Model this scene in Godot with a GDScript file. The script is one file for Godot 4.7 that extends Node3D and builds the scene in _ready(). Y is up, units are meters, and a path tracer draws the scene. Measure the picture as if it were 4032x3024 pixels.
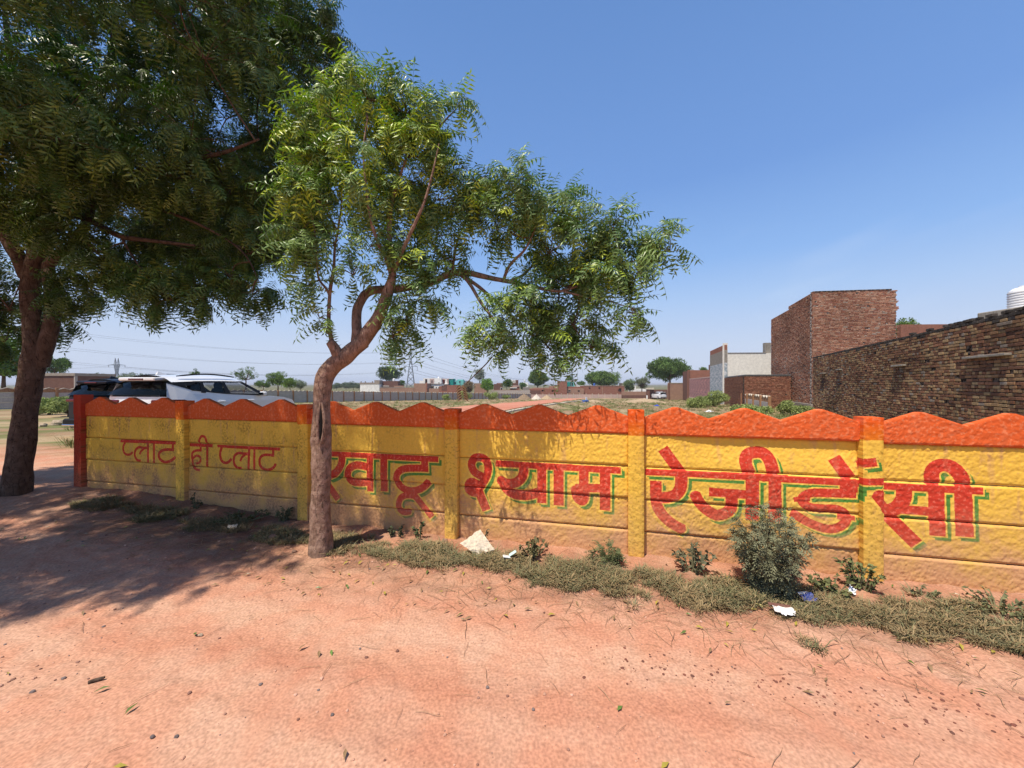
extends Node3D
# A painted precast wall under neem trees beside a red dirt road. Units are metres, y is up, the camera looks towards -z.

var rng := RandomNumberGenerator.new()
var taken := {}
var M := {}
var fine := FastNoiseLite.new()
var slow := FastNoiseLite.new()


class MB:
	# collects triangles; a, b, c run anticlockwise seen from outside
	var v := PackedVector3Array()
	var n := PackedVector3Array()
	var t := PackedVector2Array()
	var c := PackedColorArray()
	var tint := Color.WHITE
	var tinted := false

	func tri(a: Vector3, b: Vector3, d: Vector3, ta := Vector2.ZERO, tb := Vector2.ZERO, td := Vector2.ZERO) -> void:
		var m := (b - a).cross(d - a).normalized()
		v.append(a); v.append(d); v.append(b)
		n.append(m); n.append(m); n.append(m)
		t.append(ta); t.append(td); t.append(tb)
		if tinted:
			c.append(tint); c.append(tint); c.append(tint)

	func tri_out(a: Vector3, b: Vector3, d: Vector3, mid: Vector3) -> void:
		if (b - a).cross(d - a).dot((a + b + d) / 3.0 - mid) < 0.0:
			tri(a, d, b)
		else:
			tri(a, b, d)

	func quad(a: Vector3, b: Vector3, d: Vector3, e: Vector3) -> void:
		tri(a, b, d, Vector2(0, 1), Vector2(1, 1), Vector2(1, 0))
		tri(a, d, e, Vector2(0, 1), Vector2(1, 0), Vector2(0, 0))

	func quad_out(a: Vector3, b: Vector3, d: Vector3, e: Vector3, mid: Vector3) -> void:
		if (b - a).cross(d - a).dot((a + b + d + e) / 4.0 - mid) < 0.0:
			quad(a, e, d, b)
		else:
			quad(a, b, d, e)

	func hexa(p: Array, mid: Vector3) -> void:
		# eight corners: bit 0 = x, bit 1 = y, bit 2 = z
		for f in [[0, 1, 3, 2], [4, 5, 7, 6], [0, 1, 5, 4], [2, 3, 7, 6], [0, 2, 6, 4], [1, 3, 7, 5]]:
			quad_out(p[f[0]], p[f[1]], p[f[2]], p[f[3]], mid)

	func box(at: Vector3, size: Vector3, turn := Basis(), bevel := 0.0) -> void:
		var h := size / 2.0
		if bevel <= 0.0:
			var p := []
			for k in 8:
				p.append(at + turn * Vector3(h.x if k & 1 else -h.x, h.y if k & 2 else -h.y, h.z if k & 4 else -h.z))
			hexa(p, at)
			return
		var q := []
		for k in 8:
			var s := Vector3(1 if k & 1 else -1, 1 if k & 2 else -1, 1 if k & 4 else -1)
			var row := []
			for axis in 3:
				var e := h - Vector3.ONE * bevel
				e[axis] = h[axis]
				row.append(at + turn * (s * e))
			q.append(row)
		for axis in 3:
			var b1 := 1 << ((axis + 1) % 3)
			var b2 := 1 << ((axis + 2) % 3)
			var b0 := 1 << axis
			for s in [0, b0]:
				quad_out(q[s][axis], q[s | b1][axis], q[s | b1 | b2][axis], q[s | b2][axis], at)
			for s in [0, b1, b2, b1 | b2]:
				var o1 := (axis + 1) % 3
				var o2 := (axis + 2) % 3
				quad_out(q[s][o1], q[s | b0][o1], q[s | b0][o2], q[s][o2], at)
		for k in 8:
			tri_out(q[k][0], q[k][1], q[k][2], at)

	func bar(a: Vector3, b: Vector3, w: float, h := -1.0) -> void:
		var d := b - a
		if d.length() < 0.0001:
			return
		var z := d.normalized()
		var x := (Vector3.UP if absf(z.y) < 0.95 else Vector3.RIGHT).cross(z).normalized()
		box((a + b) / 2.0, Vector3(w, h if h > 0.0 else w, d.length()), Basis(x, z.cross(x), z))

	func smooth(a: Vector3, b: Vector3, d: Vector3, na: Vector3, nb: Vector3, nd: Vector3, ta := Vector2.ZERO, tb := Vector2.ZERO, td := Vector2.ZERO) -> void:
		v.append(a); v.append(d); v.append(b)
		n.append(na); n.append(nd); n.append(nb)
		t.append(ta); t.append(td); t.append(tb)
		if tinted:
			c.append(tint); c.append(tint); c.append(tint)

	func tube(pts: PackedVector3Array, radii: PackedFloat32Array, sides := 8, bump := 0.0, noise: FastNoiseLite = null, cap := true) -> void:
		var last := pts.size() - 1
		var rings := []
		var side := Vector3.RIGHT
		for i in last + 1:
			var d := (pts[mini(i + 1, last)] - pts[maxi(i - 1, 0)]).normalized()
			if i == 0:
				side = (Vector3.FORWARD if absf(d.z) < 0.9 else Vector3.RIGHT)
			side = (side - d * side.dot(d)).normalized()
			var up := d.cross(side)
			var ring := PackedVector3Array()
			for k in sides:
				var a := TAU * k / sides
				var o := side * cos(a) + up * sin(a)
				var r := radii[i]
				if noise:
					var q := pts[i] + o * r
					r *= 1.0 + bump * noise.get_noise_3d(q.x * 1.0, q.y * 0.55, q.z * 1.0)
				ring.append(pts[i] + o * r)
			rings.append(ring)
		var nn := []
		for i in last + 1:
			var row := PackedVector3Array()
			for k in sides:
				var along: Vector3 = rings[mini(i + 1, last)][k] - rings[maxi(i - 1, 0)][k]
				var round_: Vector3 = rings[i][(k + 1) % sides] - rings[i][(k + sides - 1) % sides]
				row.append(round_.cross(along).normalized())
			nn.append(row)
		for i in last:
			for k in sides:
				var j := (k + 1) % sides
				smooth(rings[i][k], rings[i][j], rings[i + 1][j], nn[i][k], nn[i][j], nn[i + 1][j])
				smooth(rings[i][k], rings[i + 1][j], rings[i + 1][k], nn[i][k], nn[i + 1][j], nn[i + 1][k])
		if cap:
			for k in sides:
				tri_out(rings[last][k], rings[last][(k + 1) % sides], pts[last] + (pts[last] - pts[last - 1]).normalized() * radii[last] * 0.3, pts[last - 1])
				tri_out(rings[0][k], rings[0][(k + 1) % sides], pts[0], pts[1])

	func lathe(at: Vector3, profile: Array, sides := 24) -> void:
		# profile: Vector2(radius, height), from the bottom up
		for i in profile.size() - 1:
			var p: Vector2 = profile[i]
			var q: Vector2 = profile[i + 1]
			var slope := Vector2(q.y - p.y, p.x - q.x).normalized()
			for k in sides:
				var a := TAU * k / sides
				var b := TAU * (k + 1) / sides
				var da := Vector3(cos(a), 0, -sin(a))
				var db := Vector3(cos(b), 0, -sin(b))
				var na := (da * slope.x + Vector3.UP * slope.y).normalized()
				var nb := (db * slope.x + Vector3.UP * slope.y).normalized()
				var p1 := at + da * p.x + Vector3.UP * p.y
				var p2 := at + db * p.x + Vector3.UP * p.y
				var q1 := at + da * q.x + Vector3.UP * q.y
				var q2 := at + db * q.x + Vector3.UP * q.y
				smooth(p1, p2, q2, na, nb, nb)
				smooth(p1, q2, q1, na, nb, na)

	func done(m: Material) -> ArrayMesh:
		var a := []
		a.resize(Mesh.ARRAY_MAX)
		a[Mesh.ARRAY_VERTEX] = v
		a[Mesh.ARRAY_NORMAL] = n
		a[Mesh.ARRAY_TEX_UV] = t
		if tinted:
			a[Mesh.ARRAY_COLOR] = c
		var mesh := ArrayMesh.new()
		mesh.add_surface_from_arrays(Mesh.PRIMITIVE_TRIANGLES, a)
		mesh.surface_set_material(0, m)
		return mesh


func grid_mesh(p: PackedVector3Array, nx: int, ny: int, m: Material, uv := PackedVector2Array(), col := PackedColorArray(), flip := false) -> ArrayMesh:
	# a smooth sheet of nx by ny points, rows one after another
	var n := PackedVector3Array()
	n.resize(p.size())
	var idx := PackedInt32Array()
	idx.resize((nx - 1) * (ny - 1) * 6)
	var w := 0
	for j in ny:
		for i in nx:
			var k := j * nx + i
			var dx := p[k + (1 if i < nx - 1 else 0)] - p[k - (1 if i > 0 else 0)]
			var dy := p[k + (nx if j < ny - 1 else 0)] - p[k - (nx if j > 0 else 0)]
			var m3 := dx.cross(dy).normalized()
			n[k] = -m3 if flip else m3
			if i < nx - 1 and j < ny - 1:
				if flip:
					for q in [k, k + 1, k + nx + 1, k, k + nx + 1, k + nx]:
						idx[w] = q; w += 1
				else:
					for q in [k, k + nx + 1, k + 1, k, k + nx, k + nx + 1]:
						idx[w] = q; w += 1
	var a := []
	a.resize(Mesh.ARRAY_MAX)
	a[Mesh.ARRAY_VERTEX] = p
	a[Mesh.ARRAY_NORMAL] = n
	if uv.size():
		a[Mesh.ARRAY_TEX_UV] = uv
	if col.size():
		a[Mesh.ARRAY_COLOR] = col
	a[Mesh.ARRAY_INDEX] = idx
	var mesh := ArrayMesh.new()
	mesh.add_surface_from_arrays(Mesh.PRIMITIVE_TRIANGLES, a)
	mesh.surface_set_material(0, m)
	return mesh


# ---------------------------------------------------------------- naming

func numbered(called: String) -> String:
	if not taken.has(called):
		taken[called] = 0
		return called
	taken[called] += 1
	return "%s_%03d" % [called, taken[called]]


func tag(o: Node3D, label: String, category: String, group := "") -> Node3D:
	o.set_meta("label", label)
	o.set_meta("category", category)
	if group:
		o.set_meta("group", group)
	return o


func thing(called: String, label: String, category: String, at := Vector3.ZERO, turn := 0.0, group := "") -> Node3D:
	var o := Node3D.new()
	o.name = numbered(called)
	add_child(o)
	o.position = at
	o.rotation.y = turn
	tag(o, label, category, group)
	return o


func put(called: String, mesh: Mesh, parent: Node3D = self, m: Material = null) -> MeshInstance3D:
	var o := MeshInstance3D.new()
	o.mesh = mesh
	o.name = numbered(called) if parent == self else called
	if m:
		o.material_override = m
	parent.add_child(o, true)
	return o


func struct(called: String, mesh: Mesh) -> MeshInstance3D:
	var o := put(called, mesh)
	o.set_meta("kind", "structure")
	return o


func scatter(called: String, mesh: Mesh, places: Array, tints: Array, parent: Node3D = self) -> MultiMeshInstance3D:
	var mm := MultiMesh.new()
	mm.transform_format = MultiMesh.TRANSFORM_3D
	mm.use_colors = true
	mm.mesh = mesh
	mm.instance_count = places.size()
	for i in places.size():
		mm.set_instance_transform(i, places[i])
		mm.set_instance_color(i, tints[i])
	var o := MultiMeshInstance3D.new()
	o.multimesh = mm
	o.name = numbered(called) if parent == self else called
	parent.add_child(o, true)
	o.set_meta("kind", "stuff")
	return o


# ---------------------------------------------------------------- the lie of the land

func plain_height(x: float, far: float) -> float:
	var y := 0.18 * smoothstep(1.5, 6.0, -x) * smoothstep(2.2, 5.0, far) * (1.0 - smoothstep(9.0, 24.0, far))
	var d := far - 20.0
	if d > 0.0:
		y -= 0.03 * (minf(d, 130.0) - 6.0 * (1.0 - exp(-minf(d, 130.0) / 6.0)))
	return y


func wall_far(x: float) -> float:
	# how far in front of the camera the painted wall stands at this x
	return 3.875 - 0.2437 * x


func ground_height(x: float, far: float) -> float:
	var y := plain_height(x, far)
	var near := 1.0 - smoothstep(14.0, 30.0, far)
	if near > 0.0:
		var off := (wall_far(x) - far) * 0.97
		var verge := exp(-off * off / 0.30) if far < 8.0 else 0.0
		y += near * (0.022 * slow.get_noise_2d(x * 1.4, far * 1.4) + verge * (0.03 * slow.get_noise_2d(x * 4.0 + 90.0, far * 4.0) + 0.012))
		if far < 5.5 and far > -6.0:
			# ruts worn along the road, which runs beside the wall
			var road := exp(-pow((off - 2.0) / 1.4, 2.0))
			y += road * 0.016 * slow.get_noise_2d(x * 0.22 + 3.0, off * 4.2)
			y += 0.0045 * fine.get_noise_2d(x * 9.0, far * 13.0) + 0.0022 * fine.get_noise_2d(x * 30.0, far * 30.0)
	else:
		y += 0.10 * slow.get_noise_2d(x * 0.25, far * 0.25) * (1.0 - smoothstep(60.0, 120.0, far))
	return y


func on_ground(x: float, far: float, lift := 0.0) -> Vector3:
	return Vector3(x, ground_height(x, far) + lift, -far)


func smoothed(pts: Array, steps := 4) -> PackedVector3Array:
	var out := PackedVector3Array()
	for i in pts.size() - 1:
		var a: Vector3 = pts[maxi(i - 1, 0)]
		var b: Vector3 = pts[i]
		var c: Vector3 = pts[i + 1]
		var d: Vector3 = pts[mini(i + 2, pts.size() - 1)]
		for k in steps:
			out.append(b.cubic_interpolate(c, a, d, float(k) / steps))
	out.append(pts[-1])
	return out


func smoothed_f(r: Array, steps := 4) -> PackedFloat32Array:
	var out := PackedFloat32Array()
	for i in r.size() - 1:
		for k in steps:
			out.append(lerpf(r[i], r[i + 1], float(k) / steps))
	out.append(r[-1])
	return out


const STROKES := [
	[0, 20, [728, 321, 1714, 315]],
	[0, 16, [816, 337, 784, 384, 779, 438, 810, 488, 864, 501, 915, 488, 950, 463]],
	[0, 17, [1222, 393, 1144, 400, 1066, 392, 1006, 429, 986, 488, 1002, 535, 1042, 567, 1093, 565]],
	[0, 15, [1152, 407, 1102, 441, 1073, 487]],
	[0, 18, [1222, 330, 1222, 590]],
	[0, 17, [1327, 330, 1327, 592]],
	[0, 18, [1650, 318, 1650, 402]],
	[0, 19, [1671, 402, 1562, 403, 1473, 417, 1419, 454, 1409, 496, 1439, 538, 1500, 564, 1576, 559, 1644, 529, 1695, 493]],
	[0, 20, [1914, 325, 2284, 324]],
	[0, 16, [2092, 334, 2092, 404]],
	[0, 16, [2110, 388, 2016, 394, 1964, 420, 1951, 461, 1961, 527, 1974, 585, 2023, 627, 2092, 636]],
	[0, 15, [1964, 496, 2023, 458, 2079, 471, 2092, 510, 2068, 544, 2019, 559]],
	[0, 17, [2197, 325, 2197, 592]],
	[0, 16, [2081, 321, 2073, 274, 2101, 219, 2139, 208, 2172, 225, 2192, 274, 2197, 330]],
	[0, 18, [2356, 324, 3296, 326]],
	[0, 18, [2428, 336, 2407, 386, 2403, 446, 2428, 505, 2482, 527, 2532, 514, 2578, 473]],
	[0, 17, [2837, 402, 2771, 402, 2688, 396, 2631, 428, 2612, 486, 2627, 544, 2673, 579, 2734, 576]],
	[0, 15, [2789, 409, 2737, 446, 2713, 496]],
	[0, 17, [2846, 334, 2835, 596]],
	[0, 16, [2925, 331, 2922, 596]],
	[0, 16, [3198, 330, 3198, 420]],
	[0, 17, [3216, 405, 3122, 400, 3048, 410, 3007, 448, 3001, 506, 3028, 553, 3093, 579, 3163, 570, 3212, 539, 3235, 504]],
	[1, 29, [3882, 332, 5328, 334]],
	[1, 44, [4154, 335, 4154, 406, 4127, 479, 4065, 547, 3974, 585]],
	[1, 41, [3936, 653, 4099, 845]],
	[1, 42, [4493, 460, 4392, 443, 4318, 449, 4252, 489, 4231, 551, 4245, 602, 4289, 632, 4355, 639, 4479, 630]],
	[1, 37, [4512, 332, 4512, 730]],
	[1, 42, [4684, 331, 4684, 715]],
	[1, 40, [5172, 334, 5172, 475]],
	[1, 38, [5216, 433, 5011, 443, 4909, 461, 4853, 507, 4840, 568, 4867, 631, 4929, 674, 5011, 687, 5092, 673, 5160, 635, 5223, 573]],
	[1, 34, [5059, 743, 4970, 737, 4895, 767, 4862, 828, 4867, 890, 4902, 922, 4943, 925, 4992, 912]],
	[1, 35, [4998, 719, 5059, 746, 5253, 952]],
	[1, 31, [5958, 339, 7185, 346]],
	[1, 41, [5812, 480, 5729, 439, 5697, 366, 5721, 303, 5782, 283, 5847, 305, 5877, 370, 5864, 469, 5804, 572, 5764, 641]],
	[1, 54, [5760, 575, 5699, 553, 5672, 592, 5694, 633, 5769, 640]],
	[1, 46, [5764, 607, 5860, 824]],
	[1, 48, [6249, 343, 6248, 423, 6214, 488, 6144, 530, 6060, 531, 6005, 502]],
	[1, 48, [6030, 501, 6056, 572, 6127, 629, 6226, 646, 6308, 636, 6398, 602]],
	[1, 45, [6432, 334, 6432, 709]],
	[1, 48, [6599, 333, 6599, 719]],
	[1, 47, [6842, 336, 6842, 530]],
	[1, 40, [6761, 537, 7011, 521]],
	[1, 43, [6759, 528, 6774, 620, 6818, 660, 6847, 631, 6853, 537]],
	[1, 49, [7042, 334, 7042, 733]],
	[1, 29, [7403, 337, 8566, 333]],
	[1, 49, [7558, 117, 7699, 317]],
	[1, 52, [7713, 319, 7715, 401, 7705, 476, 7667, 532, 7602, 562, 7507, 569]],
	[1, 50, [7495, 417, 7495, 554]],
	[1, 48, [7493, 528, 7506, 642, 7555, 727, 7632, 797, 7734, 847]],
	[1, 51, [8291, 312, 8291, 717]],
	[1, 39, [7944, 487, 8259, 492]],
	[1, 48, [7827, 513, 7867, 590, 7927, 651, 8000, 690, 8064, 677, 8117, 633, 8129, 571, 8125, 486]],
	[1, 50, [8464, 308, 8468, 720]],
	[1, 50, [8270, 313, 8242, 212, 8259, 145, 8316, 121, 8382, 127, 8430, 185, 8455, 303]],
	[1, 28, [8368, 341, 9057, 337]],
	[1, 28, [9053, 343, 9233, 330]],
	[1, 51, [8910, 142, 9012, 310]],
	[1, 35, [9070, 193, 9171, 175]],
	[1, 63, [9004, 346, 9004, 422]],
	[1, 36, [9057, 430, 8826, 437, 8737, 444, 8687, 469, 8667, 507, 8687, 542, 8737, 567, 8826, 569, 8914, 567, 8971, 593, 8991, 637, 8969, 690, 8914, 728, 8844, 737, 8764, 715, 8683, 678, 8592, 620]],
	[1, 61, [8665, 481, 8669, 523]],
	[1, 62, [8989, 612, 8988, 653]],
	[1, 29, [9229, 342, 9897, 342]],
	[1, 54, [9392, 351, 9389, 429, 9359, 493, 9304, 536, 9234, 547]],
	[1, 49, [9173, 426, 9239, 519, 9299, 604, 9470, 793]],
	[1, 35, [9359, 523, 9604, 528]],
	[1, 53, [9601, 349, 9607, 715]],
	[1, 57, [9773, 343, 9779, 705]],
	[1, 50, [9579, 301, 9572, 230, 9595, 177, 9643, 151, 9700, 163, 9744, 209, 9768, 262, 9772, 338]],
]
const SMALL_LIMBS := [
	["trunk", [Vector3(-1.797, -0.125, -3.620), Vector3(-1.797, 0.006, -3.620), Vector3(-1.806, 0.330, -3.630), Vector3(-1.806, 0.679, -3.630), Vector3(-1.807, 1.028, -3.640), Vector3(-1.812, 1.290, -3.650), Vector3(-1.803, 1.510, -3.650), Vector3(-1.781, 1.664, -3.650), Vector3(-1.689, 1.783, -3.650), Vector3(-1.552, 1.878, -3.640), Vector3(-1.409, 1.999, -3.620)], [0.143, 0.111, 0.090, 0.087, 0.086, 0.081, 0.077, 0.079, 0.080, 0.075, 0.070]],
	["branch", [Vector3(-1.469, 1.939, -3.630), Vector3(-1.478, 2.095, -3.660), Vector3(-1.499, 2.233, -3.700), Vector3(-1.495, 2.365, -3.740), Vector3(-1.450, 2.477, -3.780), Vector3(-1.376, 2.527, -3.800), Vector3(-1.264, 2.539, -3.820), Vector3(-1.091, 2.553, -3.820), Vector3(-0.903, 2.582, -3.800), Vector3(-0.758, 2.623, -3.800), Vector3(-0.595, 2.700, -3.800), Vector3(-0.430, 2.697, -3.800), Vector3(-0.200, 2.641, -3.780), Vector3(0.018, 2.594, -3.760), Vector3(0.264, 2.530, -3.720), Vector3(0.483, 2.493, -3.680), Vector3(0.776, 2.588, -3.620)], [0.056, 0.048, 0.046, 0.045, 0.042, 0.041, 0.040, 0.038, 0.037, 0.035, 0.034, 0.028, 0.024, 0.021, 0.017, 0.012, 0.006]],
	["branch", [Vector3(-1.431, 1.973, -3.620), Vector3(-1.340, 2.092, -3.600), Vector3(-1.255, 2.193, -3.580), Vector3(-1.201, 2.310, -3.560), Vector3(-1.160, 2.408, -3.540), Vector3(-1.120, 2.497, -3.520), Vector3(-1.088, 2.631, -3.500), Vector3(-1.107, 2.835, -3.480), Vector3(-1.101, 3.136, -3.460), Vector3(-1.038, 3.386, -3.460), Vector3(-0.964, 3.631, -3.480)], [0.067, 0.064, 0.059, 0.055, 0.051, 0.046, 0.034, 0.025, 0.019, 0.014, 0.008]],
	["stump", [Vector3(-1.623, 1.809, -3.660), Vector3(-1.644, 1.877, -3.620), Vector3(-1.666, 1.936, -3.600), Vector3(-1.699, 1.995, -3.580)], [0.055, 0.051, 0.045, 0.033]],
	["branch", [Vector3(-1.684, 1.947, -3.620), Vector3(-1.709, 2.097, -3.600), Vector3(-1.718, 2.218, -3.600), Vector3(-1.705, 2.474, -3.600), Vector3(-1.670, 2.691, -3.600), Vector3(-1.661, 2.877, -3.600), Vector3(-1.636, 3.081, -3.620), Vector3(-1.605, 3.342, -3.620), Vector3(-1.631, 3.593, -3.600)], [0.020, 0.019, 0.018, 0.016, 0.015, 0.012, 0.010, 0.008, 0.005]],
	["branch", [Vector3(-1.705, 2.422, -3.600), Vector3(-1.738, 2.495, -3.580), Vector3(-1.788, 2.582, -3.550), Vector3(-1.790, 2.760, -3.520), Vector3(-1.796, 2.989, -3.500), Vector3(-1.836, 3.233, -3.480)], [0.012, 0.011, 0.010, 0.009, 0.007, 0.004]],
	["branch", [Vector3(-0.522, 2.687, -3.800), Vector3(-0.435, 2.612, -3.760), Vector3(-0.303, 2.391, -3.700), Vector3(-0.185, 2.224, -3.660), Vector3(-0.092, 2.043, -3.620)], [0.020, 0.018, 0.016, 0.012, 0.006]],
	["branch", [Vector3(-0.494, 2.669, -3.800), Vector3(-0.352, 2.588, -3.840), Vector3(-0.178, 2.448, -3.880), Vector3(-0.052, 2.340, -3.900), Vector3(0.094, 2.183, -3.920), Vector3(0.302, 2.046, -3.920)], [0.020, 0.018, 0.017, 0.015, 0.012, 0.006]],
	["branch", [Vector3(-0.082, 2.624, -3.770), Vector3(-0.059, 2.682, -3.750), Vector3(-0.009, 2.768, -3.720), Vector3(0.120, 2.884, -3.680), Vector3(0.193, 3.010, -3.640), Vector3(0.256, 3.159, -3.600)], [0.016, 0.015, 0.014, 0.011, 0.008, 0.004]],
	["branch", [Vector3(-0.027, 2.611, -3.770), Vector3(0.110, 2.684, -3.820), Vector3(0.214, 2.798, -3.860), Vector3(0.348, 2.913, -3.900), Vector3(0.566, 3.073, -3.950)], [0.015, 0.014, 0.012, 0.009, 0.004]],
	["branch", [Vector3(-0.586, 2.697, -3.800), Vector3(-0.571, 2.812, -3.760), Vector3(-0.529, 2.987, -3.720), Vector3(-0.457, 3.132, -3.680), Vector3(-0.412, 3.352, -3.640)], [0.015, 0.014, 0.012, 0.009, 0.004]],
	["branch", [Vector3(-0.646, 2.669, -3.800), Vector3(-0.675, 2.847, -3.840), Vector3(-0.818, 3.031, -3.900), Vector3(-0.911, 3.267, -3.960), Vector3(-0.969, 3.573, -4.000)], [0.016, 0.015, 0.013, 0.010, 0.005]],
	["branch", [Vector3(-1.103, 2.573, -3.520), Vector3(-1.117, 2.710, -3.420), Vector3(-1.171, 2.845, -3.340), Vector3(-1.209, 3.021, -3.280), Vector3(-1.234, 3.277, -3.240), Vector3(-1.253, 3.589, -3.240), Vector3(-1.222, 3.876, -3.260)], [0.021, 0.019, 0.016, 0.013, 0.010, 0.007, 0.004]],
	["branch", [Vector3(-1.080, 2.610, -3.500), Vector3(-0.983, 2.745, -3.400), Vector3(-0.872, 2.918, -3.320), Vector3(-0.755, 3.139, -3.280), Vector3(-0.676, 3.416, -3.280), Vector3(-0.628, 3.665, -3.300)], [0.019, 0.017, 0.015, 0.012, 0.008, 0.004]],
	["branch", [Vector3(-1.640, 3.037, -3.620), Vector3(-1.712, 3.200, -3.500), Vector3(-1.838, 3.370, -3.420), Vector3(-1.938, 3.593, -3.380)], [0.010, 0.008, 0.006, 0.003]],
	["branch", [Vector3(0.483, 2.493, -3.680), Vector3(0.668, 2.422, -3.600), Vector3(0.915, 2.359, -3.550), Vector3(1.128, 2.285, -3.520)], [0.011, 0.009, 0.006, 0.003]],
	["branch", [Vector3(0.776, 2.588, -3.620), Vector3(0.966, 2.676, -3.580), Vector3(1.215, 2.770, -3.550), Vector3(1.416, 2.828, -3.520)], [0.008, 0.007, 0.005, 0.003]],
	["branch", [Vector3(-1.091, 2.555, -3.820), Vector3(-1.022, 2.449, -3.720), Vector3(-0.983, 2.303, -3.660), Vector3(-0.986, 2.208, -3.620)], [0.008, 0.007, 0.005, 0.003]],
]
const SMALL_CLUMPS := [
	[Vector3(-1.805, 3.875, -3.500), 0.245, 0.232, 50],
	[Vector3(-1.649, 4.065, -3.500), 0.245, 0.202, 60],
	[Vector3(-1.293, 4.196, -3.450), 0.229, 0.200, 62],
	[Vector3(-0.953, 4.107, -3.500), 0.245, 0.202, 64],
	[Vector3(-0.677, 4.061, -3.600), 0.226, 0.208, 52],
	[Vector3(-1.881, 3.495, -3.500), 0.211, 0.245, 46],
	[Vector3(-1.737, 3.672, -3.550), 0.257, 0.240, 62],
	[Vector3(-1.294, 3.667, -3.400), 0.270, 0.238, 70],
	[Vector3(-0.953, 3.727, -3.500), 0.278, 0.245, 68],
	[Vector3(-0.668, 3.723, -3.600), 0.182, 0.200, 42],
	[Vector3(-1.876, 2.983, -3.400), 0.188, 0.172, 52],
	[Vector3(-1.779, 3.266, -3.550), 0.248, 0.214, 52],
	[Vector3(-1.335, 3.257, -3.400), 0.270, 0.221, 66],
	[Vector3(-1.024, 3.354, -3.600), 0.286, 0.234, 66],
	[Vector3(-0.677, 3.376, -3.600), 0.243, 0.226, 58],
	[Vector3(-0.330, 3.528, -3.600), 0.234, 0.208, 60],
	[Vector3(0.017, 3.428, -3.600), 0.243, 0.191, 62],
	[Vector3(0.347, 3.291, -3.650), 0.246, 0.202, 62],
	[Vector3(-1.944, 2.736, -3.500), 0.211, 0.186, 30],
	[Vector3(-1.666, 2.942, -3.600), 0.243, 0.200, 30],
	[Vector3(-1.253, 2.847, -3.400), 0.197, 0.164, 36],
	[Vector3(-1.015, 2.964, -3.600), 0.243, 0.191, 48],
	[Vector3(-0.704, 3.078, -3.700), 0.250, 0.214, 52],
	[Vector3(-0.339, 3.167, -3.700), 0.259, 0.232, 62],
	[Vector3(0.018, 3.091, -3.700), 0.259, 0.232, 64],
	[Vector3(0.374, 2.913, -3.700), 0.259, 0.232, 66],
	[Vector3(0.712, 2.961, -3.650), 0.246, 0.211, 62],
	[Vector3(1.015, 2.877, -3.600), 0.243, 0.200, 58],
	[Vector3(1.249, 2.958, -3.550), 0.180, 0.154, 40],
	[Vector3(1.442, 2.829, -3.500), 0.143, 0.127, 20],
	[Vector3(1.172, 2.624, -3.550), 0.197, 0.163, 38],
	[Vector3(0.841, 2.604, -3.600), 0.252, 0.191, 60],
	[Vector3(0.517, 2.570, -3.700), 0.259, 0.205, 60],
	[Vector3(0.199, 2.456, -3.750), 0.262, 0.217, 56],
	[Vector3(-0.062, 2.213, -3.650), 0.220, 0.202, 48],
	[Vector3(0.247, 2.124, -3.800), 0.293, 0.238, 70],
	[Vector3(0.596, 2.230, -3.750), 0.262, 0.235, 66],
	[Vector3(0.777, 1.982, -3.750), 0.172, 0.154, 34],
	[Vector3(0.425, 1.905, -3.750), 0.217, 0.145, 42],
	[Vector3(0.027, 1.990, -3.700), 0.205, 0.143, 36],
	[Vector3(-0.373, 2.066, -3.600), 0.200, 0.139, 26],
	[Vector3(1.105, 2.264, -3.500), 0.169, 0.110, 22],
	[Vector3(-0.967, 2.197, -3.550), 0.180, 0.197, 44],
	[Vector3(-0.859, 2.422, -3.600), 0.200, 0.139, 36],
	[Vector3(-1.088, 2.053, -3.500), 0.118, 0.135, 22],
	[Vector3(-1.779, 2.231, -3.550), 0.111, 0.094, 12],
	[Vector3(-1.881, 2.517, -3.500), 0.152, 0.118, 16],
	[Vector3(-0.902, 2.718, -3.550), 0.197, 0.120, 36],
	[Vector3(-0.584, 2.819, -3.700), 0.169, 0.160, 20],
	[Vector3(-1.451, 2.618, -3.500), 0.152, 0.101, 18],
	[Vector3(-1.973, 3.285, -3.500), 0.152, 0.211, 34],
	[Vector3(0.950, 3.116, -3.600), 0.130, 0.104, 22],
	[Vector3(0.611, 3.190, -3.650), 0.158, 0.123, 28],
	[Vector3(-1.438, 4.333, -3.450), 0.150, 0.108, 26],
	[Vector3(-0.525, 4.200, -3.600), 0.121, 0.113, 18],
	[Vector3(-1.654, 4.037, -3.750), 0.271, 0.271, 40],
	[Vector3(-1.247, 4.128, -3.750), 0.298, 0.271, 44],
	[Vector3(-0.897, 4.070, -3.800), 0.275, 0.275, 40],
	[Vector3(-1.584, 3.658, -3.800), 0.302, 0.275, 40],
	[Vector3(-1.234, 3.639, -3.850), 0.306, 0.278, 44],
	[Vector3(-0.874, 3.618, -3.900), 0.282, 0.282, 40],
	[Vector3(-0.213, 3.407, -3.850), 0.278, 0.232, 40],
	[Vector3(0.207, 3.289, -3.900), 0.282, 0.235, 44],
	[Vector3(0.583, 2.866, -3.900), 0.282, 0.235, 44],
	[Vector3(0.946, 2.873, -3.850), 0.260, 0.213, 40],
	[Vector3(0.447, 2.407, -3.950), 0.286, 0.238, 44],
	[Vector3(-1.934, 3.360, -3.750), 0.226, 0.271, 30],
]
const HANGING := [Vector3(-0.189, 1.847, -3.560), Vector3(-0.237, 1.784, -3.520), Vector3(-0.329, 1.691, -3.500), Vector3(-0.461, 1.564, -3.480)]
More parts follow.
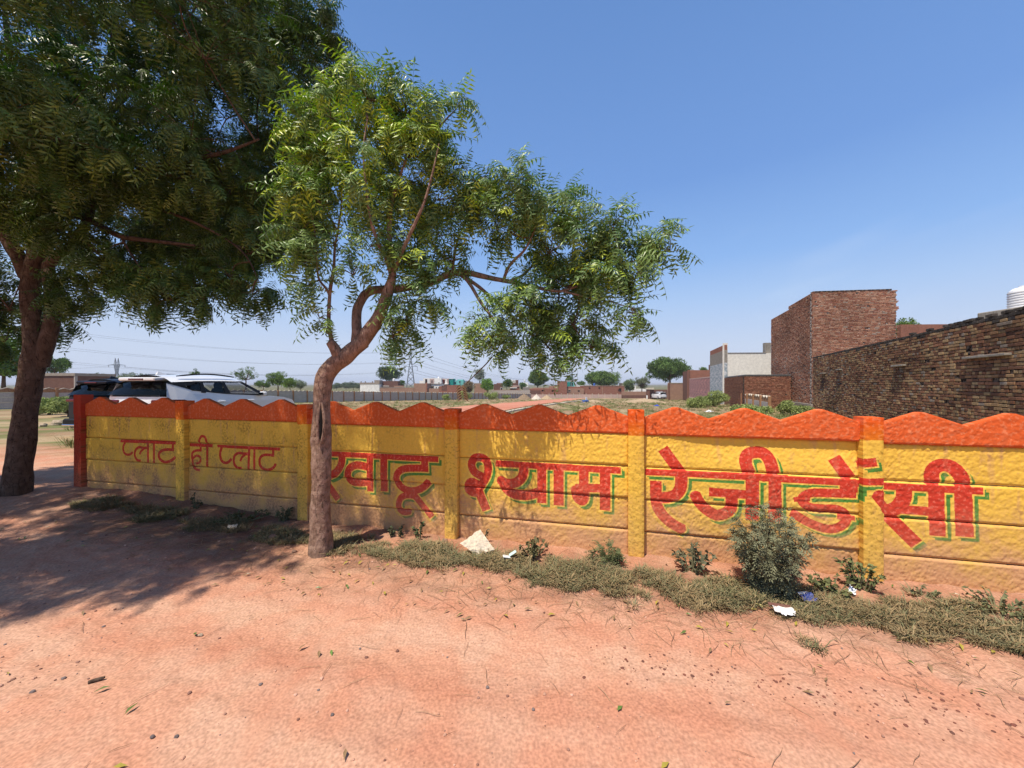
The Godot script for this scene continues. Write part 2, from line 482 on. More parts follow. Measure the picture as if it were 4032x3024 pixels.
const BIG_LIMBS := [
	["trunk", [Vector3(-6.417, -0.073, -4.950), Vector3(-6.405, 0.136, -4.950), Vector3(-6.357, 0.524, -4.950), Vector3(-6.323, 0.938, -4.970), Vector3(-6.313, 1.374, -5.000), Vector3(-6.253, 1.778, -5.000), Vector3(-6.205, 2.079, -5.000), Vector3(-6.241, 2.356, -5.000), Vector3(-6.265, 2.621, -5.000), Vector3(-6.265, 2.862, -5.000), Vector3(-6.229, 3.103, -5.000), Vector3(-6.169, 3.296, -5.000)], [0.171, 0.150, 0.126, 0.117, 0.115, 0.116, 0.116, 0.097, 0.094, 0.094, 0.094, 0.088]],
	["trunk", [Vector3(-6.157, 1.839, -5.020), Vector3(-6.036, 2.137, -4.980), Vector3(-5.952, 2.350, -4.960), Vector3(-5.928, 2.583, -4.960), Vector3(-5.940, 2.786, -4.960), Vector3(-6.006, 2.977, -4.980), Vector3(-6.036, 3.139, -5.000), Vector3(-5.904, 3.234, -4.960), Vector3(-5.685, 3.309, -4.900), Vector3(-5.499, 3.409, -4.850), Vector3(-5.297, 3.679, -4.800), Vector3(-5.151, 3.944, -4.750)], [0.070, 0.080, 0.080, 0.077, 0.071, 0.064, 0.061, 0.055, 0.052, 0.050, 0.040, 0.034]],
	["branch", [Vector3(-6.301, 2.983, -5.000), Vector3(-6.346, 3.207, -4.950), Vector3(-6.423, 3.427, -4.900), Vector3(-6.550, 3.701, -4.850), Vector3(-6.743, 4.084, -4.800), Vector3(-6.773, 4.485, -4.700)], [0.081, 0.077, 0.073, 0.065, 0.052, 0.034]],
	["branch", [Vector3(-6.181, 3.254, -5.000), Vector3(-6.157, 3.585, -5.000), Vector3(-6.090, 3.946, -5.000), Vector3(-5.952, 4.187, -5.000), Vector3(-5.585, 4.490, -4.900), Vector3(-5.205, 4.980, -4.800), Vector3(-5.006, 5.295, -4.700), Vector3(-4.788, 5.588, -4.600), Vector3(-4.641, 5.989, -4.500)], [0.094, 0.085, 0.076, 0.071, 0.063, 0.051, 0.041, 0.035, 0.021]],
	["branch", [Vector3(-5.353, 4.752, -4.850), Vector3(-5.124, 5.080, -4.900), Vector3(-4.916, 5.513, -5.000), Vector3(-4.741, 5.784, -5.000), Vector3(-4.855, 6.175, -5.000), Vector3(-4.952, 6.657, -5.000)], [0.040, 0.041, 0.039, 0.036, 0.025, 0.014]],
	["branch", [Vector3(-4.741, 5.754, -5.000), Vector3(-4.389, 5.891, -4.950), Vector3(-4.115, 5.983, -4.900), Vector3(-3.775, 6.184, -4.850), Vector3(-3.412, 6.397, -4.800), Vector3(-3.092, 6.524, -4.700)], [0.029, 0.026, 0.025, 0.022, 0.018, 0.010]],
	["branch", [Vector3(-5.952, 4.067, -5.000), Vector3(-5.644, 3.811, -4.900), Vector3(-5.130, 3.579, -4.700), Vector3(-4.689, 3.371, -4.600), Vector3(-4.207, 3.278, -4.500), Vector3(-3.637, 3.188, -4.400)], [0.051, 0.046, 0.037, 0.032, 0.022, 0.012]],
	["branch", [Vector3(-6.157, 3.585, -5.000), Vector3(-6.553, 4.291, -5.200), Vector3(-6.807, 5.109, -5.300), Vector3(-6.935, 6.131, -5.300), Vector3(-6.867, 6.672, -5.200)], [0.063, 0.056, 0.049, 0.039, 0.024]],
	["branch", [Vector3(-6.090, 3.946, -5.000), Vector3(-6.335, 4.579, -5.500), Vector3(-6.227, 5.222, -5.900), Vector3(-5.797, 5.929, -6.200), Vector3(-5.213, 6.454, -6.400)], [0.057, 0.052, 0.045, 0.033, 0.016]],
	["branch", [Vector3(-5.151, 3.944, -4.750), Vector3(-4.478, 4.037, -4.500), Vector3(-3.761, 4.084, -4.300), Vector3(-3.168, 4.128, -4.200), Vector3(-2.697, 4.216, -4.100)], [0.034, 0.032, 0.026, 0.020, 0.010]],
	["branch", [Vector3(-5.151, 3.944, -4.750), Vector3(-4.467, 3.759, -4.600), Vector3(-3.719, 3.495, -4.500), Vector3(-3.107, 3.135, -4.400), Vector3(-2.862, 2.750, -4.350)], [0.024, 0.022, 0.017, 0.010, 0.005]],
	["branch", [Vector3(-4.689, 3.371, -4.600), Vector3(-4.473, 3.077, -4.550), Vector3(-4.207, 2.790, -4.500), Vector3(-3.919, 2.562, -4.450)], [0.014, 0.011, 0.007, 0.004]],
]
const BIG_CLUMPS := [
	[Vector3(-3.946, 2.616, -4.450), 0.295, 0.241, 44],
	[Vector3(-4.261, 2.844, -4.500), 0.325, 0.217, 50],
	[Vector3(-3.719, 2.844, -4.500), 0.271, 0.217, 50],
	[Vector3(-3.286, 2.898, -4.500), 0.271, 0.244, 50],
	[Vector3(-2.974, 2.658, -4.400), 0.180, 0.212, 34],
	[Vector3(-4.370, 2.627, -4.500), 0.184, 0.184, 26],
	[Vector3(-5.297, 2.869, -4.800), 0.347, 0.231, 56],
	[Vector3(-5.585, 2.719, -4.900), 0.236, 0.260, 46],
	[Vector3(-4.847, 3.069, -4.700), 0.340, 0.227, 56],
	[Vector3(-6.542, 2.621, -5.000), 0.301, 0.241, 50],
	[Vector3(-6.783, 2.862, -5.000), 0.361, 0.361, 60],
	[Vector3(-3.531, 2.605, -4.400), 0.159, 0.212, 22],
	[Vector3(-2.456, 6.143, -4.900), 0.295, 0.295, 60],
	[Vector3(-2.397, 5.612, -4.900), 0.266, 0.295, 56],
	[Vector3(-2.279, 5.198, -4.900), 0.236, 0.236, 40],
	[Vector3(-2.633, 5.021, -4.900), 0.295, 0.295, 60],
	[Vector3(-2.751, 4.549, -4.900), 0.354, 0.354, 70],
	[Vector3(-2.926, 3.968, -4.800), 0.347, 0.347, 70],
	[Vector3(-2.979, 3.466, -4.700), 0.340, 0.283, 60],
	[Vector3(-3.137, 3.204, -4.600), 0.277, 0.222, 50],
	[Vector3(-2.811, 6.166, -4.800), 0.347, 0.289, 60],
	[Vector3(-3.421, 4.917, -5.200), 0.439, 0.376, 70],
	[Vector3(-3.671, 4.166, -5.200), 0.439, 0.376, 70],
	[Vector3(-4.012, 3.404, -5.000), 0.361, 0.241, 60],
	[Vector3(-4.675, 3.344, -5.000), 0.361, 0.241, 60],
	[Vector3(-6.296, 2.491, -5.300), 0.192, 0.255, 30],
	[Vector3(-6.867, 2.223, -5.200), 0.251, 0.251, 30],
	[Vector3(-2.175, 5.513, -5.000), 0.181, 0.241, 26],
	[Vector3(-5.465, 5.865, -4.600), 0.388, 0.333, 70],
	[Vector3(-4.641, 5.826, -4.500), 0.380, 0.325, 80],
	[Vector3(-4.024, 5.865, -4.600), 0.388, 0.333, 80],
	[Vector3(-3.359, 5.698, -4.600), 0.333, 0.333, 70],
	[Vector3(-4.962, 5.149, -4.400), 0.371, 0.318, 80],
	[Vector3(-4.356, 5.255, -4.600), 0.388, 0.333, 80],
	[Vector3(-3.557, 5.176, -4.500), 0.380, 0.325, 80],
	[Vector3(-5.545, 5.096, -4.400), 0.318, 0.318, 60],
	[Vector3(-4.538, 4.619, -4.400), 0.371, 0.318, 70],
	[Vector3(-3.882, 4.633, -4.500), 0.380, 0.325, 80],
	[Vector3(-3.448, 4.200, -4.500), 0.325, 0.325, 70],
	[Vector3(-5.108, 4.343, -4.300), 0.311, 0.311, 60],
	[Vector3(-4.114, 3.930, -4.400), 0.371, 0.318, 70],
	[Vector3(-3.158, 5.356, -4.800), 0.347, 0.347, 70],
	[Vector3(-2.984, 5.761, -4.800), 0.347, 0.347, 70],
	[Vector3(-5.651, 3.506, -4.400), 0.318, 0.265, 70],
	[Vector3(-5.147, 3.347, -4.400), 0.292, 0.212, 50],
	[Vector3(-5.508, 3.820, -4.500), 0.325, 0.271, 70],
	[Vector3(-4.858, 3.170, -4.500), 0.271, 0.195, 40],
]


# ---------------------------------------------------------------- materials

func srgb(r: float, g: float, b: float) -> Color:
	return Color(r, g, b).linear_to_srgb()


func mat(c: Color, rough := 0.85, spec := 0.3) -> StandardMaterial3D:
	# c holds linear, real-world base colours
	var m := StandardMaterial3D.new()
	m.albedo_color = c.linear_to_srgb()
	m.roughness = rough
	m.metallic_specular = spec
	return m


func tri_mapped(m: StandardMaterial3D, scale: float, tex: Texture2D, relief: Texture2D = null, depth := 1.0, world := true) -> StandardMaterial3D:
	m.uv1_triplanar = true
	m.uv1_world_triplanar = world
	m.uv1_scale = Vector3.ONE * scale
	if tex:
		m.albedo_texture = tex
	if relief:
		m.heightmap_enabled = true
		m.heightmap_texture = relief
		m.heightmap_scale = depth
	return m


func noise(kind: int, freq: float, octaves := 4, sd := 1) -> FastNoiseLite:
	var f := FastNoiseLite.new()
	f.noise_type = kind
	f.frequency = freq
	f.fractal_octaves = octaves
	f.seed = sd
	return f


func seamless(n: FastNoiseLite, w: int, h: int) -> Image:
	var im := n.get_seamless_image(w, h)
	im.convert(Image.FORMAT_L8)
	return im


func blend(parts: Array, w: int, h: int, shade: Callable) -> ImageTexture:
	# parts: L8 images; shade turns their values at one pixel (0..1) into a colour
	var data := []
	for im in parts:
		data.append((im as Image).get_data())
	var out := PackedByteArray()
	out.resize(w * h * 3)
	var vals := PackedFloat32Array()
	vals.resize(parts.size())
	for k in w * h:
		for j in parts.size():
			vals[j] = data[j][k] / 255.0
		var c: Color = shade.call(vals)
		out[k * 3] = int(clampf(c.r, 0, 1) * 255.0)
		out[k * 3 + 1] = int(clampf(c.g, 0, 1) * 255.0)
		out[k * 3 + 2] = int(clampf(c.b, 0, 1) * 255.0)
	return ImageTexture.create_from_image(Image.create_from_data(w, h, false, Image.FORMAT_RGB8, out))


func make_materials() -> void:
	var S := FastNoiseLite.TYPE_SIMPLEX_SMOOTH
	var P := FastNoiseLite.TYPE_PERLIN
	var grain := seamless(noise(P, 0.09, 4, 3), 512, 512)
	var cloud := seamless(noise(S, 0.012, 4, 5), 512, 512)
	var streak_noise := noise(P, 0.05, 3, 21)
	var streak := streak_noise.get_seamless_image(512, 64)
	streak.convert(Image.FORMAT_L8)
	streak.resize(512, 512, Image.INTERPOLATE_CUBIC)

	# red earth: tone patches, sandy grain, small dark crumbs
	var earth := blend([seamless(noise(P, 0.17, 3, 3), 1024, 1024), seamless(noise(S, 0.006, 4, 5), 1024, 1024)], 1024, 1024, func(v: PackedFloat32Array) -> Color:
		var g := 0.93 + 0.30 * (v[0] - 0.5)
		var pale := clampf((v[1] - 0.5) * 0.8, -0.15, 0.15)
		return Color(g, g * (0.97 + pale * 0.16), g * (0.95 + pale * 0.22)))
	var earth_relief := ImageTexture.create_from_image(seamless(noise(P, 0.05, 5, 31), 512, 512))
	M.earth = mat(Color.WHITE, 0.95, 0.15)
	M.earth.vertex_color_use_as_albedo = true
	M.earth.albedo_texture = earth
	M.earth.uv1_scale = Vector3(1, 1, 1)
	M.earth.heightmap_enabled = true
	M.earth.heightmap_texture = earth_relief
	M.earth.heightmap_scale = 1.8

	var plaster := blend([grain, cloud, streak], 512, 512, func(v: PackedFloat32Array) -> Color:
		var g := 0.74 + 0.16 * v[0] + 0.16 * v[1] - 0.16 * clampf((v[2] - 0.55) * 3.0, 0, 1)
		return Color(g, g * 0.985, g * 0.96))
	M.grime = plaster
	var plain := blend([grain, cloud], 512, 512, func(v: PackedFloat32Array) -> Color:
		var g := 0.80 + 0.20 * v[0] + 0.10 * (v[1] - 0.5)
		return Color(g, g * 0.99, g * 0.97))
	var patchy := blend([grain, cloud], 512, 512, func(v: PackedFloat32Array) -> Color:
		var k := smoothstep(0.46, 0.56, v[1] * 0.75 + v[0] * 0.25)
		var g := lerpf(0.38, 1.0, k) * (0.85 + 0.2 * v[0])
		return Color(g, g, g))
	M.patchy = patchy
	var patchy2 := blend([grain, cloud], 512, 512, func(v: PackedFloat32Array) -> Color:
		var k := smoothstep(0.42, 0.60, v[1] * 0.7 + v[0] * 0.3)
		var g := lerpf(0.66, 1.0, k) * (0.86 + 0.2 * v[0])
		return Color(g, g * lerpf(1.12, 1.0, k), g * lerpf(1.16, 1.0, k)))
	var rough_relief := ImageTexture.create_from_image(seamless(noise(P, 0.06, 4, 41), 512, 512))
	M.relief = rough_relief

	# bark: long vertical plates
	var bark_n := noise(P, 0.03, 4, 51)
	var bark_im := bark_n.get_seamless_image(512, 256)
	bark_im.convert(Image.FORMAT_L8)
	bark_im.resize(512, 512, Image.INTERPOLATE_CUBIC)
	var fissure_n := noise(P, 0.022, 3, 57)
	var fissure := fissure_n.get_seamless_image(512, 128)
	fissure.convert(Image.FORMAT_L8)
	fissure.resize(512, 512, Image.INTERPOLATE_CUBIC)
	var bark := blend([bark_im, grain, cloud, fissure], 512, 512, func(v: PackedFloat32Array) -> Color:
		var g := 0.76 + 0.20 * v[0] + 0.12 * (v[1] - 0.5) + 0.34 * (v[2] - 0.5)
		g *= lerpf(0.42, 1.0, smoothstep(0.0, 0.035, absf(v[3] - 0.5)))
		return Color(g, g * (0.96 + 0.06 * v[2]), g * (0.92 + 0.1 * v[2])))
	M.bark = tri_mapped(mat(Color(0.37, 0.245, 0.185), 0.92, 0.2), 2.0, bark, ImageTexture.create_from_image(bark_im), 1.3)
	M.bark_dark = tri_mapped(mat(Color(0.135, 0.092, 0.070), 0.92, 0.2), 1.3, bark, ImageTexture.create_from_image(bark_im), 2.0)
	M.twig = mat(Color(0.13, 0.085, 0.055), 0.9, 0.2)
	M.straw = mat(Color(0.40, 0.26, 0.15), 0.9, 0.2)
	M.straw.vertex_color_use_as_albedo = true
	M.straw.albedo_color = Color.WHITE

	# leaves take their tone from each copy
	M.leaf = mat(Color.WHITE, 0.40, 0.48)
	M.leaf.vertex_color_use_as_albedo = true
	M.leaf.cull_mode = BaseMaterial3D.CULL_DISABLED
	M.leaf.backlight_enabled = true
	M.leaf.backlight = Color(0.46, 0.66, 0.18)
	M.leaf_far = mat(Color.WHITE, 0.8, 0.2)
	M.leaf_far.vertex_color_use_as_albedo = true
	M.leaf_far.cull_mode = BaseMaterial3D.CULL_DISABLED
	M.leaf_far.backlight_enabled = true
	M.leaf_far.backlight = Color(0.35, 0.42, 0.18)
	M.grass = mat(Color.WHITE, 0.85, 0.12)
	M.grass.vertex_color_use_as_albedo = true
	M.grass.cull_mode = BaseMaterial3D.CULL_DISABLED
	M.grass.backlight_enabled = true
	M.grass.backlight = Color(0.3, 0.3, 0.15)

	# bricks take their tone from each copy
	M.brick = tri_mapped(mat(Color.WHITE, 0.92, 0.2), 2.3, plaster, rough_relief, 0.9)
	M.brick.vertex_color_use_as_albedo = true
	M.mortar = tri_mapped(mat(Color(0.30, 0.24, 0.20), 0.95, 0.15), 1.1, patchy, rough_relief, 2.0)
	M.mortar_pale = tri_mapped(mat(Color(0.55, 0.46, 0.40), 0.95, 0.15), 1.1, patchy, rough_relief, 2.0)
	M.mortar_dark = tri_mapped(mat(Color(0.17, 0.125, 0.095), 0.95, 0.15), 1.1, patchy, rough_relief, 2.0)
	for one in [["cement", Color(0.36, 0.335, 0.30), 0.6, plaster], ["whitewash", Color(1.0, 0.97, 0.89), 0.5, plain], ["white_far", Color(1.0, 1.0, 0.98), 0.12, plain], ["grey_worn", Color(0.62, 0.61, 0.62), 0.5, patchy2],
			["pink_worn", Color(0.62, 0.31, 0.28), 0.45, patchy2], ["pink_pale", Color(0.62, 0.46, 0.42), 0.22, plain], ["teal", Color(0.03, 0.34, 0.31), 0.2, plain], ["turquoise", Color(0.22, 0.62, 0.60), 0.2, plain], ["teal_pale", Color(0.30, 0.56, 0.56), 0.2, plain],
			["far_grey", Color(0.52, 0.465, 0.43), 0.35, plain], ["far_post", Color(0.45, 0.25, 0.14), 0.4, plaster], ["far_pale", Color(0.72, 0.66, 0.55), 0.4, plaster], ["parapet", Color(0.40, 0.345, 0.30), 0.2, plain],
			["brick_far", Color(0.36, 0.170, 0.125), 0.23, plain], ["brick_far_dark", Color(0.21, 0.115, 0.092), 0.23, plain], ["brick_far_dusty", Color(0.42, 0.26, 0.195), 0.23, plain], ["sand", Color(0.52, 0.40, 0.27), 0.3, plaster], ["sand_dark", Color(0.30, 0.225, 0.155), 0.3, plaster],
			["sand_white", Color(0.72, 0.66, 0.58), 0.3, plaster], ["red_paint", Color(0.30, 0.055, 0.035), 0.4, plaster]]:
		M[one[0]] = tri_mapped(mat(one[1], 0.92, 0.2), one[2], one[3])
	M.stone = tri_mapped(mat(Color(0.40, 0.25, 0.18), 0.93, 0.2), 6.0, plaster, rough_relief, 0.3)
	M.pale_stone = tri_mapped(mat(Color(0.55, 0.45, 0.34), 0.93, 0.2), 3.0, plaster, rough_relief, 0.8)
	M.hole_shade = mat(Color(0.02, 0.018, 0.016), 0.9, 0.1)  # near-black that stands in for shade inside holes left uncut
	M.glass_far = mat(Color(0.03, 0.035, 0.04), 0.2, 0.5)
	M.wood = mat(Color(0.12, 0.06, 0.035), 0.8, 0.3)
	M.steel = mat(Color(0.15, 0.155, 0.16), 0.6, 0.4)
	M.wire = mat(Color(0.09, 0.095, 0.10), 0.6, 0.4)
	M.tank_white = mat(Color(0.80, 0.80, 0.79), 0.45, 0.5)
	M.tank_blue = mat(Color(0.03, 0.10, 0.36), 0.5, 0.5)
	M.blue_sheet = mat(Color(0.02, 0.06, 0.40), 0.55, 0.5)
	M.white_sheet = mat(Color(0.78, 0.80, 0.82), 0.7, 0.3)
	M.sack = tri_mapped(mat(Color(0.80, 0.71, 0.58), 0.85, 0.2), 5.0, plaster, rough_relief, 0.25)
	M.sack.cull_mode = BaseMaterial3D.CULL_DISABLED
	M.mint = mat(Color(0.50, 0.72, 0.68), 0.4, 0.5)
	M.foil = mat(Color(0.75, 0.78, 0.78), 0.35, 0.6)
	M.packet_blue = mat(Color(0.06, 0.08, 0.24), 0.5, 0.4)
	M.packet_brown = mat(Color(0.16, 0.07, 0.05), 0.5, 0.4)
	M.paper = mat(Color(0.72, 0.66, 0.60), 0.8, 0.2)
	# cars
	M.car_white = mat(Color(0.74, 0.75, 0.76), 0.35, 0.5)
	M.car_white.clearcoat_enabled = true
	M.car_white.clearcoat = 1.0
	M.car_white.clearcoat_roughness = 0.06
	M.car_navy = mat(Color(0.008, 0.010, 0.018), 0.35, 0.28)
	M.trim = mat(Color(0.010, 0.010, 0.011), 0.55, 0.3)
	M.cabin = mat(Color(0.022, 0.022, 0.024), 0.8, 0.3)
	M.rubber = mat(Color(0.02, 0.02, 0.02), 0.9, 0.2)
	M.alloy = mat(Color(0.5, 0.5, 0.52), 0.35, 0.5)
	M.alloy.metallic = 0.8
	M.chrome = mat(Color(0.72, 0.73, 0.75), 0.12, 0.5)
	M.chrome.metallic = 1.0
	M.tail = mat(Color(0.10, 0.006, 0.008), 0.2, 0.5)
	M.pane = StandardMaterial3D.new()
	M.pane.albedo_color = Color(0.10, 0.13, 0.12, 0.35)
	M.pane.transparency = BaseMaterial3D.TRANSPARENCY_ALPHA
	M.pane.roughness = 0.02
	M.pane.metallic_specular = 0.35
	M.rear_pane = StandardMaterial3D.new()
	M.rear_pane.albedo_color = Color(0.03, 0.045, 0.04, 0.86)
	M.rear_pane.transparency = BaseMaterial3D.TRANSPARENCY_ALPHA
	M.rear_pane.roughness = 0.02
	M.rear_pane.metallic_specular = 0.22


# ---------------------------------------------------------------- sky, sun, camera

func sky_color(up: float) -> Color:
	# linear radiance by the sine of the elevation
	var stops := [[0.0, Color(0.530, 0.580, 0.680)], [0.085, Color(0.455, 0.535, 0.680)], [0.19, Color(0.325, 0.462, 0.695)], [0.28, Color(0.215, 0.372, 0.668)], [0.44, Color(0.138, 0.268, 0.565)], [0.69, Color(0.104, 0.215, 0.475)], [1.0, Color(0.080, 0.165, 0.40)]]
	for i in stops.size() - 1:
		if up <= stops[i + 1][0]:
			return (stops[i][1] as Color).lerp(stops[i + 1][1], (up - stops[i][0]) / (stops[i + 1][0] - stops[i][0]))
	return stops[-1][1]


func make_sky() -> PanoramaSkyMaterial:
	var w := 1024
	var h := 512
	var im := Image.create_empty(w, h, false, Image.FORMAT_RGBF)
	var wisp := noise(FastNoiseLite.TYPE_SIMPLEX_SMOOTH, 1.0, 5, 77)
	for j in h:
		var lat := PI * (0.5 - (j + 0.5) / h)
		var base := sky_color(maxf(sin(lat), 0.0))
		if lat < 0.0:
			for i in w:
				im.set_pixel(i, j, Color(0.30, 0.24, 0.19))
			continue
		for i in w:
			var lon := TAU * (i + 0.5) / w
			var d := Vector3(cos(lat) * cos(lon), sin(lat), cos(lat) * sin(lon))
			var q := d / maxf(d.y + 0.12, 0.05)
			var k := clampf(wisp.get_noise_3d(q.x * 0.55, d.y * 2.0, q.z * 1.5) * 1.3 - 0.30, 0.0, 1.0) * smoothstep(0.02, 0.12, d.y) * (1.0 - smoothstep(0.30, 0.55, d.y))
			im.set_pixel(i, j, base.lerp(Color(0.62, 0.68, 0.76), k * 0.16))
	var m := PanoramaSkyMaterial.new()
	m.panorama = ImageTexture.create_from_image(im)
	return m


# ---------------------------------------------------------------- ground

func steps_outwards(lo: float, hi: float, step: float, end_lo: float, end_hi: float, grow: float) -> PackedFloat32Array:
	var low := []
	var x := lo
	var s := step
	while x > end_lo:
		s *= grow
		x -= s
		low.append(x)
	low.reverse()
	var out := PackedFloat32Array(low)
	x = lo
	while x < hi:
		out.append(x)
		x += step
	s = step
	while x < end_hi:
		out.append(x)
		s *= grow
		x += s
	out.append(x)
	return out


func ground_tint(x: float, far: float) -> Color:
	var off := (wall_far(x) - far) * 0.97
	var a := slow.get_noise_2d(x * 1.1, far * 1.1)
	var b := slow.get_noise_2d(x * 5.0 + 40.0, far * 5.0)
	var along := slow.get_noise_2d((x * 0.97 - far * 0.24) * 0.22 + 11.0, off * 3.6)
	var red := Color(0.600, 0.362, 0.255).lerp(Color(0.530, 0.275, 0.185), clampf(0.36 + 0.16 * a + 1.15 * along, 0.0, 1.0))
	red = red.lerp(Color(0.57, 0.335, 0.225), clampf(b * 0.4 - 0.05, 0.0, 0.3))
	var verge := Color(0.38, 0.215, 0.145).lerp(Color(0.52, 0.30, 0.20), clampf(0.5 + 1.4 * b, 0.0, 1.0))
	verge = verge.lerp(Color(0.215, 0.135, 0.100), smoothstep(-1.9, -3.0, x) * 0.85)  # leaf litter on the left verge, darkened further to carry the tree shade
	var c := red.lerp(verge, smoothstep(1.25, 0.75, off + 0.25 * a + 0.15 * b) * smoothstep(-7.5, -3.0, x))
	var inside := smoothstep(-0.05, -0.35, off)
	if x < -5.9:
		inside = smoothstep(7.0, 9.5, far + a)
	if inside > 0.0:
		var dry := Color(0.42, 0.345, 0.215)
		var soil := Color(0.34, 0.235, 0.155)
		var green := Color(0.165, 0.185, 0.075)
		var e := slow.get_noise_2d(x * 0.35 + 7.0, far * 0.35)
		var f := slow.get_noise_2d(x * 1.3 + 70.0, far * 1.3)
		var field := soil.lerp(dry, smoothstep(-0.3, 0.25, e + 0.5 * f))
		field = field.lerp(green, smoothstep(0.02, 0.35, f - 0.35 * e + 0.06))
		if far > 110.0:
			field = field.lerp(Color(0.17, 0.17, 0.085), smoothstep(110.0, 180.0, far))
		c = c.lerp(field, inside)
	return c


func make_ground() -> void:
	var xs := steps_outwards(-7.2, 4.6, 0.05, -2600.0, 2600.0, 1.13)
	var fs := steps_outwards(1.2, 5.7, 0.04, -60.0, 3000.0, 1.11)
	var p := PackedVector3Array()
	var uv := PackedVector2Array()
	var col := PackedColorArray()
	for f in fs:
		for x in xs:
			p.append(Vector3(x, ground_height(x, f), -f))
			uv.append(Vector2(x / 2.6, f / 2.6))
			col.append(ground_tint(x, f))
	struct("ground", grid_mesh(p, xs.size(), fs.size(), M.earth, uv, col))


func ribbon(called: String, a: Vector2, b: Vector2, half: float, m: Material, lift: float) -> void:
	# a strip over the plain, from (x, far) to (x, far)
	var p := PackedVector3Array()
	var uv := PackedVector2Array()
	var col := PackedColorArray()
	var across := (b - a).orthogonal().normalized()
	for j in 61:
		var q := a.lerp(b, pow(j / 60.0, 1.5))
		for i in 5:
			var r := q + across * half * (i / 2.0 - 1.0) * (1.0 + 0.06 * slow.get_noise_2d(q.y * 0.5 + i, 3.0))
			p.append(on_ground(r.x, r.y, lift))
			uv.append(r / 2.6)
			col.append(Color(0.60, 0.30, 0.215).lerp(Color(0.52, 0.225, 0.15), clampf(0.5 + slow.get_noise_2d(r.x * 0.5, r.y * 0.5), 0, 1)))
	struct(called, grid_mesh(p, 5, 61, m, uv, col, true))


# ---------------------------------------------------------------- the painted wall

const BAY := 1.83
const JOINT := [1.1585, 1.153, 1.138, 1.130, 1.122, 1.109, 1.100]   # height of the joint under the orange boards, bay by bay
const POST_TOP := [0.294, 0.232, 0.218, 0.208, 0.234, 0.176, 0.20, 0.2]


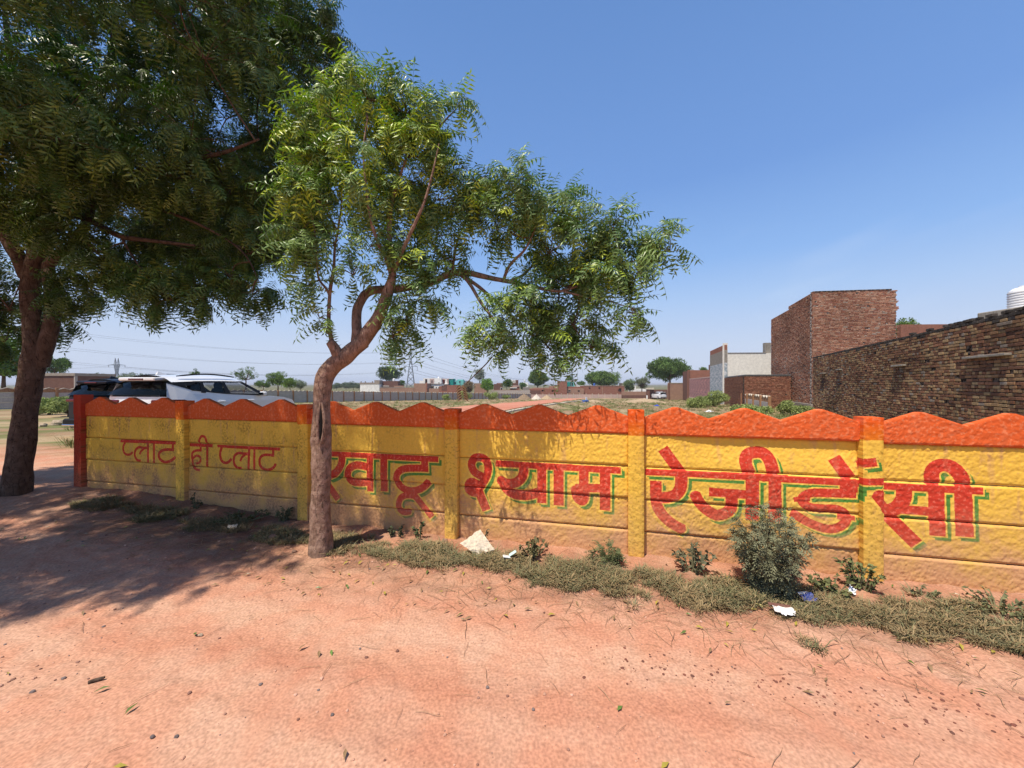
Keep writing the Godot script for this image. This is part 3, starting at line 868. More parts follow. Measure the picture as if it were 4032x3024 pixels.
func paint_wall(u0: float, u1: float, w: int, h: int, sd: int) -> ImageTexture:
	# the paint of one half of the wall, seen flat: u along it, v down from the joint
	var v0 := -0.34
	var v1 := 1.36
	var pu := (u1 - u0) / w
	var pv := (v1 - v0) / h
	var red := PackedFloat32Array()
	red.resize(w * h)
	red.fill(9.0)
	var big := PackedByteArray()
	big.resize(w * h)
	for s in STROKES:
		var pts := PackedVector2Array()
		for i in range(0, s[2].size(), 2):
			pts.append(Vector2(s[2][i], s[2][i + 1]) / 1000.0)
		if pts.size() > 3:
			var curve := PackedVector2Array()
			for i in pts.size() - 1:
				for k in 3:
					curve.append(pts[i].cubic_interpolate(pts[i + 1], pts[maxi(i - 1, 0)], pts[mini(i + 2, pts.size() - 1)], k / 3.0))
			curve.append(pts[-1])
			pts = curve
		var hw: float = s[1] / 1000.0
		for i in pts.size() - 1:
			var a := pts[i]
			var b := pts[i + 1]
			var ab := b - a
			var len := ab.length()
			if len < 0.0005:
				continue
			var dir := ab / len
			var margin := hw + 0.07
			var i0 := maxi(int((minf(a.x, b.x) - margin - u0) / pu), 0)
			var i1 := mini(int((maxf(a.x, b.x) + margin - u0) / pu), w - 1)
			var j0 := maxi(int((minf(a.y, b.y) - margin - v0) / pv), 0)
			var j1 := mini(int((maxf(a.y, b.y) + margin - v0) / pv), h - 1)
			for j in range(j0, j1 + 1):
				for k in range(i0, i1 + 1):
					var q := Vector2(u0 + (k + 0.5) * pu, v0 + (j + 0.5) * pv) - a
					var t := q.dot(dir)
					var side := absf(q.x * dir.y - q.y * dir.x)
					var d := side - hw
					if t < 0.0:
						d = maxf(d, -t) if i == 0 else sqrt(t * t + side * side) - hw
					elif t > len:
						d = maxf(d, t - len) if i == pts.size() - 2 else sqrt((t - len) * (t - len) + side * side) - hw
					var at := j * w + k
					if d < red[at]:
						red[at] = d
					if s[0] == 1 and d < 0.066:
						big[at] = 1
	var grain := noise(FastNoiseLite.TYPE_PERLIN, 0.11, 4, sd).get_image(w, h, false, false, false)
	var cloud := noise(FastNoiseLite.TYPE_SIMPLEX_SMOOTH, 0.009, 4, sd + 1).get_image(w, h, false, false, false)
	var spot := noise(FastNoiseLite.TYPE_SIMPLEX_SMOOTH, 0.10, 2, sd + 2).get_image(w, h, false, false, false)
	var drip := noise(FastNoiseLite.TYPE_SIMPLEX_SMOOTH, 0.03, 3, sd + 3).get_image(w, maxi(h / 8, 8), false, false, false)
	for im in [grain, cloud, spot, drip]:
		im.convert(Image.FORMAT_L8)
	drip.resize(w, h, Image.INTERPOLATE_BILINEAR)
	var gd := grain.get_data()
	var cd := cloud.get_data()
	var sp := spot.get_data()
	var dd := drip.get_data()
	var out := PackedByteArray()
	out.resize(w * h * 3)
	var di := int(0.039 / pu)
	var dj := int(0.039 / pv)
	var lin := PackedByteArray()   # linear value (0..1023) to sRGB byte
	lin.resize(1024)
	for k in 1024:
		lin[k] = int(Color(k / 1023.0, 0, 0).linear_to_srgb().r * 255.0)
	for j in h:
		var v := v0 + (j + 0.5) * pv
		for i in w:
			var at := j * w + i
			var u := u0 + (i + 0.5) * pu
			var g := gd[at] / 255.0
			var cl := cd[at] / 255.0
			var r1 := 0.80
			var g1 := 0.500
			var b1 := 0.078
			var in_bay := fposmod(u + 0.07, BAY)
			var on_post := in_bay < 0.14
			if v < 0.0 + (0.010 * (cl - 0.5) if on_post else 0.0):
				r1 = 0.66; g1 = 0.122; b1 = 0.034
				if on_post:
					var fade := clampf((v + 0.16) / 0.16, 0.0, 1.0) * 0.5
					r1 = 0.68; g1 = 0.105 + 0.16 * fade; b1 = 0.02
			if u < 0.066:
				r1 = 0.44; g1 = 0.062; b1 = 0.032
			# letters
			var d := red[at]
			if d < 0.0:
				r1 = 0.60; g1 = 0.060; b1 = 0.034
			elif big[at] or (j >= dj and i >= di and red[at - dj * w - di] < 9.0):
				var shadow := false
				if j >= dj and i >= di and d > 0.012:
					shadow = red[at - dj * w - di] < 0.0 and big[at - dj * w - di] == 1
					if not shadow:
						var half := (dj / 2) * w + di / 2
						shadow = red[at - half] < 0.0 and big[at - half] == 1
				if shadow:
					r1 = 0.095; g1 = 0.265; b1 = 0.052
				elif d < 0.02 and big[at]:
					r1 = 0.86; g1 = 0.56; b1 = 0.10
			# weathering: thin paint, old dirt under it, road dust splashed up from the foot
			var wear := 0.86 + 0.26 * g + 0.16 * (cl - 0.5)
			var left := 1.0 - smoothstep(3.4, 6.2, u)
			var mould := clampf((cl * 0.7 + sp[at] / 255.0 * 0.3 - 0.40) * 2.6, 0.0, 1.0) * clampf((g - 0.36) * 5.0, 0.0, 1.0) * (0.42 * left + 0.12) * (0.35 if v < 0.0 else 1.0)
			wear *= 1.0 - mould
			var dust := smoothstep(0.34, 1.12, v + 0.55 * (cl - 0.5) + 0.30 * (g - 0.5)) * 0.88
			dust = maxf(dust, clampf((dd[at] / 255.0 - 0.62) * 2.2, 0.0, 0.35) * (1.0 if v > 0.0 else 0.3))
			if d < 0.0 or (big[at] and d < 0.03):
				dust *= 0.45
			if on_post:
				dust *= 0.35
				if sp[at] > 172 and v > 0.08:
					wear *= 0.74
			elif u > 5.4 and sp[at] > 200:
				dust = maxf(dust, 0.35)
			# brown soiling caught in the rough patches, thin spots in the letters
			var soil := clampf((0.6 * cl + 0.4 * dd[at] / 255.0 - 0.50) * 3.2, 0.0, 1.0) * clampf((g - 0.47) * 6.0, 0.0, 1.0) * (0.0 if v < 0.0 else 0.70)
			if d < 0.0:
				soil *= 0.4
				if g > 0.60:
					r1 += 0.10; g1 += 0.07; b1 += 0.05
			r1 = lerpf(r1, 0.40, soil)
			g1 = lerpf(g1, 0.215, soil)
			b1 = lerpf(b1, 0.085, soil)
			if v < 0.0 and g > 0.58 and u > 0.066:
				r1 += 0.03; g1 += 0.06; b1 += 0.04
			r1 = lerpf(r1, 0.58, dust) * wear
			g1 = lerpf(g1, 0.310, dust) * wear
			b1 = lerpf(b1, 0.180, dust) * wear
			out[at * 3] = lin[clampi(int(r1 * 1023.0), 0, 1023)]
			out[at * 3 + 1] = lin[clampi(int(g1 * 1023.0), 0, 1023)]
			out[at * 3 + 2] = lin[clampi(int(b1 * 1023.0), 0, 1023)]
	return ImageTexture.create_from_image(Image.create_from_data(w, h, false, Image.FORMAT_RGB8, out))


func slab(u0: float, u1: float, y0: float, top: Callable, front: float, depth: float, rough: float, bulge: Callable, joint: float, uvmap: Vector2, cell: float, m: Material) -> ArrayMesh:
	# a cast board or post standing in the plane of the wall: rough front, closed sides
	var nx := maxi(int((u1 - u0) / cell), 3) + 1
	var ny := maxi(int((top.call((u0 + u1) / 2.0) - y0) / cell), 3) + 1
	var mb := MB.new()
	var p := PackedVector3Array()
	var uv := PackedVector2Array()
	for j in ny:
		for i in nx:
			var a := float(i) / (nx - 1)
			var b := float(j) / (ny - 1)
			var u := lerpf(u0, u1, a)
			var yt: float = top.call(u)
			var y := lerpf(y0, yt, b)
			var edge := minf(minf(i, nx - 1 - i), minf(j, ny - 1 - j))
			var z := front + float(bulge.call(u, b))
			var rr := rough * (0.55 + 0.9 * clampf(slow.get_noise_2d(u * 1.7, y * 2.6 + front * 20.0) + 0.5, 0.0, 1.0))
			z += rr * (0.0068 * (0.30 - absf(fine.get_noise_3d(u * 34.0, y * 56.0, front * 90.0))) + 0.0045 * fine.get_noise_3d(u * 52.0, y * 78.0, 50.0) + 0.0014 * fine.get_noise_3d(u * 15.0, y * 19.0, 9.0))
			if edge < 1.0:
				z -= 0.004 if y > joint + 0.02 else 0.012
				y += 0.0016 * fine.get_noise_3d(u * 40.0, y * 5.0, 3.0)
			p.append(Vector3(u, y, z))
			uv.append(Vector2((u - uvmap.x) / uvmap.y, (joint - y + 0.34) / 1.70))
	var n := PackedVector3Array()
	n.resize(p.size())
	for j in ny:
		for i in nx:
			var k := j * nx + i
			n[k] = (p[k + (1 if i < nx - 1 else 0)] - p[k - (1 if i > 0 else 0)]).cross(p[k + (nx if j < ny - 1 else 0)] - p[k - (nx if j > 0 else 0)]).normalized()
	for j in ny - 1:
		for i in nx - 1:
			var k := j * nx + i
			mb.smooth(p[k], p[k + 1], p[k + nx + 1], n[k], n[k + 1], n[k + nx + 1], uv[k], uv[k + 1], uv[k + nx + 1])
			mb.smooth(p[k], p[k + nx + 1], p[k + nx], n[k], n[k + nx + 1], n[k + nx], uv[k], uv[k + nx + 1], uv[k + nx])
	var loop := PackedInt32Array()
	for i in nx - 1: loop.append(i)
	for j in ny - 1: loop.append(j * nx + nx - 1)
	for i in nx - 1: loop.append((ny - 1) * nx + nx - 1 - i)
	for j in ny - 1: loop.append((ny - 1 - j) * nx)
	var back := front - depth
	for q in loop.size():
		var a := loop[q]
		var b := loop[(q + 1) % loop.size()]
		var pa := Vector3(p[a].x, p[a].y, back)
		var pb := Vector3(p[b].x, p[b].y, back)
		mb.tri(p[a], pa, pb, uv[a], uv[a], uv[b])
		mb.tri(p[a], pb, p[b], uv[a], uv[b], uv[b])
	for i in nx - 1:
		var a := Vector3(p[i].x, y0, back)
		var b := Vector3(p[i + 1].x, y0, back)
		var c := (ny - 1) * nx + i
		mb.tri(b, a, Vector3(p[c].x, p[c].y, back), uv[i + 1], uv[i], uv[c])
		mb.tri(b, Vector3(p[c].x, p[c].y, back), Vector3(p[c + 1].x, p[c + 1].y, back), uv[i + 1], uv[c], uv[c + 1])
	return mb.done(m)


func make_wall() -> void:
	var relief := noise(FastNoiseLite.TYPE_PERLIN, 0.16, 4, 61).get_image(1024, 256, false, false, true)
	relief.convert(Image.FORMAT_L8)
	var relief_tex := ImageTexture.create_from_image(relief)
	var halves := [Vector2(-0.12, 5.58), Vector2(5.42, 7.42)]   # start and length along the wall
	var mats := []
	for k in 2:
		var m := mat(Color.WHITE, 0.97, 0.10)
		m.albedo_texture = paint_wall(halves[k].x, halves[k].x + halves[k].y, 2048, 512, 100 + 10 * k)
		m.heightmap_enabled = true
		m.heightmap_texture = relief_tex
		m.heightmap_scale = 0.7
		mats.append(m)
	var wall := thing("boundary_wall", "long yellow precast wall with orange zigzag top and painted red and green lettering", "wall", Vector3(-5.954, 0, -5.3256), -0.2391)
	for k in 8:
		var b := mini(k, 6)
		var h: int = 0 if k < 3 else 1
		var top: float = (JOINT[b] + JOINT[maxi(b - 1, 0)]) / 2.0 + POST_TOP[k]
		var u: float = BAY * k + [-0.01, 0.0, 0.004, 0.0, 0.0, 0.006, 0.0, 0.0][k]
		if k == 0:
			top = 1.452
		var lean: float = [0.012, 0.0, 0.0, 0.0, 0.0, -0.008, 0.0, 0.0][k]
		var post := put("post", slab(u - 0.07, u + 0.07, -0.35, func(_x: float) -> float: return top, 0.062, 0.14, 0.28, func(_x: float, _b: float) -> float: return 0.0, JOINT[b], halves[h], 0.02, mats[h]), wall)
		post.rotation.z = -lean * 0.5
	for k in 7:
		var h: int = 0 if k < 3 else 1
		var a := BAY * k + 0.064
		var z := BAY * (k + 1) - 0.064
		var j: float = JOINT[k]
		var rough: float = [0.5, 0.62, 0.8, 1.05, 1.2, 1.15, 1.0][k]
		var zig := func(x: float) -> float:
			var ph := fposmod((x - a) / (z - a) * 3.0, 1.0)
			var tent := 1.0 - absf(ph - 0.5) * 2.0
			tent = minf(tent, 0.93) / 0.93
			return j + 0.165 + 0.100 * tent
		var none := func(_x: float, _b: float) -> float: return 0.0
		put("top_board", slab(a, z, j + 0.004, zig, 0.012, 0.052, rough * 0.8, none, j, halves[h], 0.0115, mats[h]), wall)
		for r in 5:
			var y1 := j - 0.30 * r
			var sag: float = 0.006 * sin(k * 3.1 + r * 1.7)
			var bow := func(_x: float, _b: float) -> float: return sag
			if k == 4 and r == 0:
				bow = func(x: float, b: float) -> float:
					return -0.026 * smoothstep(0.0, 0.45, (x - a) / (z - a)) * smoothstep(0.0, 0.9, b)
			elif k == 3 and r == 1:
				bow = func(x: float, b: float) -> float:
					return 0.016 * smoothstep(0.0, 1.0, (x - a) / (z - a)) * (1.0 - b)
			elif k == 5 and r == 0:
				bow = func(_x: float, _b: float) -> float: return -0.008
			elif (k + r) % 3 == 0:
				bow = func(x: float, b: float) -> float:
					return sag + 0.010 * (1.0 - b) * (x - a) / (z - a)
			put("board", slab(a, z, y1 - 0.2935, func(_x: float) -> float: return y1, 0.0, 0.045, rough, bow, j, halves[h], 0.0115, mats[h]), wall)


# ---------------------------------------------------------------- leaves and trees

func leaflet(mb: MB, at: Vector3, dir: Vector3, up: Vector3, len: float, wide: float, sickle: float) -> void:
	var side := dir.cross(up).normalized()
	var mid := at + dir * len * 0.45 - up * len * 0.02 + side * sickle * 0.25
	var tip := at + dir * len - up * len * 0.16 + side * sickle
	var l := at + dir * len * 0.40 + side * wide * 0.5 + up * wide * 0.16
	var r := at + dir * len * 0.40 - side * wide * 0.5 + up * wide * 0.16
	mb.tri(at, mid, l)
	mb.tri(l, mid, tip)
	mb.tri(at, r, mid)
	mb.tri(r, tip, mid)


func neem_leaf(pairs: int, len: float, droop: float, sd: int) -> ArrayMesh:
	# one feathered leaf along +z: a curved stalk with pairs of sickle-shaped leaflets
	var r := RandomNumberGenerator.new()
	r.seed = sd
	var mb := MB.new()
	var pts := PackedVector3Array()
	for i in 9:
		var t := i / 8.0
		pts.append(Vector3(0.012 * sin(t * 4.0 + sd), -droop * t * t * len, t * len * (1.0 - 0.25 * droop * t)))
	for i in 8:
		mb.bar(pts[i], pts[i + 1], 0.0022)
	for k in pairs:
		var t := 0.22 + 0.74 * k / (pairs - 1.0)
		var f := t * 8.0
		var i := mini(int(f), 7)
		var q := pts[i].lerp(pts[i + 1], f - i)
		var fwd := (pts[i + 1] - pts[i]).normalized()
		var up := fwd.cross(Vector3.LEFT).normalized()
		if up.y < 0.0:
			up = -up
		for s in [-1.0, 1.0]:
			var out: Vector3 = (Vector3.RIGHT * s * (0.92 + 0.1 * r.randf()) + fwd * (0.42 + 0.2 * r.randf()) - up * (0.25 + 0.45 * r.randf())).normalized()
			var l := 0.080 * (0.82 + 0.36 * r.randf()) * (1.0 - 0.25 * absf(t - 0.5))
			leaflet(mb, q, out, up, l, l * 0.30, s * -0.12 * l)
	leaflet(mb, pts[8], (pts[8] - pts[7]).normalized(), Vector3.UP, 0.065, 0.018, 0.004)
	return mb.done(M.leaf)


func frame(fwd: Vector3, roll := 0.0) -> Basis:
	var z := fwd.normalized()
	var x := Vector3.UP.cross(z)
	x = x.normalized() if x.length() > 0.05 else Vector3.RIGHT
	return Basis(x, z.cross(x), z).rotated(z, roll)


func ball(r: RandomNumberGenerator) -> Vector3:
	while true:
		var p := Vector3(r.randf_range(-1, 1), r.randf_range(-1, 1), r.randf_range(-1, 1))
		if p.length() <= 1.0:
			return p
	return Vector3.ZERO


func clothe(tree: Node3D, joints: PackedVector3Array, clumps: Array, leaves: Array, sd: int, tone: Callable, size: float, twig_r: float) -> void:
	# clumps: [centre, radii, leaves]; a twig runs to each from the nearest joint and splits, and leaves grow along the splits
	var r := RandomNumberGenerator.new()
	r.seed = sd
	var mb := MB.new()
	var places := []
	var tints := []
	for k in leaves.size():
		places.append([])
		tints.append([])
	# those nearest the limbs first; each then carries the next ones farther out
	var order := []
	for c in clumps:
		var gap := 1e9
		for j in joints:
			gap = minf(gap, j.distance_to(c[0]))
		order.append([gap, order.size()])
	order.sort_custom(func(a: Array, b: Array) -> bool: return a[0] < b[0] or a[0] == b[0] and a[1] < b[1])
	var reach := joints.duplicate()
	for entry in order:
		var c: Array = clumps[entry[1]]
		var mid: Vector3 = c[0]
		var radii: Vector3 = c[1]
		var best := joints[0]
		var near := 1e9
		for j in reach:
			var d: float = j.distance_to(mid) + maxf(j.y - mid.y, 0.0) * 0.35
			if d < near:
				near = d
				best = j
		var start := mid - radii * 0.2 * Vector3(0, 1, 0)
		reach.append(start)
		var sway := Vector3(r.randf_range(-0.12, 0.12), r.randf_range(-0.02, 0.14), r.randf_range(-0.12, 0.12)) * near
		mb.tube(smoothed([best, best.lerp(start, 0.5) + sway, start], 4), smoothed_f([twig_r * 1.5, twig_r, twig_r * 0.6], 4), 5)
		var twigs := int(maxf(6.0, c[2] / 13.0))
		for k in twigs:
			var o := ball(r)
			o = o.normalized() * (0.62 + 0.42 * r.randf())
			var tip := mid + o * radii
			tip.y += 0.10 * radii.y
			var bend := start.lerp(tip, 0.5) + Vector3(0, 0.14 * radii.y, 0) + ball(r) * 0.1 * radii.x
			var path := smoothed([start, bend, tip], 4)
			mb.tube(path, smoothed_f([twig_r * 0.55, twig_r * 0.38, twig_r * 0.16], 4), 4, 0.0, null, false)
			var per := int(c[2] / twigs)
			for q in per:
				var t := sqrt(r.randf()) * 0.86 + 0.14
				var f := t * (path.size() - 1)
				var i := mini(int(f), path.size() - 2)
				var at := path[i].lerp(path[i + 1], f - i)
				var along := (path[i + 1] - path[i]).normalized()
				var out := (along * (0.35 + 0.5 * t) + ball(r) * 0.95 + Vector3(0, -0.12, 0)).normalized()
				var n := r.randi() % leaves.size()
				var s := size * r.randf_range(0.75, 1.2)
				places[n].append(Transform3D(frame(out, r.randf_range(-0.7, 0.7)) * Basis.from_scale(Vector3.ONE * s), at))
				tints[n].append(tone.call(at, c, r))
	var tw := put("twigs", mb.done(M.twig), tree)
	tw.set_meta("kind", "stuff")
	for k in leaves.size():
		scatter("foliage", leaves[k], places[k], tints[k], tree)


func limb(tree: Node3D, called: String, pts: Array, radii: Array, m: Material, joints: PackedVector3Array, sides := 12, bump := 0.28) -> void:
	var mb := MB.new()
	var path := smoothed(pts, 6)
	mb.tube(path, smoothed_f(radii, 6), sides, bump, fine_bark)
	put(called, mb.done(m), tree)
	if called == "branch":
		for i in range(2, path.size(), 3):
			joints.append(path[i])


var fine_bark := FastNoiseLite.new()


func far_leaf_mesh() -> ArrayMesh:
	# a spray of eight small leaves, for trees a hundred metres off
	var r := RandomNumberGenerator.new()
	r.seed = 5
	var mb := MB.new()
	for k in 9:
		var d := ball(r).normalized()
		leaflet(mb, d * 0.25, (d + ball(r) * 0.8).normalized(), (Vector3.UP + ball(r) * 0.7).normalized(), 0.75, 0.36, 0.05)
	return mb.done(M.leaf_far)


func far_tree(label: String, at: Vector3, height: float, wide: float, trunk: float, tone: Color, sd: int, density := 1.0, group := "trees beyond the far wall", called := "tree", clump_gap := 0.0) -> void:
	# trunk: share of the height that is bare stem
	var r := RandomNumberGenerator.new()
	r.seed = sd
	var t := thing(called, label, "bush" if called == "bush" else "tree", at, 0.0, group)
	var mb := MB.new()
	var crown_h := height * (1.0 - trunk)
	var mid := Vector3(0, height * trunk + crown_h * 0.5, 0)
	var rr := maxf(height * 0.028, 0.07)
	mb.tube(smoothed([Vector3.ZERO - Vector3(0, 0.3, 0), Vector3(r.randf_range(-0.1, 0.1) * wide * 0.3, height * trunk * 0.6, 0), Vector3(0, height * trunk + crown_h * 0.3, 0)], 4), smoothed_f([rr * 1.3, rr, rr * 0.6], 4), 7)
	var clumps := []
	var n := int(clampf(wide * crown_h * 1.4, 12, 44))
	for k in n:
		var o := ball(r).normalized() * (0.42 + 0.48 * r.randf())
		o.y = o.y * 0.92 + 0.04
		clumps.append(mid + o * Vector3(wide * 0.5, crown_h * 0.5, wide * 0.5))
	for c in clumps:
		var b: Vector3 = Vector3(0, height * trunk + crown_h * 0.15, 0)
		mb.tube(smoothed([b, b.lerp(c, 0.55) + Vector3(0, -0.06 * crown_h, 0), c], 3), smoothed_f([rr * 0.5, rr * 0.35, rr * 0.15], 3), 5)
	put("trunk", mb.done(M.twig), t)
	var places := []
	var tints := []
	var cr := 0.30 * sqrt(wide * crown_h) * (1.0 - clump_gap) * (0.75 if n > 20 else 1.0)
	var leaf := clampf(cr * 0.30, 0.13, 0.55)
	for c in clumps:
		var bright := r.randf_range(0.72, 1.30)
		var own := r.randf_range(0.55, 1.15)
		for k in int(clampf(72 * density, 10, 110)):
			var o := ball(r)
			o = o.normalized() * pow(o.length(), 0.5)
			places.append(Transform3D(Basis.from_euler(Vector3(r.randf() * TAU, r.randf() * TAU, 0)).scaled(Vector3.ONE * leaf * r.randf_range(0.6, 1.2)), c + o * cr * own * Vector3(1.15, 0.8, 1.15)))
			tints.append(tone * 1.75 * bright * r.randf_range(0.8, 1.25))
	scatter("crown", far_leaf, places, tints, t)


var far_leaf: ArrayMesh


func make_small_tree() -> void:
	var t := thing("neem_tree", "small leaning neem tree with forked trunk in front of the yellow wall", "tree")
	var joints := PackedVector3Array()
	var leaves := [neem_leaf(5, 0.27, 0.55, 3), neem_leaf(6, 0.31, 0.85, 4), neem_leaf(5, 0.23, 0.35, 6)]
	for b in SMALL_LIMBS:
		limb(t, b[0], b[1], b[2], M.bark, joints, 18 if b[2][0] > 0.05 else 9, 0.30)
	var clumps := []
	for c in SMALL_CLUMPS:
		clumps.append([c[0], Vector3(c[1] * 1.08, c[2] * 1.08, c[1] * 1.2), int(c[3] * 1.85)])
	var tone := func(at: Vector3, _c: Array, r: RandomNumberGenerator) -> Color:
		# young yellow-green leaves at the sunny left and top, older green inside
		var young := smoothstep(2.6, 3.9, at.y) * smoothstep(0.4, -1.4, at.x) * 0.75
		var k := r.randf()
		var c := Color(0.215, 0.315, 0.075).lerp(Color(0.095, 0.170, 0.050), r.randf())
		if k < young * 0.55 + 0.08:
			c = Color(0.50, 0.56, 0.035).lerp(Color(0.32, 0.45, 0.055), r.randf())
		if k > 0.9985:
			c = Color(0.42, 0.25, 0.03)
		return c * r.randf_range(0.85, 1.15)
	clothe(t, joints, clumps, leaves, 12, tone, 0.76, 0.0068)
	# swollen lips where an old limb was lost, round a dark rod for shade in the slit
	var scar := MB.new()
	scar.tube(smoothed([Vector3(-1.762, 1.40, -3.548), Vector3(-1.757, 1.30, -3.540), Vector3(-1.757, 1.18, -3.538), Vector3(-1.770, 1.09, -3.542)], 4), smoothed_f([0.004, 0.016, 0.018, 0.008], 4), 8)
	put("slit_shade", scar.done(M.hole_shade), t)
	for s in [-1.0, 1.0]:
		var lip := MB.new()
		lip.tube(smoothed([Vector3(-1.762 + s * 0.006, 1.43, -3.545), Vector3(-1.759 + s * 0.027, 1.30, -3.540), Vector3(-1.758 + s * 0.030, 1.18, -3.538), Vector3(-1.772 + s * 0.012, 1.05, -3.540)], 5), smoothed_f([0.006, 0.016, 0.017, 0.008], 5), 9, 0.4, fine_bark)
		put("bark_lip", lip.done(M.bark), t)
	# a snapped twig hangs from the crown with one withered leaf
	var mb := MB.new()
	mb.tube(smoothed(HANGING, 4), smoothed_f([0.007, 0.006, 0.005, 0.004], 4), 6)
	put("broken_twig", mb.done(M.twig), t)
	var dead := MB.new()
	var foot: Vector3 = HANGING[-1]
	for k in 6:
		for s in [-1.0, 1.0]:
			leaflet(dead, foot + Vector3(0.004 * k, 0.03 - 0.022 * k, 0.0), Vector3(s * 0.8, -0.65, 0.25).normalized(), Vector3(0, 0.3, 1), 0.075, 0.022, 0.0)
	put("withered_leaf", dead.done(M.withered), t)


func make_big_tree() -> void:
	var t := thing("neem_tree", "large dark neem tree with thick twin stemmed trunk left of the wall end", "tree")
	var joints := PackedVector3Array()
	var leaves := [neem_leaf(6, 0.26, 0.6, 13), neem_leaf(7, 0.29, 0.9, 14)]
	for b in BIG_LIMBS:
		limb(t, b[0], b[1], b[2], M.bark_dark, joints, 20 if b[2][0] > 0.1 else 10, 0.22)
	var r := RandomNumberGenerator.new()
	r.seed = 404
	var clumps := []
	var mid := Vector3(-6.05, 5.75, -4.5)
	var size := Vector3(3.25, 3.1, 3.7)
	for k in 235:
		var o := ball(r)
		o = o.normalized() * pow(o.length(), 0.30)
		if o.y < -0.62:
			o.y = -0.62 + 0.1 * r.randf()
		var at := mid + o * size
		at.x += 0.10 * slow.get_noise_3d(at.x, at.y, at.z)
		clumps.append([at, Vector3(0.66, 0.52, 0.66) * r.randf_range(0.8, 1.25), 185 if o.y < -0.15 else 120 if o.y < 0.3 else 62])
	for c in BIG_CLUMPS:
		clumps.append([c[0], Vector3(c[1], c[2], c[1]), int(c[3] * 2.9)])
	var tone := func(_at: Vector3, _c: Array, q: RandomNumberGenerator) -> Color:
		var c := Color(0.130, 0.205, 0.036).lerp(Color(0.046, 0.088, 0.017), q.randf())
		if q.randf() < 0.08:
			c = Color(0.22, 0.28, 0.05)
		return c
	clothe(t, joints, clumps, leaves, 22, tone, 0.80, 0.008)


func shrub(called: String, label: String, x: float, far: float, high: float, wide: float, stems: int, per: int, leaf: ArrayMesh, leaf_size: float, tone: Color, sd: int, group := "", lean := Vector3.ZERO) -> void:
	var r := RandomNumberGenerator.new()
	r.seed = sd
	var t := thing(called, label, "plant", on_ground(x, far, -0.01), 0.0, group)
	var mb := MB.new()
	var places := []
	var tints := []
	for k in stems:
		var a := r.randf() * TAU
		var spread := sqrt(r.randf())
		var h := high * r.randf_range(0.55, 1.0) * (1.0 - 0.35 * spread)
		var foot := Vector3(cos(a), 0, sin(a)) * wide * 0.16 * spread
		var tip := Vector3(cos(a), 0, sin(a)) * wide * 0.5 * spread + Vector3(0, h, 0) + lean * h
		var path := smoothed([foot, foot.lerp(tip, 0.5) + Vector3(0, h * 0.12, 0) + ball(r) * 0.06 * high, tip], 4)
		mb.tube(path, smoothed_f([0.006, 0.0045, 0.002], 4), 4, 0.0, null, false)
		for q in per:
			var f := (0.12 + 0.88 * r.randf()) * (path.size() - 1)
			var i := mini(int(f), path.size() - 2)
			var out := (Vector3(cos(a), 0.3, sin(a)) * 0.5 + ball(r)).normalized()
			places.append(Transform3D(frame(out, r.randf_range(-0.8, 0.8)) * Basis.from_scale(Vector3.ONE * leaf_size * r.randf_range(0.6, 1.2)), path[i].lerp(path[i + 1], f - i)))
			tints.append(tone * r.randf_range(0.7, 1.3))
	mb.tinted = false
	put("stems", mb.done(M.weed_stem), t).set_meta("kind", "stuff")
	scatter("leaves", leaf, places, tints, t)


func weed_leaf(kind: int) -> ArrayMesh:
	var mb := MB.new()
	if kind == 0:      # cut leaf of a parthenium weed
		for k in 4:
			var at := Vector3(0, -0.004 * k * k, 0.018 + 0.02 * k)
			for s in [-1.0, 1.0]:
				leaflet(mb, at, Vector3(s, 0.1, 0.7).normalized(), Vector3.UP, 0.042 - 0.006 * k, 0.012, 0.0)
		leaflet(mb, Vector3(0, -0.04, 0.08), Vector3(0, -0.2, 1).normalized(), Vector3.UP, 0.03, 0.012, 0.0)
		leaflet(mb, Vector3.ZERO, Vector3(0, 0.0, 1), Vector3.UP, 0.09, 0.007, 0.0)
	else:              # broad simple leaf
		leaflet(mb, Vector3.ZERO, Vector3(0, 0.05, 1).normalized(), Vector3.UP, 0.052, 0.032, 0.0)
	return mb.done(M.grass)


func grass_tuft(blades: int, high: float, spread: float, sd: int) -> ArrayMesh:
	var r := RandomNumberGenerator.new()
	r.seed = sd
	var mb := MB.new()
	for k in blades:
		var a := r.randf() * TAU
		var out := Vector3(cos(a), 0, sin(a))
		var foot := out * spread * 0.5 * r.randf()
		var h := high * r.randf_range(0.45, 1.0)
		var mid := foot + out * h * r.randf_range(0.2, 0.7) + Vector3(0, h * 0.62, 0)
		var tip := mid + out * h * r.randf_range(0.3, 0.9) + Vector3(0, h * r.randf_range(-0.25, 0.38), 0)
		var side := Vector3(-out.z, 0, out.x) * 0.0024 * (1.0 + high * 4.0)
		mb.tri(foot - side, foot + side, mid + side * 0.8)
		mb.tri(foot - side, mid + side * 0.8, mid - side * 0.8)
		mb.tri(mid - side * 0.8, mid + side * 0.8, tip)
	return mb.done(M.grass)


# ---------------------------------------------------------------- brickwork

var brick_mesh: ArrayMesh
var brick_tones := []


func make_brick_meshes() -> void:
	var mb := MB.new()
	mb.tinted = true
	mb.tint = Color.WHITE
	mb.box(Vector3.ZERO, Vector3(0.226, 0.070, 0.10), Basis(), 0.007)
	brick_mesh = mb.done(M.brick)


func brick_piece(tint: Color) -> ArrayMesh:
	var mb := MB.new()
	mb.tinted = true
	mb.tint = tint
	mb.box(Vector3.ZERO, Vector3(0.226, 0.070, 0.10), Basis(), 0.007)
	return mb.done(M.brick)


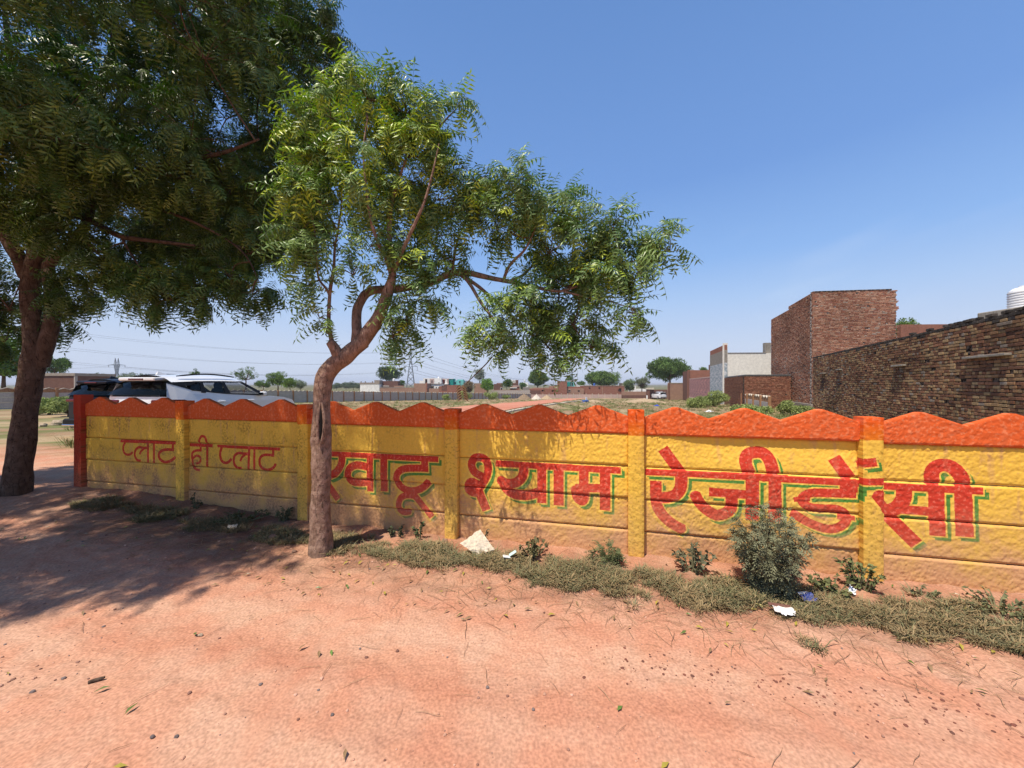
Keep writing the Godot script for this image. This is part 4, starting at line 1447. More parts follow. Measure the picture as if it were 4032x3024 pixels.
func lay(out: Array, origin: Vector3, right: Vector3, length: float, y0: float, top: Callable, tone: Callable, sd: int, hole = null, ragged := 0.0, pitch := 0.084) -> void:
	# courses of stretchers with rows of headers between; origin is the bottom left seen from outside
	var r := RandomNumberGenerator.new()
	r.seed = sd
	var n := right.cross(Vector3.UP)
	var course := 0
	var y := y0
	while y < y0 + 12.0:
		var head := course % 4 == 3 or r.randf() < 0.12
		var step := 0.125 if head else 0.238
		var s := -r.randf() * step
		var any := false
		while s < length + (r.randf() * ragged - 0.1 if ragged > 0.0 else 0.0):
			var w := step * r.randf_range(0.95, 1.05)
			var s0 := maxf(s, 0.0)
			var s1 := s + w if ragged > 0.0 else minf(s + w, length)
			s += w
			w = s1 - s0
			if w < 0.045:
				continue
			var mid := (s0 + s1) / 2.0
			if y + 0.07 > float(top.call(mid)):
				continue
			any = true
			if r.randf() < 0.012 or (hole != null and hole.call(mid, y)):
				continue
			var at := origin + right * mid + Vector3(0, y - origin.y + 0.035 + r.randf_range(-0.005, 0.005), 0) + n * (-0.032 + r.randf_range(-0.009, 0.008))
			var turn := Basis(right, Vector3.UP, n).rotated(Vector3.UP, r.randf_range(-0.035, 0.035)).rotated(n, r.randf_range(-0.02, 0.02))
			out.append([Transform3D(turn * Basis.from_scale(Vector3((w - 0.012) / 0.226, r.randf_range(0.88, 1.02), 1.0)), at), tone.call(mid, y, r)])
		if not any and y > y0 + 0.5:
			break
		course += 1
		y += pitch


func set_bricks(t: Node3D, all: Array, seen_from: Callable) -> void:
	# the 300 that show largest are pieces of their own, the rest one part
	var order := []
	for k in all.size():
		var at: Vector3 = all[k][0].origin
		order.append([at.length() if seen_from.call(at) else at.length() + 1000.0, k])
	order.sort_custom(func(a: Array, b: Array) -> bool: return a[0] < b[0])
	var shades := {}
	var places := []
	var tints := []
	for i in order.size():
		var b: Array = all[order[i][1]]
		if i < 300 and order[i][0] < 900.0:
			var c: Color = b[1]
			var key := Vector3i(int(c.r * 40.0), int(c.g * 80.0), int(c.b * 80.0))
			if not shades.has(key):
				shades[key] = brick_piece(c)
			var o := put("brick", shades[key], t)
			o.transform = b[0]
		else:
			places.append(b[0])
			tints.append(b[1])
	scatter("bricks", brick_mesh, places, tints, t)


func tone_mix(tones: Array, r: RandomNumberGenerator) -> Color:
	var c: Color = tones[r.randi() % tones.size()]
	return c * r.randf_range(0.86, 1.15)


func wall_body(t: Node3D, called: String, a: Vector3, b: Vector3, y0: float, y1: float, thick: float, m: Material) -> MeshInstance3D:
	# an upright slab whose outer face runs from a to b (left to right seen from outside)
	var right := (b - a)
	right.y = 0.0
	var len := right.length()
	right = right.normalized()
	var n := right.cross(Vector3.UP)
	var mb := MB.new()
	mb.box((a + b) / 2.0 * Vector3(1, 0, 1) + Vector3(0, (y0 + y1) / 2.0, 0) - n * thick / 2.0, Vector3(len, y1 - y0, thick), Basis(right, Vector3.UP, n))
	return put(called, mb.done(m), t)


func make_brick_buildings() -> void:
	make_brick_meshes()
	var shown := func(at: Vector3) -> bool: return (at.y - 1.6) / -at.z > -0.062
	# --- the long low wall on the right
	var t := thing("brick_wall", "long dark brown brick wall behind the right end of the yellow wall", "wall")
	var far_end := Vector3(17.5, 0, -22.3)
	var right := Vector3(-0.4254, 0, 0.9050)
	var long := 21.5
	var top := func(s: float) -> float: return 3.20 + 0.05 * smoothstep(3.0, 16.0, s) + 0.03 * slow.get_noise_2d(s * 3.0, 1.0)
	var dark := [Color(0.27, 0.140, 0.085), Color(0.33, 0.195, 0.110), Color(0.38, 0.250, 0.140), Color(0.20, 0.105, 0.070), Color(0.43, 0.30, 0.170), Color(0.29, 0.145, 0.090)]
	var tone := func(s: float, y: float, r: RandomNumberGenerator) -> Color:
		if y > 3.02 + 0.05 * slow.get_noise_2d(s * 3.0, 1.0):
			return Color(0.075, 0.066, 0.060) * r.randf_range(0.7, 1.6)
		var blot := slow.get_noise_2d(s * 0.6, y * 1.1 + 30.0)
		var c := tone_mix(dark, r)
		if r.randf() < 0.05:
			c = Color(0.33, 0.275, 0.23)
		return c * clampf(1.0 + 0.55 * blot, 0.6, 1.5)
	var all := []
	var gap := func(s: float, y: float) -> bool:
		return (absf(s - 13.9) < 0.10 and absf(y - 2.44) < 0.14) or (absf(s - 11.9) < 0.10 and absf(y - 2.25) < 0.06) or (absf(s - 9.0) < 0.12 and absf(y - 2.1) < 0.06)
	lay(all, far_end + Vector3(0, -0.1, 0), right, long, -0.1, top, tone, 501, gap)
	wall_body(t, "wall", far_end, far_end + right * long, -0.4, 3.17, 0.30, M.mortar_dark)
	var n := right.cross(Vector3.UP)
	for l in [[2.05, 0.60, 2.17], [4.55, 0.60, 2.28], [10.35, 0.78, 2.22], [14.6, 1.5, 2.26]]:
		var mb := MB.new()
		mb.box(far_end + right * (l[0] as float) + Vector3(0, l[2], 0) + n * 0.05, Vector3(l[1], 0.055, 0.16), Basis(right, Vector3.UP, n), 0.008)
		put("lintel", mb.done(M.cement), t)
	set_bricks(t, all, shown)
	# --- the tall block
	t = thing("brick_house", "tall square red brick block rising above the long brown wall", "building")
	var a := Vector3(20.52, 0, -30.4)
	var b := Vector3(17.5, 0, -22.34)
	var c := Vector3(21.75, 0, -21.75)
	var left := (b - a).normalized()
	var front := (c - b).normalized()
	var wide := (b - a).length()
	var reds := [Color(0.43, 0.220, 0.150), Color(0.48, 0.265, 0.185), Color(0.39, 0.180, 0.120), Color(0.53, 0.325, 0.235), Color(0.35, 0.155, 0.105), Color(0.46, 0.240, 0.160)]
	all = []
	var top_left := func(s: float) -> float: return 6.72 if s < 4.3 else 6.95
	lay(all, a + Vector3(0, -0.2, 0), left, wide, -0.2, top_left, func(s: float, y: float, r: RandomNumberGenerator) -> Color:
		var k := tone_mix(reds, r) * 0.95
		if r.randf() < 0.07 and y < 3.5:
			k = Color(0.40, 0.34, 0.30)
		return k * clampf(1.0 + 0.45 * slow.get_noise_2d(s * 0.5, y * 0.8), 0.6, 1.4), 502, func(s: float, y: float) -> bool: return absf(s - 4.9) < 0.07 and y > 1.4 and y < 2.7 and int(y * 10.0) % 3 != 0)
	lay(all, b + Vector3(0, 2.4, 0), front, (c - b).length(), 2.4, func(_s: float) -> float: return 6.93, func(s: float, y: float, r: RandomNumberGenerator) -> Color:
		var k := tone_mix(reds, r)
		if r.randf() < 0.03:
			k = Color(0.46, 0.36, 0.30)
		return k * clampf(1.05 + 0.35 * slow.get_noise_2d(s * 0.7 + 50.0, y * 0.8), 0.7, 1.4), 503, func(s: float, y: float) -> bool: return int(y / 0.084) % 17 == 5 and absf(s - 2.9) < 0.06, 0.05)
	var nl := left.cross(Vector3.UP)
	wall_body(t, "wall", a, b - left * 0.09, -0.5, 6.70, 0.30, M.mortar)
	wall_body(t, "wall", a + left * 4.3, b - left * 0.09, 6.70, 6.93, 0.30, M.mortar)
	wall_body(t, "wall", b + front * 0.02, c, -0.3, 6.90, 0.30, M.mortar_pale)
	wall_body(t, "wall", c, c + (a - b), -0.3, 6.60, 0.30, M.mortar)
	wall_body(t, "wall", c + (a - b), a, -0.3, 6.60, 0.30, M.mortar)
	var lid := MB.new()
	lid.quad(a + Vector3(0, 6.5, 0), b + Vector3(0, 6.5, 0), c + Vector3(0, 6.5, 0), c + (a - b) + Vector3(0, 6.5, 0))
	put("roof", lid.done(M.cement), t)
	lid = MB.new()
	lid.box((b + c) / 2.0 + Vector3(-0.1, 6.965, 0) - front.cross(Vector3.UP) * 0.13, Vector3((c - b).length() - 0.25, 0.06, 0.30), Basis(front, Vector3.UP, front.cross(Vector3.UP)), 0.01)
	put("coping", lid.done(M.mortar), t)
	lid = MB.new()
	lid.box(a + left * (wide - 0.3) + nl * 0.02 + Vector3(0, 0.22, 0) - left * 3.7, Vector3(8.0, 0.42, 0.12), Basis(left, Vector3.UP, nl), 0.02)
	put("plinth", lid.done(M.cement), t)
	set_bricks(t, all, func(at: Vector3) -> bool: return at.y > 3.2 and at.z > -24.0)

	# --- small brick house in front of the whitewashed one
	t = thing("brick_house", "low brown brick house with flat top below the white wall", "building")
	a = Vector3(19.3, 0, -34.9)
	b = Vector3(15.76, 0, -26.0)
	c = Vector3(18.72, 0, -25.75)
	left = (b - a).normalized()
	front = (c - b).normalized()
	all = []
	var browns := [Color(0.34, 0.155, 0.105), Color(0.39, 0.185, 0.125), Color(0.28, 0.125, 0.088), Color(0.42, 0.22, 0.15)]
	lay(all, a + Vector3(0, -0.5, 0), left, (b - a).length(), -0.5, func(s: float) -> float: return 2.16 + 0.03 * slow.get_noise_2d(s * 4.0, 3.0), func(_s: float, _y: float, r: RandomNumberGenerator) -> Color: return tone_mix(browns, r) * 0.8, 504)  # brick tones darkened on this grazing-lit side, brightened on the sunlit front
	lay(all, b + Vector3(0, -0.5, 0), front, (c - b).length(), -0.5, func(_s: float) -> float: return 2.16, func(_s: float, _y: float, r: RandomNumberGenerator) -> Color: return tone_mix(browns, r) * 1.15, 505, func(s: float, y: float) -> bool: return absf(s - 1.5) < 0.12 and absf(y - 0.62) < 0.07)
	wall_body(t, "wall", a, b - left * 0.12, -0.6, 2.14, 0.28, M.mortar_dark)
	wall_body(t, "wall", b + front * 0.02, c, -0.6, 2.14, 0.28, M.mortar_dark)
	lid = MB.new()
	var roof_p := []
	for k in 8:
		var q: Vector3 = [b, c, a, c + (a - b)][(k & 1) + (2 if k & 4 else 0)]
		roof_p.append(q + Vector3(0, 2.24 if k & 2 else 2.17, 0))
	lid.hexa(roof_p, (a + c) / 2.0 + Vector3(0, 2.2, 0))
	put("roof", lid.done(M.steel), t)
	set_bricks(t, all, func(at: Vector3) -> bool: return at.y > 0.0)

	# --- whitewashed house with a bare grey side
	t = thing("whitewashed_house", "whitewashed house with stained white parapet wall and tall worn grey side", "building")
	var g0 := Vector3(21.8, 0, -42.3)
	var g1 := Vector3(19.46, 0, -35.2)
	var g2 := Vector3(25.2, 0, -34.7)
	wall_body(t, "grey_side", g0, g1, -1.2, 3.55, 0.25, M.grey_worn)
	wall_body(t, "cement_band", g0, g1, 3.55, 4.72, 0.245, M.cement)
	wall_body(t, "brick_band", g0 + (g1 - g0).normalized() * 0.1, g1, 4.72, 5.20, 0.23, M.brick_far)
	var f := (g2 - g1).normalized()
	wall_body(t, "pier", g1 + f * 0.0, g1 + f * 0.30, -1.0, 5.36, 0.35, M.whitewash)
	wall_body(t, "front_wall", g1 + f * 0.30, g2, -1.0, 4.40, 0.25, M.whitewash)
	wall_body(t, "cornice", g1 + f * 0.30 + Vector3(0, 0, 0.03), g1 + f * 3.6 + Vector3(0, 0, 0.03), 4.40, 4.47, 0.32, M.cement)
	wall_body(t, "post", g1 + f * 3.75 - Vector3(0, 0, 0.3), g1 + f * 4.25 - Vector3(0, 0, 0.3), 4.2, 5.38, 0.4, M.cement)
	# --- pink wall
	var pk := thing("pink_wall", "faded pink plastered wall with peeling paint beside the grey building side", "wall")
	wall_body(pk, "wall", Vector3(27.3, 0, -59.1), Vector3(21.85, 0, -42.4), -2.2, 2.30, 0.25, M.pink_worn)
	wall_body(pk, "cap", Vector3(27.3, 0, -59.1), Vector3(21.83, 0, -42.4), 2.30, 2.42, 0.27, M.pink_pale)
	wall_body(pk, "foot", Vector3(27.26, 0, -59.1), Vector3(21.81, 0, -42.4), -2.2, -0.35, 0.30, M.pink_pale)
	# --- brick houses at the far end of the lane
	var bh := thing("brick_house", "plain reddish brick house standing behind the pink wall", "building")
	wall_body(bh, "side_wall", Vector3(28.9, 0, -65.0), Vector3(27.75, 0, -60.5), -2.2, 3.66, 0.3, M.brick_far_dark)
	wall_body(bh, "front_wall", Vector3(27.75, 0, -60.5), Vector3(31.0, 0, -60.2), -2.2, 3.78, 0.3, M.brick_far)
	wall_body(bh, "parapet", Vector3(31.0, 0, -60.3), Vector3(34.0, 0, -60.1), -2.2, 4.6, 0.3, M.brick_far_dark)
	bh = thing("brick_house", "crumbling brown brick house with pale coping beside the parked white car", "building")
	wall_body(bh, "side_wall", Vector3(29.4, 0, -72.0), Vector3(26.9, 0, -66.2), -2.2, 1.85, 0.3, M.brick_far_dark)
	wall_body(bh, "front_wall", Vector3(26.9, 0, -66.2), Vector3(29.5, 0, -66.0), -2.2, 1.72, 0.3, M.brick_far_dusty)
	wall_body(bh, "coping", Vector3(26.95, 0, -66.15), Vector3(29.4, 0, -65.95), 1.72, 1.82, 0.36, M.far_pale)
	bh = thing("boundary_wall", "plain reddish brown wall with pale capped pier behind the parked white car", "wall")
	wall_body(bh, "wall", Vector3(31.6, 0, -89.0), Vector3(37.0, 0, -88.0), -2.6, 0.30, 0.3, M.brick_far_dark)
	wall_body(bh, "pier", Vector3(31.05, 0, -88.5), Vector3(31.75, 0, -88.4), -2.6, 0.35, 0.7, M.brick_far_dark)
	wall_body(bh, "pier_cap", Vector3(30.95, 0, -88.4), Vector3(32.6, 0, -88.2), 0.35, 0.72, 0.9, M.far_pale)
	wall_body(bh, "white_post", Vector3(30.85, 0, -88.0), Vector3(31.1, 0, -88.0), -2.6, -1.0, 0.25, M.white_far)
	# --- brick parapet and tank behind the long wall
	bh = thing("brick_parapet", "short strip of red brick parapet just right of the tall block", "wall")
	wall_body(bh, "wall", Vector3(24.5, 0, -24.2), Vector3(28.5, 0, -24.0), 0.0, 5.35, 0.25, M.brick_far)
	var wt := thing("water_tank", "white ribbed plastic water tank on the roof at the right edge", "water tank", Vector3(21.75, 4.76, -16.2))
	var wb := MB.new()
	var prof := [Vector2(0.0, 0.0), Vector2(0.52, 0.0)]
	for k in 7:
		var y := 0.04 + k * 0.105
		prof.append_array([Vector2(0.52, y), Vector2(0.545, y + 0.02), Vector2(0.545, y + 0.06), Vector2(0.52, y + 0.08)])
	prof.append_array([Vector2(0.52, 0.78), Vector2(0.40, 0.90), Vector2(0.22, 0.94)])
	wb.lathe(Vector3.ZERO, prof, 28)
	put("barrel", wb.done(M.tank_white), wt)
	wb = MB.new()
	wb.lathe(Vector3(0, 0.93, 0), [Vector2(0.24, 0.0), Vector2(0.24, 0.06), Vector2(0.0, 0.08)], 20)
	put("lid", wb.done(M.tank_white), wt)
	var roof := thing("tank_house", "grey cement roof room carrying the white ribbed water tank", "building")
	var rb := MB.new()
	rb.box(Vector3(23.6, 2.35, -15.9), Vector3(5.8, 4.80, 2.4), Basis(), 0.03)
	put("wall", rb.done(M.cement), roof)


# ---------------------------------------------------------------- precast walls of the plot

func precast(called: String, label: String, a: Vector2, b: Vector2, high: float, serrated: bool, boards_near: int, m_post: Material, m_board: Material, sink := Vector2.ZERO) -> void:
	# a and b are (x, far); a row of posts with boards between, following the land
	var t := thing(called, label, "wall")
	var len := (b - a).length()
	var n := maxi(int(round(len / 1.83)), 1)
	var dir := Vector3(b.x - a.x, 0, -(b.y - a.y)).normalized()
	var nrm := dir.cross(Vector3.UP)
	if nrm.dot(Vector3(-a.x, 0, a.y)) < 0.0:
		nrm = -nrm
	var turn := Basis(dir, Vector3.UP, dir.cross(Vector3.UP))
	for k in n + 1:
		var p := a.lerp(b, float(k) / n)
		var y := plain_height(p.x, p.y) - lerpf(sink.x, sink.y, float(k) / n)
		var mb := MB.new()
		mb.box(Vector3(p.x, y + high * 0.5 - 0.15, -p.y) + nrm * 0.03, Vector3(0.14, high + 0.34, 0.14), turn, 0.01 if k < 20 else 0.0)
		put("post", mb.done(m_post), t)
		if k == n:
			break
		var q := a.lerp(b, (k + 0.5) / n)
		var y2 := plain_height(q.x, q.y) - lerpf(sink.x, sink.y, (k + 0.5) / n)
		var w := len / n - 0.13
		if k < boards_near:
			for j in 4:
				var mk := MB.new()
				mk.box(Vector3(q.x, y2 + high - 0.31 - high * 0.235 * (j + 0.5), -q.y), Vector3(w, high * 0.235 - 0.012, 0.05), turn, 0.004)
				put("board", mk.done(m_board), t)
		else:
			var mk := MB.new()
			mk.box(Vector3(q.x, y2 + (high - 0.31) * 0.5 - 0.15, -q.y), Vector3(w, high - 0.01, 0.05), turn)
			put("board", mk.done(m_board), t)
		if serrated:
			var cap := MB.new()
			var edge := MB.new()
			for z in 3:
				var c := Vector3(q.x, y2 + high - 0.30, -q.y) + dir * w * ((z + 0.5) / 3.0 - 0.5)
				var h := w / 6.0
				var lo := 0.18
				var hi := 0.29
				for s in [-1.0, 1.0]:
					var p0: Vector3 = c + dir * h * s
					var back := -nrm * 0.05
					cap.quad_out(p0, c, c + Vector3(0, hi, 0), p0 + Vector3(0, lo, 0), c - nrm)
					cap.quad_out(p0 + back, c + back, c + back + Vector3(0, hi, 0), p0 + back + Vector3(0, lo, 0), c + nrm)
					edge.bar(p0 + back * 0.5 + Vector3(0, lo + 0.02, 0), c + back * 0.5 + Vector3(0, hi + 0.02, 0), 0.09, 0.045)
			put("top_board", cap.done(m_post if k < 14 else m_board), t)
			put("top_edge_lit", edge.done(M.far_pale), t)  # brighter bars: sunlight on the sloping teeth put into the colour


# ---------------------------------------------------------------- the village

func house(called: String, label: String, x0: float, x1: float, far: float, y0: float, y1: float, deep: float, m: Material, category := "building") -> Node3D:
	var w := x1 - x0
	var t := thing(called, label, category, Vector3((x0 + x1) / 2.0, y0 - 0.5, -far))
	var mb := MB.new()
	mb.box(Vector3(0, (y1 - y0 + 0.5) / 2.0, -deep / 2.0), Vector3(w, y1 - y0 + 0.5, deep))
	put("wall", mb.done(m), t)
	return t


func block(t: Node3D, called: String, at: Vector3, size: Vector3, m: Material, bevel := 0.0) -> MeshInstance3D:
	var mb := MB.new()
	mb.box(at, size, Basis(), bevel)
	return put(called, mb.done(m), t)


func opening(t: Node3D, called: String, x: float, y: float, w: float, h: float, frame_m: Material = null, pane_m: Material = null) -> void:
	# x from the middle of the front, y above the base; a frame set on the face round a dark panel, shade for an uncut opening
	var o := block(t, called, Vector3(x, y, 0.03), Vector3(w, h, 0.06), pane_m if pane_m else M.hole_shade)
	if frame_m:
		var mb := MB.new()
		mb.box(Vector3(x - w / 2 - 0.05, y, 0.05), Vector3(0.1, h + 0.2, 0.1))
		mb.box(Vector3(x + w / 2 + 0.05, y, 0.05), Vector3(0.1, h + 0.2, 0.1))
		mb.box(Vector3(x, y + h / 2 + 0.06, 0.07), Vector3(w + 0.24, 0.1, 0.14))
		mb.box(Vector3(x, y - h / 2 - 0.05, 0.06), Vector3(w + 0.22, 0.1, 0.12))
		put("frame", mb.done(frame_m), o)


func tank(called: String, label: String, at: Vector3, r: float, h: float, m: Material) -> void:
	var t := thing(called, label, "water tank", at)
	var mb := MB.new()
	mb.lathe(Vector3.ZERO, [Vector2(0, 0), Vector2(r, 0), Vector2(r, h * 0.3), Vector2(r * 1.04, h * 0.33), Vector2(r, h * 0.36), Vector2(r, h * 0.78), Vector2(r * 0.6, h * 0.95)], 16)
	put("barrel", mb.done(m), t)
	mb = MB.new()
	mb.lathe(Vector3(0, h * 0.95, 0), [Vector2(r * 0.62, 0), Vector2(r * 0.62, h * 0.08), Vector2(0, h * 0.1)], 12)
	put("lid", mb.done(m), t)


func heap(called: String, label: String, x: float, far: float, wide: float, high: float, m: Material, sd: int, group := "") -> void:
	var nx := 25
	var p := PackedVector3Array()
	for j in nx:
		for i in nx:
			var u := (i / 12.0 - 1.0)
			var v := (j / 12.0 - 1.0)
			var d := sqrt(u * u + v * v)
			var y := high * (maxf(1.0 - d, 0.0) * 0.8 + 0.2 * maxf(1.0 - d * d, 0.0)) * (1.0 + 0.22 * slow.get_noise_2d(u * 6.0 + sd * 9.0, v * 6.0)) - 0.06
			p.append(Vector3(u * wide / 2.0, y, -v * wide / 2.0))
	var t := put(called, grid_mesh(p, nx, nx, m))
	t.position = on_ground(x, far)
	tag(t, label, "heap", group)


func pylon(label: String, x: float, far: float, high: float, arms: Array, foot: float, horned := false) -> void:
	var t := thing("pylon", label, "pylon", Vector3(x, plain_height(x, far), -far), 0.35)
	var th := far * 0.00115
	var waist := high * 0.62
	var wt := foot * 0.20
	var corner := func(y: float, sx: float, sz: float) -> Vector3:
		var h := lerpf(foot, wt, minf(y / waist, 1.0)) * 0.5
		if y > waist:
			h = lerpf(wt, wt * (0.55 if not horned else 2.4), (y - waist) / (high - waist)) * 0.5
		return Vector3(h * sx, y, h * sz)
	for s in [[-1, -1], [1, -1], [1, 1], [-1, 1]]:
		var mb := MB.new()
		mb.bar(corner.call(0.0, s[0], s[1]), corner.call(waist, s[0], s[1]), th)
		mb.bar(corner.call(waist, s[0], s[1]), corner.call(high * 0.96, s[0], s[1]), th * 0.8)
		put("leg", mb.done(M.steel), t)
	var br := MB.new()
	var y := 0.0
	while y < high * 0.94:
		var step: float = maxf(lerpf(high * 0.15, high * 0.05, y / high), 1.2)
		var y2 := minf(y + step, high * 0.96)
		for s in [[-1, -1, 1, -1], [1, -1, 1, 1], [1, 1, -1, 1], [-1, 1, -1, -1]]:
			br.bar(corner.call(y, s[0], s[1]), corner.call(y2, s[2], s[3]), th * 0.55)
			br.bar(corner.call(y, s[2], s[3]), corner.call(y2, s[0], s[1]), th * 0.55)
		y = y2
	put("bracing", br.done(M.steel), t)
	for a in arms:
		var mb := MB.new()
		for s in [-1.0, 1.0]:
			var tip := Vector3(s * (a[1] as float), a[0], 0)
			mb.bar(corner.call(a[0], s, 1), tip, th * 0.6)
			mb.bar(corner.call(a[0], s, -1), tip, th * 0.6)
			mb.bar(corner.call(minf(a[0] + high * 0.055, high * 0.96), s, 1), tip, th * 0.6)
			mb.bar(corner.call(minf(a[0] + high * 0.055, high * 0.96), s, -1), tip, th * 0.6)
		put("cross_arm", mb.done(M.steel), t)
		var ins := MB.new()
		for s in [-1.0, 1.0]:
			ins.bar(Vector3(s * (a[1] as float), a[0], 0), Vector3(s * (a[1] as float), a[0] - high * 0.09, 0), th * 0.7)
		put("insulator", ins.done(M.wire), t)
	var tp := MB.new()
	if horned:
		for s in [-1.0, 1.0]:
			for q in [-1.0, 1.0]:
				tp.bar(corner.call(high * 0.94, s, q), Vector3(s * wt * 0.9, high * 1.22, 0), th * 0.6)
				tp.bar(corner.call(high * 0.94, s * 0.35, q), Vector3(s * wt * 0.9, high * 1.22, 0), th * 0.6)
	else:
		for s in [[-1, -1], [1, -1], [1, 1], [-1, 1]]:
			tp.bar(corner.call(high * 0.95, s[0], s[1]), Vector3(0, high, 0), th * 0.6)
		for s in [-1.0, 1.0]:
			tp.bar(Vector3(0, high * 0.985, 0), Vector3(s * foot * 0.28, high * 1.025, 0), th * 0.5)
	put("peak", tp.done(M.steel), t)


func power_line(label: String, a: Vector3, b: Vector3, sag: float, thick: float) -> void:
	var pts := PackedVector3Array()
	var rad := PackedFloat32Array()
	for k in 25:
		var s := k / 24.0
		pts.append(a.lerp(b, s) - Vector3(0, 4.0 * sag * s * (1.0 - s), 0))
		rad.append(thick)
	var mb := MB.new()
	mb.tube(pts, rad, 5)
	tag(put("power_line", mb.done(M.wire)), label, "power line", "power lines")


# ---------------------------------------------------------------- cars

func car_half(s: float, h: float) -> float:
	# half width of the car s metres from the tail, at height h
	var plan := 0.90 * (1.0 - 0.10 * pow(maxf(0.45 - s, 0.0) / 0.45, 2.0) - 0.16 * pow(maxf(s - 3.0, 0.0) / 1.0, 2.0))
	var lean := clampf((h - 1.05) / 0.55, 0.0, 1.0)
	var tuck := clampf((0.55 - h) / 0.35, 0.0, 1.0)
	return plan * (1.0 - 0.27 * pow(lean, 1.15) - 0.05 * tuck)


func car_belt(s: float) -> float:
	var k := [[0.0, 1.13], [0.07, 1.43], [0.20, 1.40], [0.53, 1.27], [1.38, 1.165], [2.5, 1.09], [2.7, 1.08], [3.3, 1.02], [3.75, 0.92], [3.95, 0.74], [4.2, 0.74]]
	for i in k.size() - 1:
		if s <= k[i + 1][0]:
			return lerpf(k[i][1], k[i + 1][1], (s - k[i][0]) / (k[i + 1][0] - k[i][0]))
	return 0.74


func car_side(mb: MB, poly: Array, side: float, out: float) -> void:
	# a piece of the side, given as (s, h) corners
	var flat := PackedVector2Array()
	for p in poly:
		flat.append(p)
	var idx := Geometry2D.triangulate_polygon(flat)
	for i in range(0, idx.size(), 3):
		var v := []
		for k in 3:
			var p := flat[idx[i + k]]
			v.append(Vector3((car_half(p.x, p.y) + out) * side, p.y, -p.x))
		mb.tri_out(v[0], v[1], v[2], Vector3(0, 0.9, (v[0] as Vector3).z))


